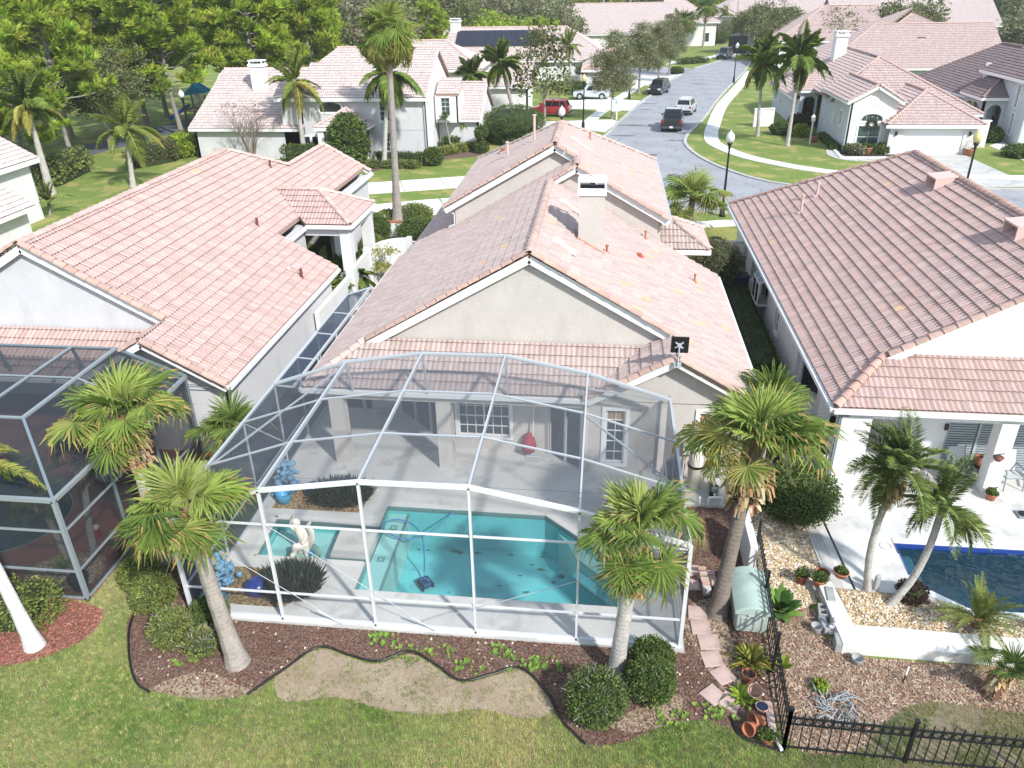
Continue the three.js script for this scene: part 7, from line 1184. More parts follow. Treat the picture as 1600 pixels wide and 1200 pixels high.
for (const sx of [-1, 1]) { part('headlight', rbx(sx * (W / 2 - 0.25), belt - 0.24, s(0.1), 0.36, 0.16, 0.14, 0.04), M.lamp, t); part('taillight', rbx(sx * (W / 2 - 0.15), belt - 0.1, s(L - 0.05), 0.2, pickup ? 0.34 : 0.22, 0.1, 0.03), M.tailRed, t); part('mirror', rbx(sx * (W / 2 + 0.1), belt + 0.1, s(hood + 0.45), 0.2, 0.16, 0.12, 0.04), pickup ? M.bronze : paint, t); part('door_handle', bx(sx * (W / 2 + 0.005), belt - 0.12, s(L * 0.5), 0.03, 0.03, 0.18), trim, t); }
part('front_bumper', rbx(0, 0.46, s(0.04), W - 0.14, 0.24, 0.16, 0.05), trim, t); part('rear_bumper', rbx(0, 0.5, s(L - 0.02), W - 0.1, 0.22, 0.16, 0.05), pickup ? std({ color: C(0.12, 0.12, 0.125), roughness: 0.3, metalness: 0.7 }) : trim, t); part('grille', rbx(0, belt - 0.3, s(0.03), W * 0.5, 0.2, 0.08, 0.02), M.black, t); part('licence_plate', bx(0, pickup ? 0.55 : belt - 0.28, s(L + 0.055), 0.32, 0.16, 0.02), M.trim, t);
if (pickup) { part('bed_well', bx(0, belt + 0.11, s((rear + L) / 2 + 0.05), W - 0.34, 0.05, L - rear - 0.22), M.black, t); part('tailgate', rbx(0, belt - 0.12, s(L - 0.005), W - 0.5, 0.42, 0.05, 0.02), paint, t); part('roof_wrap', rbx(0, H + 0.03, s((roofA + roofB) / 2), 2 * hw1 - 0.1, 0.03, roofB - roofA - 0.1, 0.012), M.alu, t); }
else for (const sx of [-1, 1]) part('roof_rail', bx(sx * (hw1 - 0.06), H + 0.065, s((roofA + roofB) / 2), 0.04, 0.04, roofB - roofA - 0.3), M.rim, t);
return t;
}
vehicle('black pickup truck seen from behind on the bend of the street', 'truck', [6.85, -84.6], -0.12, { name: 'pickup_truck', L: 5.6, W: 2.06, H: 1.92, belt: 1.12, hood: 1.5, roofA: 2.15, roofB: 3.4, rear: 3.75, pickup: true, paint: paintOf([0.014, 0.017, 0.018], 0.2) });
vehicle('silver-white crossover parked right in front of the black pickup', 'car', [9.05, -94.6], -0.25, { paint: paintOf([0.60, 0.61, 0.63], 0.4), L: 4.5, rear: 4.35 });
vehicle('dark grey car facing the camera at the kerb under the street trees', 'car', [6.9, -111.6], PI - 0.35, { paint: paintOf([0.035, 0.045, 0.055], 0.4), H: 1.75 });
vehicle('silver crossover parked across the driveway beyond the flowering tree', 'car', [-1.9, -106.6], PI / 2 - 0.05, { paint: paintOf([0.62, 0.66, 0.70], 0.45), H: 1.72 });
vehicle('red crossover half hidden by the flowering tree', 'car', [-6.3, -92.9], PI / 2 - 0.15, { paint: paintOf([0.33, 0.012, 0.02], 0.2), H: 1.7 });
vehicle('dark van-like car facing the camera far up the street', 'car', [21.6, -160.4], PI - 0.4, { paint: paintOf([0.10, 0.13, 0.16], 0.4), H: 1.9, L: 4.9 });
vehicle('grey car in the shade under the street trees', 'car', [0.5, -121], PI / 2, { paint: paintOf([0.16, 0.17, 0.18], 0.4) });
{ const t = thing('box_trailer', 'black box trailer at the far end of the street under the dark tree', 'trailer', [26.4, 0.02, -174], -0.35); part('box', rbx(0, 1.75, 0, 3.6, 3.0, 6.5, 0.08), M.black, t); part('roof_edge', [bx(0, 3.2, 3.26, 3.6, 0.12, 0.06)], M.aluDark, t); for (const x of [-1.5, 1.5]) for (const z of [-0.6, 0.6]) { const w = new THREE.CylinderGeometry(0.4, 0.4, 0.3, 16); w.rotateZ(PI / 2); w.translate(x, 0.4, z); part('wheel', w, M.tyre, t); } part('rear_door', [bx(-0.9, 1.7, 3.27, 1.6, 2.5, 0.04), bx(0.9, 1.7, 3.27, 1.6, 2.5, 0.04)], std({ color: C(0.02, 0.02, 0.022), roughness: 0.5 }), t); }

// ---------------------------------------------------------------- street lamps
M.globe = phys({ color: C(0.86, 0.86, 0.84), roughness: 0.35, transmission: 0.25, thickness: 0 }); M.globeYellow = phys({ color: C(0.78, 0.70, 0.34), roughness: 0.35, transmission: 0.25, thickness: 0 });
function lamp(label, p, mat = M.globe) {
const t = thing('street_lamp', label, 'street lamp', [p[0], 0, p[1]], 0, 'black street lamps with acorn globes');
part('base', lathe([[0.001, 0], [0.22, 0], [0.22, 0.1], [0.17, 0.18], [0.15, 0.7], [0.11, 0.85], [0.085, 0.95]], 16), M.black, t); part('pole', cyl(0, 2.6, 0, 0.055, 0.085, 3.4, 12), M.black, t);
part('fitter', lathe([[0.055, 4.28], [0.09, 4.34], [0.07, 4.42], [0.16, 4.6], [0.19, 4.66], [0.001, 4.68]], 16), M.black, t);
const g = part('globe', lathe([[0.001, 4.66], [0.16, 4.67], [0.25, 4.85], [0.265, 5.0], [0.22, 5.15], [0.12, 5.28], [0.05, 5.34], [0.001, 5.35]], 20), mat, t); part('finial', lathe([[0.001, 5.34], [0.05, 5.35], [0.03, 5.4], [0.001, 5.48]], 10), mat, g); return t;
}
lamp('street lamp with a white globe on the verge beside the bushy fan palm', gxz(1128, 338)); { const p = G(1528, 214, 5.0); lamp('street lamp with a yellowed globe in front of the white garage driveway', [p.x, p.z], M.globeYellow); }
lamp('street lamp on the far side of the bend in front of the dark van', gxz(1146, 130)); lamp('street lamp with a yellowish globe at the corner of the red car driveway', gxz(911, 203), M.globeYellow); lamp('street lamp among the street trees behind the estate sign', gxz(983, 155));
{ const p = G(878, 174, 5.0); lamp('street lamp whose white globe shows just over the middle roof ridge', [p.x, p.z]); } { const p = G(283, 147, 5.0); lamp('street lamp beside the blue play canopy behind the pines', [p.x, p.z]); }
{ const [x, z] = gxz(1265, 225), t = thing('garden_lamp', 'small white post lantern by the front walk of the house with the wreath', 'garden lamp', [x, 0, z]); part('post', cyl(0, 1.0, 0, 0.05, 0.06, 2.0, 8), M.trim, t); part('lantern', [bx(0, 2.2, 0, 0.28, 0.36, 0.28)], M.globe, t); part('cap', (() => { const g = new THREE.ConeGeometry(0.28, 0.24, 4); g.rotateY(PI / 4); g.translate(0, 2.5, 0); return g; })(), M.trim, t); }
{ const [x, z] = gxz(962, 187), t = thing('estate_sign', 'white real estate sign on a white post beside the kerb', 'sign', [x, 0, z], 0.1); part('post', bx(0.1, 0.9, -0.06, 0.12, 1.8, 0.12), M.trim, t); const b = part('board', rbx(0, 1.55, 0.03, 1.0, 1.35, 0.05, 0.02), std({ color: C(0.70, 0.79, 0.82), roughness: 0.4 }), t);
part('emblem', [bx(0, 1.8, 0.062, 0.2, 0.12, 0.01), bx(-0.12, 1.78, 0.062, 0.06, 0.06, 0.01), bx(0.12, 1.78, 0.062, 0.06, 0.06, 0.01), bx(0, 1.66, 0.062, 0.34, 0.03, 0.01)], std({ color: C(0.15, 0.3, 0.42) }), b); }
{ const [x, z] = gxz(982, 128), t = thing('utility_box', 'green utility box by the driveway behind the street trees', 'utility box', [x, 0, z]); part('cabinet', rbx(0, 0.5, 0, 1.3, 1.0, 0.9, 0.05), std({ color: C(0.06, 0.16, 0.11) }), t); part('lid', rbx(0, 1.02, 0, 1.36, 0.08, 0.96, 0.03), std({ color: C(0.09, 0.2, 0.14) }), t); }
{ const p = G(300, 190), t = thing('play_set', 'bright blue play canopy with a slide behind the white wing roof', 'play set', [-45.9, 0, -88.6]); const q = std({ color: C(0.0, 0.30, 0.62), roughness: 0.5 }), q2 = std({ color: C(0.02, 0.11, 0.48), roughness: 0.4 });
const a = V(-1.4, 2.9, 1), b = V(1.4, 3.2, 1), c = V(1.4, 3.2, -1), d = V(-1.4, 2.9, -1), e = V(0, 4.1, 0.9), f = V(0, 4.1, -0.9), L = new Leaves(); L.quad(a, b.clone(), e, e, [1, 1, 1]).quad(a, d, f, e, [1, 1, 1]).quad(b, e, f, c, [1, 1, 1]).tri(d, c, f, [1, 1, 1]); part('canopy', L.geo(), q, t);
part('tower', [...[[-1.3, 1], [1.3, 1], [-1.3, -1], [1.3, -1]].map(([x, z]) => bx(x, 1.5, z, 0.12, 3, 0.12)), bx(0, 1.4, 0, 2.7, 0.1, 2.1)], WOOD.bark, t); part('slide', [bar(V(-1.4, 1.6, 0), V(-3.6, 0.2, 0.4), 0.7, 0.12), bar(V(-1.4, 1.75, 0.35), V(-3.6, 0.35, 0.75), 0.08, 0.25), bar(V(-1.4, 1.75, -0.35), V(-3.6, 0.35, 0.05), 0.08, 0.25)], q2, t); }
// ---------------------------------------------------------------- walls, gates and fences between the houses
{ const t = thing('garden_wall', 'tall white stucco wall stepping along the side of the pink-roofed house', 'wall');
part('wall', [box4(-11.75, -11.55, -34.0, -29.0, 1.8), box4(-11.72, -11.52, -36.9, -34.0, 2.0), box4(-12.6, -11.75, -34.2, -34.0, 1.7)], M.stuccoWhite, t);
const c = smooth([[-11.55, -36.8], [-11.35, -37.8], [-10.8, -38.5], [-10.0, -38.75]], 14); part('curved_wall', slab(ribbon(c, 0.1, 0), 0, 2.05), M.stuccoWhite, t); part('pier', [box4(-11.85, -11.45, -34.1, -33.7, 2.05), box4(-11.85, -11.45, -36.95, -36.6, 2.1), box4(-10.1, -9.85, -38.9, -38.6, 2.1)], M.stuccoWhite, t); }
{ const t = thing('garden_gate', 'white metal garden gate beside the curved white wall', 'gate', [-9.85, 0, -38.75]); part('gate_frame', [bx(0.75, 1.85, 0, 1.5, 0.06, 0.05), bx(0.75, 1.5, 0, 1.5, 0.04, 0.05), bx(0.75, 0.2, 0, 1.5, 0.06, 0.05), bx(0.02, 1, 0, 0.05, 1.8, 0.05), bx(1.48, 1, 0, 0.05, 1.8, 0.05)], M.trim, t); for (let i = 1; i < 11; i++) part('picket', bx(i * 0.137, 1.02, 0, 0.025, 1.64, 0.025), M.trim, t); }
{ const t = thing('planter_wall', 'low white planter wall edged with brick at the foot of the tall palm', 'wall'); part('wall', [box4(-13.75, -12.1, -45.7, -45.5, 0.9), box4(-13.75, -13.55, -47.2, -45.7, 0.9)], M.stuccoWhite, t); for (let i = 0; i < 9; i++) part('cap_brick', bx(-13.66 + i * 0.185, 0.94, -45.6, 0.17, 0.07, 0.26), M.terracotta, t); }
{ const t = thing('garden_wall', 'white gate wall closing the gap beside the eastern house', 'wall'); part('wall', [box4(5.9, 7.5, -39.9, -39.7, 1.85)], M.stuccoGrey, t); part('gate_panel', box4(6.4, 7.3, -39.68, -39.64, 1.75, 0.1), M.trim, t); }
{ const t = thing('hose_pot', 'black arched trellis beside the brown bush in the gap', 'trellis', [6.0, 0, -41.2]); const g = new THREE.TorusGeometry(0.7, 0.07, 8, 20, PI); g.translate(0, 0.9, 0); part('arch', [g, bx(-0.7, 0.45, 0, 0.1, 0.9, 0.1), bx(0.7, 0.45, 0, 0.1, 0.9, 0.1)], M.black, t); for (const y of [0.3, 0.7]) part('rung', bx(0, y, 0, 1.4, 0.05, 0.05), M.black, t); }
{ const t = thing('garden_wall', 'white garden wall left of the house with the wreath', 'wall'); const a = gxz(1176, 198), b = gxz(1207, 197); part('wall', [bar(V(a[0], 0.85, a[1]), V(b[0], 0.85, b[1]), 0.25, 1.7)], M.stuccoWhite, t); part('cap', [bar(V(a[0], 1.74, a[1]), V(b[0], 1.74, b[1]), 0.35, 0.1)], M.trim, t); }
{ const t = thing('garden_wall', 'curved white wall end beside the dark-roofed house porch', 'wall'); part('wall', [box4(31.3, 33.4, -75.3, -75.05, 2.2)], M.stuccoWhite, t); part('cap', box4(31.2, 33.5, -75.35, -75.0, 2.3, 2.2), M.trim, t); }
{ const t = thing('screen_wall', 'short white stucco wall behind the green storage box', 'wall'); part('wall', rbx(4.19, 0.5, -17.1, 0.2, 1.0, 1.6, 0.02), M.stuccoWhite, t); }
{ const t = thing('wheelie_bin', 'navy blue wheeled bin in the gap at the end of the dark hedge', 'bin', [6.85, 0, -36.9], 0.1); const g = new THREE.CylinderGeometry(0.42, 0.34, 0.95, 4); g.rotateY(PI / 4); g.translate(0, 0.55, 0); const nv = std({ color: C(0.02, 0.04, 0.09), roughness: 0.5 }); part('body', g, nv, t); part('lid', rbx(0, 1.06, 0, 0.66, 0.09, 0.72, 0.04), nv, t); part('handle', bx(0, 1.0, -0.36, 0.5, 0.05, 0.06), nv, t); for (const x of [-0.26, 0.26]) { const w = new THREE.CylinderGeometry(0.12, 0.12, 0.06, 14); w.rotateZ(PI / 2); w.translate(x, 0.12, -0.28); part('wheel', w, M.black, t); } }
function fencePost(t, x, z, h) { part('post', [bx(x, h / 2, z, 0.065, h, 0.065), bx(x, h + 0.02, z, 0.085, 0.04, 0.085)], M.black, t); }
function ironFence(label, A, B, h, nPosts, postH) {
const t = thing('iron_fence', label, 'fence', [A[0], 0, A[1]]), D = V(B[0] - A[0], 0, B[1] - A[1]), L = D.length(), u = D.clone().normalize(), at = (s, y) => u.clone().multiplyScalar(s).add(V(0, y, 0)), n = Math.round(L / 0.185);
for (let i = 0; i <= nPosts; i++) { const p = at(L * i / nPosts, 0); fencePost(t, p.x, p.z, postH); }
for (const y of [0.12, h - 0.26, h - 0.08]) part('rail', bar(at(0, y), at(L, y), 0.03, 0.035), M.black, t);
for (let i = 0; i < n; i++) { const p = at(L * (i + 0.5) / n, 0), c = new THREE.ConeGeometry(0.018, 0.06, 6); c.translate(p.x, h + 0.06, p.z); part('picket', [bx(p.x, h / 2 + 0.03, p.z, 0.018, h + 0.02, 0.018), c], M.black, t);
const r = new THREE.TorusGeometry(0.072, 0.011, 6, 16); r.rotateY(Math.atan2(-u.z, u.x)); const q = at(L * (i + 1) / n, h - 0.17); r.translate(q.x, q.y, q.z); if (i < n - 1) part('ring', r, M.black, t); }
return t;
}
ironFence('black iron fence with rings and spear tips along the lower right edge', [4.06, -11.12], [11.05, -10.95], 1.05, 3, 1.2);
ironFence('black iron fence running from the corner post towards the green box', [4.46, -17.15], [4.06, -11.12], 1.02, 3, 1.18);

// ---------------------------------------------------------------- things by the middle pool
{ // storage box
const t = thing('storage_box', 'pale green plastic garden storage box with a domed lid by the black fence', 'storage box', [3.92, 0, -15.02], -0.03), m1 = std({ color: C(0.44, 0.50, 0.46), map: tConc, roughness: 0.6 }), m2 = std({ color: C(0.43, 0.55, 0.50), map: tConc, roughness: 0.6 });
part('body', [rbx(0, 0.3, 0, 0.74, 0.58, 1.42, 0.05)], m1, t); const sh = new THREE.Shape(); sh.moveTo(-0.41, 0); sh.lineTo(0.41, 0); sh.lineTo(0.41, 0.06); sh.quadraticCurveTo(0.2, 0.2, 0, 0.2); sh.quadraticCurveTo(-0.2, 0.2, -0.41, 0.06); const g = new THREE.ExtrudeGeometry(sh, { depth: 1.46, bevelEnabled: true, bevelSize: 0.02, bevelThickness: 0.02, bevelSegments: 2 }); g.translate(0, 0.6, -0.73); part('lid', g, m2, t);
for (const z of [-0.36, 0.36]) part('panel', rbx(-0.375, 0.3, z, 0.03, 0.4, 0.58, 0.012), m1, t); part('panel', [rbx(0, 0.3, 0.715, 0.54, 0.38, 0.03, 0.012)], m1, t); part('handle', rbx(0, 0.56, 0.735, 0.24, 0.05, 0.04, 0.015), m2, t);
}
{ // pool equipment
const t = thing('equipment_pad', 'concrete pad under the pool filter and pump', 'pad'); part('slab', slab([[2.75, -20.7], [4.05, -20.7], [4.05, -19.25], [2.75, -19.25]], 0, 0.1), M.conc, t);
const f = thing('pool_filter', 'tan pool filter canister with a black clamp band', 'pool filter', [3.1, 0.1, -20.15]), tan = std({ color: C(0.55, 0.50, 0.42), roughness: 0.45 }); part('tank', lathe([[0.001, 0], [0.19, 0], [0.2, 0.06], [0.24, 0.75], [0.24, 0.8]], 22), tan, f); part('clamp_band', cyl(0, 0.83, 0, 0.265, 0.265, 0.07, 22), M.black, f); part('dome', lathe([[0.24, 0.86], [0.235, 1.05], [0.18, 1.2], [0.08, 1.27], [0.001, 1.28]], 22), std({ color: C(0.66, 0.63, 0.57), roughness: 0.45 }), f); part('gauge', cyl(0, 1.31, 0, 0.03, 0.04, 0.08, 10), M.black, f);
const p = thing('pool_pump', 'black and grey pool pump with white pipes beside the filter', 'pool pump', [3.62, 0.1, -19.75]), mot = new THREE.CylinderGeometry(0.1, 0.1, 0.36, 14); mot.rotateX(PI / 2); mot.translate(0, 0.16, -0.3); part('motor', mot, M.aluDark, p); part('strainer', [cyl(0, 0.17, 0.05, 0.13, 0.12, 0.3, 14), cyl(0, 0.34, 0.05, 0.15, 0.15, 0.05, 14)], M.black, p); part('valve', [bx(0, 0.42, 0.28, 0.2, 0.1, 0.12)], M.aluDark, p);
part('pipe', [tube([V(-0.3, 0.72, -0.35), V(-0.05, 0.72, -0.3), V(0, 0.6, -0.2), V(0, 0.3, 0.02)], 0.035, 20, 8), tube([V(0, 0.2, 0.1), V(0, 0.2, 0.35), V(0, 0.35, 0.38)], 0.03, 14, 8), ...[-0.45, -0.2, 0.2].map((x) => cyl(x, 0.12, 0.5, 0.03, 0.03, 0.3, 8)), bar(V(-0.2, 0.27, 0.5), V(0.2, 0.27, 0.45), 0.05, 0.05)], M.trim, p);
const c = thing('control_box', 'grey pool control boxes and meter on the beige wall', 'control box', [2.75, 1.05, -20.83]); part('cabinet', rbx(0.1, 0, 0.05, 0.22, 0.36, 0.12, 0.015), M.alu, c); part('meter', [cyl(-0.16, 0.05, 0.06, 0.06, 0.06, 0.1, 12)], M.aluDark, c); part('cabinet', rbx(0.42, 0.15, 0.05, 0.3, 0.6, 0.14, 0.02), M.trim, c); part('conduit', [rod(V(0.1, -0.2, 0.05), V(0.1, -1, 0.05), 0.02), rod(V(0.42, -0.2, 0.05), V(0.42, -1, 0.05), 0.02), rod(V(1.2, 0.9, 0.05), V(1.2, -1, 0.05), 0.035)], M.alu, c);
}
{ // statue in the wading pool: a seated figure on a shell beside a tall curling fish tail
const [x, z] = [-7.95, -16.35], t = thing('statue', 'white stone fountain statue on a round base in the wading pool', 'statue', [x, -0.3, z]), st = std({ color: C(0.74, 0.70, 0.62), map: tConc, roughness: 0.8 });
part('base', lathe([[0.001, 0], [0.46, 0], [0.46, 0.12], [0.36, 0.16], [0.3, 0.26], [0.001, 0.28]], 24), std({ color: C(0.30, 0.44, 0.38), map: tConc, roughness: 0.8 }), t);
const bones = [[0.02, 0.28, 0, 0.17], [0.08, 0.48, 0.0, 0.135], [0.07, 0.68, -0.02, 0.12], [0.0, 0.88, -0.02, 0.125], [-0.03, 1.02, 0, 0.085], [-0.04, 1.1, 0, 0.06]], arms = [[[-0.04, 1.2, 0.01, 0.1], [-0.05, 1.24, 0.02, 0.1]], [[-0.1, 0.93, 0, 0.06], [-0.2, 1.08, 0.03, 0.05], [-0.16, 1.3, 0.03, 0.04], [-0.08, 1.42, 0.02, 0.05]], [[0.1, 0.93, -0.02, 0.06], [0.2, 0.78, 0.05, 0.05], [0.1, 0.62, 0.15, 0.045]], [[0.0, 0.42, 0.08, 0.1], [-0.12, 0.5, 0.18, 0.085], [-0.16, 0.3, 0.22, 0.06], [-0.22, 0.24, 0.28, 0.05]], [[0.1, 0.4, 0.08, 0.1], [0.2, 0.42, 0.18, 0.08], [0.2, 0.26, 0.22, 0.06]], [[0.05, 0.3, -0.12, 0.14], [0.2, 0.45, -0.2, 0.11], [0.24, 0.72, -0.22, 0.08], [0.14, 0.9, -0.22, 0.06], [0.24, 1.05, -0.24, 0.035]]];
const chain = (b) => { const o = []; for (let i = 0; i + 1 < b.length; i++) for (let k = 0; k < 6; k++) { const f = k / 6, q = b[i].map((v, j) => v + (b[i + 1][j] - v) * f); o.push(q); } o.push(b[b.length - 1]); return o; };
const pts = [bones, ...arms].flatMap(chain), N = 56, sz = 1.9, g = sdfMesh(pts, N, V(-0.95, -0.05, -0.95), sz, 0.03); part('figure', g, st, t);
const k = thing('spout_ball', 'small blue ball spout at the foot of the statue', 'spout', [x + 0.32, 0.0, z + 0.2]); part('ball', ball(0, 0.03, 0, 0.085, 16, 12), std({ color: C(0.03, 0.20, 0.46), roughness: 0.4 }), k); part('stem', cyl(0, -0.14, 0, 0.03, 0.04, 0.28, 10), M.trim, k);
}
function sdfMesh(pts, n, o, size, k) { // smooth skin round a set of spheres, by marching tetrahedra
const h = size / n, f = new Float32Array((n + 1) ** 3), id = (i, j, l) => (i * (n + 1) + j) * (n + 1) + l, P = (i, j, l) => V(o.x + i * h, o.y + j * h, o.z + l * h);
for (let i = 0; i <= n; i++) for (let j = 0; j <= n; j++) for (let l = 0; l <= n; l++) { const p = P(i, j, l); let s = 0; for (const [x, y, z, r] of pts) s += Math.exp(-(Math.hypot(p.x - x, p.y - y, p.z - z) - r) / (k * 0.35)); f[id(i, j, l)] = s > 0 ? -k * 0.35 * Math.log(s) : 1; }
const pos = [], T = [[0, 5, 1, 6], [0, 1, 2, 6], [0, 2, 3, 6], [0, 3, 7, 6], [0, 7, 4, 6], [0, 4, 5, 6]], cs = [[0, 0, 0], [1, 0, 0], [1, 1, 0], [0, 1, 0], [0, 0, 1], [1, 0, 1], [1, 1, 1], [0, 1, 1]];
const cut = (a, b) => a.p.clone().lerp(b.p, a.v / (a.v - b.v));
const emit = (a, b, c, inn) => { const nn = new THREE.Vector3().crossVectors(b.clone().sub(a), c.clone().sub(a)); if (nn.dot(a.clone().sub(inn)) < 0) [b, c] = [c, b]; pos.push(...a.toArray(), ...b.toArray(), ...c.toArray()); };
for (let i = 0; i < n; i++) for (let j = 0; j < n; j++) for (let l = 0; l < n; l++) { const c = cs.map(([a, b, d]) => ({ v: f[id(i + a, j + b, l + d)], q: [i + a, j + b, l + d] })); if (c.every((q) => q.v > 0) || c.every((q) => q.v <= 0)) continue; c.forEach((q) => q.p = P(...q.q)); for (const t of T) { const q = t.map((m) => c[m]), I = q.filter((m) => m.v <= 0), O = q.filter((m) => m.v > 0); if (!I.length || !O.length) continue; if (I.length === 1) emit(cut(I[0], O[0]), cut(I[0], O[1]), cut(I[0], O[2]), I[0].p); else if (I.length === 3) emit(cut(I[0], O[0]), cut(I[1], O[0]), cut(I[2], O[0]), I[0].p); else { const a = cut(I[0], O[0]), b = cut(I[0], O[1]), d = cut(I[1], O[1]), e = cut(I[1], O[0]); emit(a, b, d, I[0].p); emit(a, d, e, I[0].p); } } }
const g = new THREE.BufferGeometry(); g.setAttribute('position', new THREE.Float32BufferAttribute(pos, 3));
const nr = new Float32Array(pos.length), F = (x, y, z) => { let s = 0; for (const [a, b, c, r] of pts) s += Math.exp(-(Math.hypot(x - a, y - b, z - c) - r) / (k * 0.35)); return -Math.log(s + 1e-30); };
for (let i = 0; i < pos.length; i += 3) { const [x, y, z] = [pos[i], pos[i + 1], pos[i + 2]], e = 0.01, v = V(F(x + e, y, z) - F(x - e, y, z), F(x, y + e, z) - F(x, y - e, z), F(x, y, z + e) - F(x, y, z - e)).normalize(); nr.set(v.toArray(), i); }
g.setAttribute('normal', new THREE.Float32BufferAttribute(nr, 3)); return g;
}
function rocaille(label, at, h, sd) { // pale blue sculpted pile of rockwork with basins
const t = thing('rockwork_fountain', label, 'fountain', [at[0], 0.05, at[1]]), blue = std({ color: C(0.15, 0.33, 0.50), map: tConc, roughness: 0.75 }); const s0 = seed; seed = sd; const pts = [];
for (let i = 0; i < 110; i++) { const y = h * (i / 110), r = 0.36 * (1 - 0.6 * i / 110); pts.push([rr(-r, r), y + 0.05, rr(-r * 1.4, r * 1.4), rr(0.035, 0.095)]); } seed = s0;
part('rockwork', sdfMesh(pts, 44, V(-0.95, -0.1, -0.95), 1.9, 0.03), blue, t); part('basin', lathe([[0.06, 0.0], [0.2, 0.02], [0.25, 0.3], [0.22, 0.32], [0.17, 0.1], [0.001, 0.08]], 18).translate(0.12, 0, 0.62), std({ color: C(0.08, 0.34, 0.55), roughness: 0.45 }), t); return t;
}
rocaille('light blue rockwork fountain by the screen at the far end of the statue pool', [-9.35, -19.0], 0.95, 31); rocaille('light blue rockwork fountain in the front corner of the screen behind the leaning palm', [-9.4, -14.55], 1.0, 77);
const pot = (name, label, at, r, h, mat, { y = 0, plant, group, tip, urn } = {}) => { const t = thing(name, label, 'flower pot', [at[0], y, at[1]], 0, group); const g = lathe([[0.001, 0], [r * 0.66, 0], [r * 0.9, h * 0.8], [r, h * 0.82], [r, h], [r * 0.88, h], [r * 0.84, h * 0.72], [r * 0.6, h * 0.1], [0.001, h * 0.1]], 20); part('pot', urn ? lathe([[0.001, 0], [r * 0.6, 0], [r, h * 0.45], [r * 0.9, h * 0.8], [r * 0.5, h], [r * 0.4, h * 1.02], [0.001, h * 0.98]], 22) : g, mat, t); if (plant !== 0) part('soil', cyl(0, h * 0.76, 0, r * 0.82, r * 0.82, 0.02, 16), M.soil, t); if (plant) part('foliage', crownGeo([[0, h + plant * 0.3, 0, plant, 0.7]], 60, 8, 0.04, GREEN.shrub, { clump: 0.3, inner: 0.3 }), LM.shrub, t, true); if (tip) { t.rotation.set(tip[0], tip[1], tip[2]); t.position.y = y + r * 0.8; } return t; };
M.cobalt = phys({ color: C(0.012, 0.03, 0.22), roughness: 0.2, clearcoat: 0.6 });
pot('ceramic_pot', 'glossy cobalt blue pot beside the dark bush at the far end of the statue pool', [-8.5, -18.85], 0.26, 0.42, M.cobalt, { plant: 0, urn: 1 }); pot('ceramic_pot', 'glossy cobalt blue pot in front of the dark bush by the screen', [-8.45, -14.5], 0.32, 0.45, M.cobalt, { plant: 0, urn: 1 });
function spiky(label, at, rx, rz, n) { const t = thing('spiky_plant', label, 'plant', [at[0], 0.03, at[1]]), L = new Leaves(); for (let i = 0; i < n; i++) { const a = rnd() * 6.3, q = Math.sqrt(rnd()), o = V(Math.cos(a) * q * rx, 0.06, Math.sin(a) * q * rz), e = o.clone().add(V(rr(-0.14, 0.14) + Math.cos(a) * q * 0.2, rr(0.3, 0.6) * (1.1 - q * 0.45), rr(-0.14, 0.14) + Math.sin(a) * q * 0.2)), w = V(rr(-1, 1), 0, rr(-1, 1)).normalize().multiplyScalar(0.022), m = o.clone().lerp(e, 0.55), col = jitter(pick([[0.035, 0.05, 0.035], [0.05, 0.065, 0.045], [0.025, 0.035, 0.025], [0.075, 0.09, 0.06]]), 0.25); L.quad(o, m.clone().add(w), e, m.clone().sub(w), col); } part('foliage', L.geo(), LM.shrub, t, true); part('stems', slab(Array.from({ length: 16 }, (_, i) => [Math.cos(i / 8 * PI) * rx * 0.85, Math.sin(i / 8 * PI) * rz * 0.85]), 0, 0.1), M.soilGreen, t); return t; }
spiky('dark spiky mass of leaves at the far end of the statue pool', [-7.55, -18.7], 0.85, 0.6, 1900); spiky('dark spiky mass of leaves between the statue pool and the front screen', [-7.65, -14.75], 0.75, 0.62, 1900);
{ // pool cleaner
const bl = std({ color: C(0.07, 0.22, 0.40), roughness: 0.5 }), t = thing('pool_cleaner', 'dark blue pool cleaning robot on the pool floor', 'pool cleaner', [-4.6, -1.3, -16.6], 0.7); part('body', [rbx(0, 0.12, 0, 0.3, 0.16, 0.4, 0.05)], std({ color: C(0.015, 0.05, 0.13), roughness: 0.4 }), t); for (const x of [-0.16, 0.16]) part('track', rbx(x, 0.08, 0, 0.05, 0.15, 0.42, 0.04), M.black, t); part('handle', tube([V(-0.1, 0.2, -0.1), V(0, 0.28, 0), V(0.1, 0.2, 0.1)], 0.015, 10, 6), bl, t);
const p = (x, y, h = -0.03) => { const q = G(x, y, h); return V(q.x, h, q.z); }; const hs = thing('pool_hose', 'blue pool hose looping on the water from the far edge down to the robot', 'hose'); part('hose', tube([p(708, 800, 0.03), p(690, 817), p(664, 836), p(636, 842), p(608, 834), p(598, 822), p(612, 812), p(636, 815), p(655, 830), p(661, 845, -0.1), p(663, 870, -0.6), p(663, 895, -1.1), p(664, 912, -1.2)], 0.022, 120, 8), bl, hs);
const fl = thing('pool_skimmer', 'small dark skimmer opening in the far pool edge', 'skimmer', [-3.35, 0, -18.42]); part('mouth', bx(0, -0.02, 0, 0.34, 0.12, 0.06), M.black, fl);
const q = G(769, 822, -1.3); const rg = thing('dive_ring', 'dark ring lying on the pool floor near the far edge', 'ring', [q.x, -1.33, q.z]); const g = new THREE.TorusGeometry(0.15, 0.03, 8, 22); g.rotateX(PI / 2); part('ring', g, M.black, rg);
}
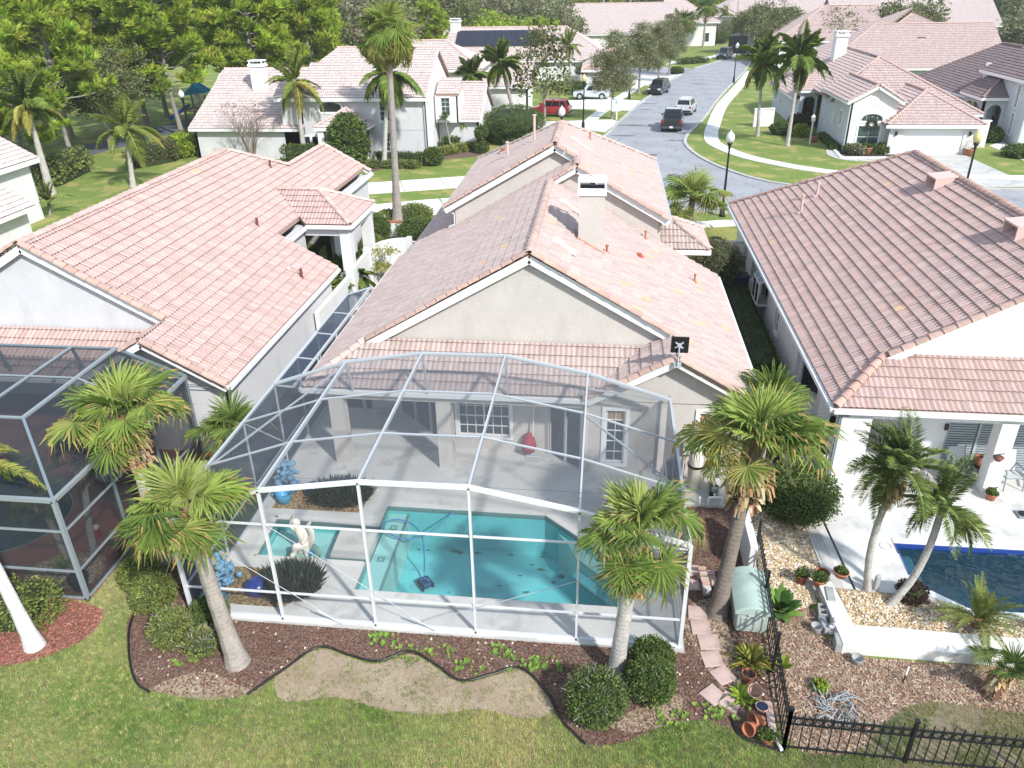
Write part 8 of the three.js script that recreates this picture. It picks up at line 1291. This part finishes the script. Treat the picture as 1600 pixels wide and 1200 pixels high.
{ // folded red umbrella and pole leaning on the lanai wall
const t = thing('patio_umbrella', 'folded red umbrella on a white pole standing by the sliding door', 'umbrella', [-2.0, 0.07, -21.55]), red = std({ color: C(0.34, 0.02, 0.045), roughness: 0.8 }); part('pole', rod(V(0, 0, 0), V(0.1, 2.2, -0.06), 0.022, 8), M.trim, t); const g = lathe([[0.001, 0.1], [0.2, 0.14], [0.27, 0.35], [0.2, 0.6], [0.1, 0.78], [0.001, 0.82]], 9); g.translate(-0.1, 0.02, -0.02); part('canopy', g, red, t); part('base', rbx(0.05, 0.03, 0.08, 0.5, 0.06, 0.14, 0.02), M.alu, t);
}
{ // pavers and bricks
const sp = [[2.87, -13.89, 0.1, 0.47], [2.89, -13.38, 0.2, 0.45], [3.08, -12.92, 0.55, 0.44], [2.80, -12.35, 0.75, 0.44], [3.15, -12.2, -0.55, 0.44], [2.73, -14.35, 0.04, 0.45], [2.7, -14.83, -0.05, 0.45], [2.66, -15.85, 0.08, 0.4], [2.7, -16.4, 0, 0.4]];
const wd = ['pink paver lying crooked nearest the clipped shrubs', 'pale pink paver', 'square pink paver'], place = ['in the straight row by the screen, fourth from the shrubs', 'just ahead of the straight row', 'turned askew in the middle of the scattered pavers', 'turned askew nearest the clipped shrubs', 'turned askew nearest the flower pots', 'beside the front corner of the screen', 'one step beyond the front corner of the screen', 'beside the screen near the brick pile', 'farthest along the screen side', 'half buried beside the leaning trunk', 'half buried in the middle of the row by the screen'];
sp.forEach(([x, z, a, s], i) => { const t = thing('stepping_stone', 'pink concrete paver ' + place[i], 'paver', [x, 0, z], a, 'pink pavers along the screen'); part('slab', rbx(0, 0.025, 0, s, 0.05, s, 0.012), M.paver, t); });
const bp = thing('brick_pile', 'low pile of pink bricks over a grey block behind the leaning trunk', 'brick pile', [2.98, 0, -16.05], 0.05); part('cinder_block', [rbx(0, 0.1, 0.35, 0.2, 0.2, 0.4, 0.01)], M.conc, bp); for (let i = 0; i < 8; i++) part('brick', rbx((i % 2) * 0.24 - 0.02, 0.04 + (i > 5 ? 0.2 : 0.16 * (i % 2 ? 0 : 1)), -0.25 + (i >> 1) * 0.2, 0.2, 0.075, 0.1 + (i % 2) * 0.08, 0.008, rr(-0.1, 0.1)), i % 3 ? M.paver : M.clayPale, bp);
}
pot('clay_pot', 'pale terracotta pot lying open beside the spiky yellow plant', [3.72, -12.4], 0.16, 0.26, M.clayPale, { plant: 0, tip: [0.5, 0, 0.3] }); pot('clay_pot', 'terracotta pot half hidden under the spiky yellow plant', [3.62, -12.85], 0.16, 0.24, M.terracotta);
pot('plastic_pot', 'small pot with a dark blue liner between the green weeds and the orange pots', [3.78, -12.05], 0.14, 0.16, M.clayPale, { plant: 0 }); { const c = scene.children[scene.children.length - 1]; part('liner', cyl(0, 0.15, 0, 0.11, 0.09, 0.03, 16), std({ color: C(0.015, 0.03, 0.07), roughness: 0.3 }), c); }
pot('clay_pot', 'orange terracotta pot tipped on its side, nearest the lawn', [3.55, -11.55], 0.15, 0.27, M.terracotta, { plant: 0, tip: [1.1, 0, 0.7] }); pot('clay_pot', 'orange terracotta pot tipped on its side, nearest the fence', [3.74, -11.7], 0.16, 0.28, M.terracotta, { plant: 0, tip: [0.9, 0, 1.1] }); pot('clay_pot', 'terracotta pot with a green seedling at the foot of the corner post', [3.75, -11.25], 0.14, 0.22, M.terracotta, { plant: 0.13 });
{ const t = thing('edging_boards', 'stacked pink edging boards leaning by the fence corner', 'boards', [3.92, 0, -11.75], -0.06); for (let i = 0; i < 4; i++) part('board', rbx(0, 0.05 + i * 0.012, -0.42 + i * 0.2, 0.16, 0.06, 0.19, 0.01), M.paver, t); part('pvc_pipe', rod(V(0.03, 0.08, 0.4), V(0.12, 0.12, 0.72), 0.035, 8), M.trim, t); }
leafyPlant({ name: 'spiky_plant', label: 'yellow-green spiky bromeliad clump between the green box and the clay pots', at: [3.75, -13.35], r: 0.55, h: 0.6, n: 90, cols: [[0.34, 0.32, 0.05], [0.22, 0.26, 0.04], [0.12, 0.17, 0.03], [0.42, 0.34, 0.08]], wide: 0.035, droop: 0.8 });
leafyPlant({ name: 'ground_plant', label: 'bright green low leafy clump beside the pale clay pot', at: [3.45, -12.35], r: 0.36, h: 0.26, n: 60, cols: GREEN.lime, wide: 0.05, droop: 0.4 });
leafyPlant({ name: 'broadleaf_plant', label: 'big-leaved green plant climbing behind the black fence beside the green box', at: [4.72, -15.05], r: 0.62, h: 0.9, n: 26, cols: [[0.10, 0.20, 0.04], [0.15, 0.26, 0.05], [0.06, 0.13, 0.03], [0.24, 0.32, 0.07]], wide: 0.13, droop: 0.9 });
leafyPlant({ name: 'broadleaf_plant', label: 'small bright leaf tuft at the black fence above the clay pots', at: [4.45, -13.3], r: 0.22, h: 0.4, n: 9, cols: GREEN.lime, wide: 0.06, droop: 0.5 });
{ const t = thing('dead_fronds', 'heap of silvery dead palm fronds on the bark mulch', 'dead fronds', [5.35, 0.02, -12.25]); for (let i = 0; i < 46; i++) { const a = rr(0, 6.3), r = rr(0.05, 0.4), o = V(Math.cos(a) * r, rr(0.02, 0.1), Math.sin(a) * r), b = a + rr(0.8, 2.2), e = o.clone().add(V(Math.cos(b), 0, Math.sin(b)).multiplyScalar(rr(0.2, 0.6))), m = o.clone().lerp(e, 0.5).add(V(rr(-0.08, 0.08), rr(0.02, 0.12), rr(-0.08, 0.08))); e.y = 0.02; part('strip', tube([o, m, e], 0.011, 8, 4), std({ color: C(...jitter([0.36, 0.40, 0.42], 0.25)), roughness: 0.7 }), t); } }
shrub({ label: 'tiny yellow-green shrub behind the heap of dead fronds', at: [5.15, -12.75], r: 0.14, h: 0.22, n: 60, leaf: 0.04, cols: GREEN.lime });
{ const t = thing('garden_stake', 'short white and black garden stake in the mulch below the white wall', 'stake', [7.0, 0, -13.1]); part('shaft', rod(V(0, 0, 0), V(0.04, 0.22, -0.05), 0.016, 6), M.black, t); part('cap', rod(V(0.04, 0.22, -0.05), V(0.08, 0.42, -0.1), 0.02, 6), M.trim, t); }
const P4 = 'clay pots at the corner of the white patio';
pot('clay_pot', 'brown pot of dry soil at the end of the white wall', [6.0, -16.35], 0.19, 0.2, M.terracotta, { y: 0.08, group: P4 }); pot('clay_pot', 'wide terracotta bowl with short grass on the end of the white wall', [6.35, -16.1], 0.2, 0.16, M.terracotta, { y: 0.4, plant: 0.1, group: P4 }); pot('clay_pot', 'terracotta pot with bright seedlings on a grey block', [5.82, -15.95], 0.18, 0.2, M.terracotta, { y: 0.2, plant: 0.17, group: P4 }); pot('clay_pot', 'dark brown planted pot sunk in the pebbles by the blocks', [5.45, -16.2], 0.17, 0.3, std({ color: C(0.22, 0.06, 0.04), roughness: 0.8 }), { plant: 0.16, group: P4 });
{ const GB = 'grey blocks along the foot of the white wall', blk = std({ color: C(0.36, 0.37, 0.37), map: tConc, roughness: 0.95 }), cb = (label, x, z, sx, sy, sz, a, hollow) => { const t = thing('concrete_block', label, 'concrete block', [x, 0, z], a, GB); if (hollow) { part('block', [bx(-sx / 2 + 0.02, sy / 2, 0, 0.04, sy, sz), bx(sx / 2 - 0.02, sy / 2, 0, 0.04, sy, sz), bx(0, sy / 2, -sz / 2 + 0.02, sx - 0.08, sy, 0.04), bx(0, sy / 2, sz / 2 - 0.02, sx - 0.08, sy, 0.04), bx(0, sy / 2, 0, sx - 0.08, sy, 0.03)], blk, t); } else part('block', rbx(0, sy / 2, 0, sx, sy, sz, 0.015), blk, t); };
cb('grey block under the pot of bright seedlings', 5.8, -15.95, 0.3, 0.2, 0.32, 0.1); cb('pale grey slab leaning next to the white wall end', 5.98, -15.5, 0.2, 0.34, 0.5, -0.1); cb('hollow grey block open side up beside the white wall', 5.72, -15.05, 0.22, 0.22, 0.4, -0.15, true); cb('narrow grey block between the hollow one and the small statue', 5.66, -14.6, 0.16, 0.2, 0.38, 0.2); cb('pale block at the outer corner of the white wall', 5.85, -14.05, 0.2, 0.28, 0.36, -0.1);
const s = thing('garden_figure', 'small grey stone garden figure by the white wall', 'garden figure', [5.82, 0, -14.5]); part('figure', sdfMesh([[0, 0.08, 0, 0.11], [0, 0.2, 0, 0.1], [0.01, 0.32, 0, 0.075], [0, 0.43, 0.01, 0.062], [0.09, 0.27, 0.04, 0.04], [-0.09, 0.24, 0.05, 0.04], [0.05, 0.1, 0.1, 0.06], [-0.06, 0.1, 0.1, 0.06]], 22, V(-0.3, -0.05, -0.3), 0.62, 0.03), std({ color: C(0.50, 0.50, 0.53), map: tConc }), s);
const b = thing('grey_bucket', 'grey half pot at the foot of the white wall corner', 'bucket', [6.15, 0, -13.6]); part('pot', lathe([[0.001, 0], [0.1, 0], [0.14, 0.18], [0.12, 0.18], [0.08, 0.03], [0.001, 0.03]], 16), blk, b); const b2 = thing('grey_bucket', 'grey bucket standing apart on the mulch by the blocks', 'bucket', [5.45, 0, -14.5]); part('pot', lathe([[0.001, 0], [0.1, 0], [0.14, 0.2], [0.12, 0.2], [0.08, 0.03], [0.001, 0.03]], 16), blk, b2);
const sl = thing('stone_slab', 'upright rounded grey stone between the two date palm trunks', 'stone', [7.25, 0.09, -16.05], 0.5); part('slab', rbx(0, 0.22, 0, 0.16, 0.46, 0.1, 0.045, 0, 3), blk, sl); }
shrub({ label: 'dark dry bush on the pebbles at the corner of the dark pool', at: [8.0, -15.75], r: 0.34, h: 0.5, n: 160, leaf: 0.035, y: 0.08, cols: [[0.09, 0.05, 0.04], [0.06, 0.04, 0.03]] });
// ---------------------------------------------------------------- eastern patio furniture
function slingChair(label, at, turn) { const t = thing('sling_chair', label, 'patio chair', [at[0], 0.06, at[1]], turn, 'grey sling chairs on the white patio'), m = M.aluDark, fab = std({ color: C(0.50, 0.52, 0.52), roughness: 0.8 });
part('seat', bar(V(0, 0.42, 0.27), V(0, 0.38, -0.2), 0.5, 0.025), fab, t); part('backrest', bar(V(0, 0.4, -0.22), V(0, 1.02, -0.42), 0.5, 0.025), fab, t);
for (const s of [-1, 1]) { part('frame_side', [rod(V(s * 0.27, 0.42, 0.28), V(s * 0.27, 0.38, -0.22), 0.018), rod(V(s * 0.27, 0.38, -0.22), V(s * 0.27, 1.05, -0.44), 0.018)], m, t); part('leg', rod(V(s * 0.28, 0.62, 0.22), V(s * 0.29, 0, 0.34), 0.018), m, t); part('leg', rod(V(s * 0.28, 0.6, -0.28), V(s * 0.29, 0, -0.45), 0.018), m, t); part('armrest', rbx(s * 0.29, 0.63, -0.03, 0.06, 0.03, 0.54, 0.012), m, t); } part('crossbar', rod(V(-0.27, 0.42, 0.28), V(0.27, 0.42, 0.28), 0.016), m, t); return t; }
slingChair('grey sling patio chair left of the white column', [11.1, -21.2], 0.12); slingChair('grey sling patio chair right of the white column', [12.55, -21.15], 0.1); slingChair('grey sling patio chair cut by the right edge', [13.75, -20.7], -0.3);
{ const t = thing('side_table', 'small black patio table between the chairs behind the white column', 'table', [11.75, 0.06, -21.55]); part('tabletop', rbx(0, 0.44, 0, 0.5, 0.03, 0.5, 0.012), M.black, t); for (const [x, z] of [[-0.2, -0.2], [0.2, -0.2], [-0.2, 0.2], [0.2, 0.2]]) part('leg', rod(V(x, 0, z), V(x, 0.43, z), 0.015), M.black, t); } pot('clay_pot', 'terracotta pot on the small black table', [11.75, -21.55], 0.13, 0.28, M.terracotta, { y: 0.515 }); pot('clay_pot', 'terracotta pot with dry flowers at the foot of the white column', [11.75, -20.35], 0.17, 0.22, M.terracotta, { y: 0.06, plant: 0.14 });
{ const t = thing('hanging_basket', 'small dark hanging basket on the white column', 'hanging basket', [11.7, 1.3, -20.5]); part('basket', lathe([[0.001, 0], [0.08, 0.02], [0.15, 0.14], [0.001, 0.14]], 14), M.rust, t); part('bracket', [rod(V(-0.15, 0.2, 0), V(0.2, 0.2, -0.1), 0.012), rod(V(-0.14, 0.14, 0), V(0, 0.2, -0.04), 0.006), rod(V(0.14, 0.14, 0), V(0, 0.2, -0.04), 0.006)], M.black, t); }
{ const t = thing('patio_table', 'dark glass patio table in the shade behind the ragged palm', 'table', [6.75, 0.05, -21.9], 0.2); part('tabletop', rbx(0, 0.72, 0, 0.95, 0.03, 1.35, 0.015), M.black, t); for (const [x, z] of [[-0.38, -0.55], [0.38, -0.55], [-0.38, 0.55], [0.38, 0.55]]) part('leg', rod(V(x, 0, z), V(x, 0.71, z), 0.02), M.black, t); }
{ const t = thing('patio_chair', 'black round-backed patio chair at the dark glass table', 'patio chair', [6.7, 0.05, -23.4], 0.2); part('seat', rbx(0, 0.43, 0, 0.5, 0.05, 0.5, 0.02), M.black, t); const g = new THREE.TorusGeometry(0.27, 0.03, 8, 18, PI); g.translate(0, 0.7, -0.24); part('backrest', [g, bx(0, 0.72, -0.24, 0.46, 0.3, 0.03)], M.black, t); for (const [x, z] of [[-0.22, -0.22], [0.22, -0.22], [-0.22, 0.22], [0.22, 0.22]]) part('leg', rod(V(x, 0, z), V(x, 0.42, z), 0.018), M.black, t); }
solo('door_mat', rbx(8.35, 0.07, -24.4, 0.6, 0.02, 1.1, 0.008, -0.5), M.bronze, 'dark door mat outside the black sliding doors', 'door mat');
{ const t = thing('patio_speaker', 'small dark disc gadget at the right edge of the white patio', 'gadget', [...[gxz(1597, 808)].flatMap(([x, z]) => [x, 0.06, z])]); part('base', rbx(0, 0.03, 0, 0.36, 0.05, 0.36, 0.02), M.aluDark, t); part('disc', cyl(0, 0.07, 0, 0.12, 0.12, 0.03, 18), M.black, t); }
// ---------------------------------------------------------------- inside the dark enclosure
palm({ name: 'date_palm', label: 'small palm beside the dark curved pool behind the dark screen', base: [-14.1, -15.1], top: V(-14.8, 2.3, -15.6), R: 1.15, n: 20, set: dateSet, mat: LM.feather, r0: 0.09, r1: 0.08, elev: [70, -30], skirt: 0.3, skirtR: 0.12, trunk: WOOD.palmPale });
palm({ name: 'date_palm', label: 'second palm with a knobbly trunk behind the dark screen, nearer the red deck', base: [-13.5, -15.35], top: V(-13.75, 2.9, -16.4), R: 1.1, n: 18, set: dateSet, mat: LM.feather, r0: 0.1, r1: 0.09, elev: [75, -30], skirt: 0.5, skirtR: 0.16, trunk: WOOD.palmPale });
leafyPlant({ label: 'bright strap-leaved plant at the foot of the palm behind the dark screen', at: [-14.1, -14.9], r: 0.4, h: 0.5, n: 22, cols: GREEN.lime, wide: 0.05, y: 0.04 });
pot('clay_pot', 'terracotta pot in the far corner of the dark enclosure', [-13.1, -15.75], 0.2, 0.26, M.terracotta, { y: 0.06 }); pot('ceramic_pot', 'blue-black glazed pot in the near corner of the dark enclosure', [-13.15, -14.2], 0.26, 0.4, std({ color: C(0.02, 0.03, 0.05), roughness: 0.3 }), { y: 0.06 });
{ const t = thing('citronella_can', 'red and white canister on the red deck behind the dark screen', 'canister', [-14.0, 0.06, -16.3]); part('can', cyl(0, 0.13, 0, 0.1, 0.1, 0.26, 16), std({ color: C(0.36, 0.02, 0.025), roughness: 0.4 }), t); part('lid', cyl(0, 0.28, 0, 0.105, 0.105, 0.05, 16), M.trim, t); }
{ const t = thing('lounge_chair', 'pale lounge chair on the red deck deep inside the dark enclosure', 'lounge chair', [-15.4, 0.06, -18.9], 1.2); part('seat', bar(V(0, 0.32, 0.6), V(0, 0.32, -0.3), 0.6, 0.06), M.alu, t); part('backrest', bar(V(0, 0.33, -0.3), V(0, 0.75, -0.8), 0.6, 0.06), M.alu, t); for (const [x, z] of [[-0.26, 0.5], [0.26, 0.5], [-0.26, -0.35], [0.26, -0.35]]) part('leg', bx(x, 0.15, z, 0.04, 0.3, 0.04), M.alu, t); }
for (const [x, y, r, h, c, l] of [[1232, 178, 0.9, 2.6, 'red', 'dark red leafy shrub left of the white trunk by the arched porch'], [1243, 205, 0.8, 1.6, 'red', 'second dark red shrub under the first one'], [1218, 210, 0.9, 1.1, 'shrub', 'low green bush at the end of the white garden wall'], [1250, 213, 0.7, 1.1, 'lime', 'yellow-green bush beside the post lantern'], [1262, 196, 0.6, 1.5, 'orange', 'orange-tinged shrub behind the post lantern'], [1385, 236, 0.6, 0.9, 'lime', 'round green bush beside the white garage door, wreath side'], [1377, 240, 0.55, 0.8, 'shrubPale', 'grey-green bush in the flower bed before the wreath window'], [1336, 241, 0.7, 0.8, 'oakGrey', 'silvery bush under the wreath window']]) shrub({ label: l, at: gxz(x, y), r, h, leaf: 0.1, n: 260, cols: { red: [[0.13, 0.02, 0.03], [0.08, 0.03, 0.03], [0.05, 0.07, 0.02]], orange: [[0.26, 0.13, 0.06], [0.12, 0.12, 0.04]] }[c] ?? GREEN[c] });
palm({ name: 'garden_palm', label: 'small yellow-green palm in the flower bed before the wreath window', ...at3(1358, 236, 1360, 208), R: 1.1, n: 18, set: featherSet('queenPale'), mat: LM.feather, r0: 0.05, r1: 0.05, elev: [80, 10], bend: 0 });
hedge({ label: 'dark clipped hedge under the wreath window', line: [[20.9, -72.0], [24.0, -71.9]], w: 0.6, h: 0.8, leaf: 0.07 });
solo('mulch_bed', sheet(px([1310, 238], [1316, 248], [1395, 247], [1400, 238], [1385, 234], [1318, 234]), 0.012), M.soil, 'dark flower bed before the wreath window', null, null, 'structure');
{ const t = thing('bed_border', 'row of white border stones round the flower bed of the house with the wreath', 'border'); const a = gxz(1304, 237), b = gxz(1314, 248), c = gxz(1392, 248); const pts = []; for (let i = 0; i <= 8; i++) pts.push([a[0] + (b[0] - a[0]) * i / 8, a[1] + (b[1] - a[1]) * i / 8]); for (let i = 1; i <= 16; i++) pts.push([b[0] + (c[0] - b[0]) * i / 16, b[1] + (c[1] - b[1]) * i / 16]); for (const [x, z] of pts) part('stone', rbx(x, 0.1, z, 0.26, 0.16, 0.2, 0.05), M.concWhite, t); }
for (const [x, y, l] of [[1353, 241, 'big terracotta pot under the small palm by the wreath window'], [1270, 222, 'red pot beside the post lantern'], [1512, 243, 'terracotta pot right of the white garage door']]) pot('clay_pot', l, gxz(x, y), 0.45, 0.6, M.terracotta, { plant: y === 243 ? 0.7 : 0.3 });
hedge({ label: 'low planted edge along the front walk of the house with the wreath', line: [gxz(1284, 216), gxz(1305, 235)], w: 0.6, h: 0.5, leaf: 0.09 });
for (const [x, y, r, h, l] of [[1548, 222, 0.8, 1.3, 'dark bush beside the arched porch of the dark-roofed house'], [1590, 245, 1.2, 0.9, 'low bush at the right edge of the far lawn'], [1540, 200, 0.5, 1.2, 'small bush at the garage corner of the white house']]) shrub({ label: l, at: gxz(x, y), r, h, leaf: 0.1, n: 260 });
// ---------------------------------------------------------------- grass, mulch chips, pebbles, far woods
function scatter(name, label, geo, mat, n, place, cat) {
const list = []; let tries = 0;
while (list.length < n && tries++ < n * 12) { const q = place(); if (q) list.push(q); }
const im = new THREE.InstancedMesh(geo, mat, list.length); im.name = numbered(name); tag(im, label, cat, null, 'stuff');
list.forEach(([m, c], i) => { im.setMatrixAt(i, m); im.setColorAt(i, C(...c)); }); scene.add(finish(im)); return im;
}
const TRS = (x, y, z, ry, s, tilt = 0, sy = s) => new THREE.Matrix4().compose(V(x, y, z), new THREE.Quaternion().setFromEuler(new THREE.Euler(tilt * rr(-1, 1), ry, tilt * rr(-1, 1))), V(s, sy, s));
function tuft() { const L = new Leaves(); for (let i = 0; i < 7; i++) { const a = rnd() * 6.3, o = V(rr(-0.03, 0.03), 0, rr(-0.03, 0.03)), w = V(Math.cos(a) * 0.006, 0, Math.sin(a) * 0.006), e = o.clone().add(V(rr(-0.045, 0.045), rr(0.04, 0.085), rr(-0.045, 0.045))); L.tri(o.clone().sub(w), o.clone().add(w), e, [1, 1, 1].map((x) => x * rr(0.8, 1.2))); } return L.geo(); }
const blocked = [bedM, bedW, bedE, deckM, deckW, gravelE, deckE];
const lawnTone = (x, z) => { const a = noise.noise(x * 0.35, 3, z * 0.35), b = noise.noise(x * 1.1, 7, z * 1.1), d = noise.noise(x * 0.16 + 9, 2, z * 0.22); return Math.min(1, Math.max(0, 0.42 + a * 0.75 + b * 0.4 + d * 0.5)); };
scatter('grass', 'short green and straw-coloured grass across the foreground lawn', tuft(), phys({ vertexColors: true, roughness: 0.85, transmission: 0.25, thickness: 0 }), 46000, () => {
const x = rr(-17, 9), z = rr(-16.5, -9.0); if (blocked.some((p) => inside(x, z, p))) return null; if (x > 4.15 && z < -11.1) return null; if (z > -12.9 && z < -10.6 && x > -9.8 && x < 2.6) { const nb = noise.noise(x * 1.3, 5, z * 1.9) + 0.5 * noise.noise(x * 4, 8, z * 4), inb = inside(x, z, bare1); if (rnd() < (inb ? (nb > 0.05 ? 0.72 : 0.95) : nb > 0.1 ? 0 : 0.18)) return null; }
const t = rnd() < 0.18 ? 1 : lawnTone(x, z), k = rr(0.55, 1.35); return [TRS(x, 0, z, rnd() * 6.3, rr(0.7, 1.25)), mix([0.16, 0.27, 0.05], [0.54, 0.50, 0.25], t).map((v) => v * k)];
}, 'grass');
scatter('grass', 'patchy grass inside the black fence', tuft(), phys({ vertexColors: true, roughness: 0.85, transmission: 0.25, thickness: 0 }), 5200, () => {
const x = rr(4.4, 11), z = rr(-12.6, -9.6), e = 6.1 + Math.max(0, (-11.3 - z)) * 0.9; if (inside(x, z, bedE)) return null; if (noise.noise(x * 0.8, 1, z * 0.8) < -0.05 && rnd() < 0.75) return null;
const k = rr(0.7, 1.2), t = lawnTone(x * 1.6, z * 1.6); return [TRS(x, 0, z, rnd() * 6.3, rr(0.7, 1.2)), mix([0.16, 0.27, 0.045], [0.46, 0.41, 0.20], t).map((v) => v * k)];
}, 'grass');
solo('bare_soil', sheet(smooth([[4.5, -11.1], [5.6, -11.2], [6.2, -11.9], [7.2, -12.6], [9.3, -12.5], [12, -12.6], [12, -9], [4.3, -9]], 40, true), 0.004), std({ map: tSand, color: C(0.85, 0.78, 0.62), roughness: 1 }), 'dry thin lawn inside the black fence', null, null, 'structure');
const chip = (() => { const g = bx(0, 0, 0, 0.055, 0.008, 0.016); return clean(g); })();
const chipMat = std({ roughness: 1 });
const chipsIn = (name, label, poly, n, cols, s0 = 0.6, s1 = 1.6, no = []) => { const xs = poly.map((p) => p[0]), zs = poly.map((p) => p[1]), b = [Math.min(...xs), Math.max(...xs), Math.min(...zs), Math.max(...zs)]; return scatter(name, label, chip, chipMat, n, () => { const x = rr(b[0], b[1]), z = rr(b[2], b[3]); if (!inside(x, z, poly) || no.some((p) => inside(x, z, p))) return null; return [TRS(x, 0.014, z, rnd() * 6.3, rr(s0, s1), 0.35), jitter(pick(cols), 0.3)]; }, 'mulch'); };
chipsIn('mulch', 'dark red-brown mulch chips in the curved bed', bedM, 15000, [[0.16, 0.075, 0.05], [0.10, 0.05, 0.035], [0.22, 0.11, 0.075], [0.13, 0.075, 0.055], [0.22, 0.15, 0.11]], 0.6, 1.5, [deckM]);
chipsIn('mulch', 'red mulch chips round the white palm trunk', bedW, 4500, [[0.34, 0.12, 0.09], [0.26, 0.09, 0.065], [0.42, 0.19, 0.14], [0.20, 0.08, 0.06]], 0.6, 1.5);
chipsIn('mulch', 'pale brown bark chips inside the black fence', bedE, 9000, [[0.36, 0.25, 0.17], [0.28, 0.18, 0.12], [0.46, 0.35, 0.26], [0.20, 0.13, 0.09], [0.40, 0.32, 0.24]], 0.6, 1.8);
const stone = (() => { const g = new THREE.IcosahedronGeometry(0.022, 0); g.scale(1.25, 0.6, 1); return clean(g); })();
const pebbles = (label, poly, n, y = 0.01, cols = [[0.56, 0.44, 0.28], [0.44, 0.32, 0.18], [0.66, 0.57, 0.44], [0.34, 0.23, 0.13], [0.74, 0.69, 0.60], [0.50, 0.36, 0.20]]) => { const xs = poly.map((p) => p[0]), zs = poly.map((p) => p[1]), b = [Math.min(...xs), Math.max(...xs), Math.min(...zs), Math.max(...zs)]; scatter('gravel', label, stone, chipMat, n, () => { const x = rr(b[0], b[1]), z = rr(b[2], b[3]); return inside(x, z, poly) ? [TRS(x, y + 0.01, z, rnd() * 6.3, rr(0.7, 1.7), 0.5), jitter(pick(cols), 0.2)] : null; }, 'gravel'); };
pebbles('tan pebbles between the black fence and the white patio', gravelE, 9000, 0.012);
pebbles('tan pebbles in the planter by the dark pool', [[6.3, -15.9], [8.3, -15.8], [9.3, -15.2], [12.5, -15.2], [12.5, -14.4], [6.35, -14.5]], 5500, 0.093);
pebbles('brown pebbles in the planter behind the statue', plant1, 2600, 0.034, [[0.30, 0.20, 0.10], [0.22, 0.14, 0.07], [0.40, 0.30, 0.18], [0.16, 0.10, 0.05]]);
pebbles('dark pebbles in the planter in front of the statue', plant2, 2600, 0.034, [[0.22, 0.16, 0.08], [0.16, 0.11, 0.05], [0.30, 0.22, 0.12], [0.12, 0.08, 0.04]]);
pebbles('pebbles in the corner of the dark enclosure', [[-14.8, -15.1], [-13.5, -15.5], [-13, -15], [-13.05, -14.4], [-14.8, -14.4]], 1500, 0.034);
scatter('litter', 'pale shell bits and dry leaf flecks strewn over the mulch', (() => clean(bx(0, 0, 0, 0.05, 0.006, 0.035)))(), chipMat, 230, () => { const x = rr(-10.5, 4.2), z = rr(-14.8, -11.2); return inside(x, z, bedM) && !inside(x, z, deckM) ? [TRS(x, 0.024, z, rnd() * 6.3, rr(0.5, 1.3), 0.4), jitter([0.55, 0.45, 0.36], 0.25)] : null; }, 'litter');
{ // sprouting weeds along the screen
const L = new Leaves(); for (let i = 0; i < 9; i++) { const a = rnd() * 6.3, e = V(Math.cos(a), rr(0.5, 1), Math.sin(a)).multiplyScalar(0.07), w = V(-Math.sin(a), 0, Math.cos(a)).multiplyScalar(0.02); L.quad(V(0, 0, 0), e.clone().multiplyScalar(0.6).add(w), e, e.clone().multiplyScalar(0.6).sub(w), [1, 1, 1]); }
scatter('weeds', 'small green weeds sprouting in the mulch', L.geo(), phys({ vertexColors: true, roughness: 0.8, transmission: 0.25, thickness: 0 }), 210, () => { const k = pick([[-4.8, -13.2], [-3.4, -13.0], [-1.9, -13.1], [-0.9, -12.9], [-4.1, -12.85], [-9.2, -12.2], [2.7, -11.9], [1.9, -11.6], [-2.6, -12.6], [3.3, -11.9], [-1.4, -12.8]]); return [TRS(k[0] + rr(-0.35, 0.35), 0.01, k[1] + rr(-0.22, 0.22), rnd() * 6.3, rr(0.5, 1.4)), jitter([0.20, 0.31, 0.04], 0.25)]; }, 'weeds');
}
scatter('woods', 'far mass of grey-green trees fading towards the horizon', crownOf('far', 0), LM.tree, 2300, () => {
const a = rr(-0.78, 0.62), d = 215 + 560 * Math.pow(rnd(), 1.3), x = Math.sin(a) * d, z = -Math.cos(a) * d; if (x > -20 && x < 110 && z > -262) return null;
const s = rr(5.5, 9.5), k = rr(0.75, 1.15); return [TRS(x, s * 0.72, z, rnd() * 6.3, s, 0.1, s * rr(0.8, 1.0)), pick([[1, 1, 1], [1.15, 1.2, 0.9], [0.85, 0.9, 0.9], [1.35, 1.35, 1.2]]).map((v) => v * k)];
}, 'woods');
renderer.render(scene, camera);
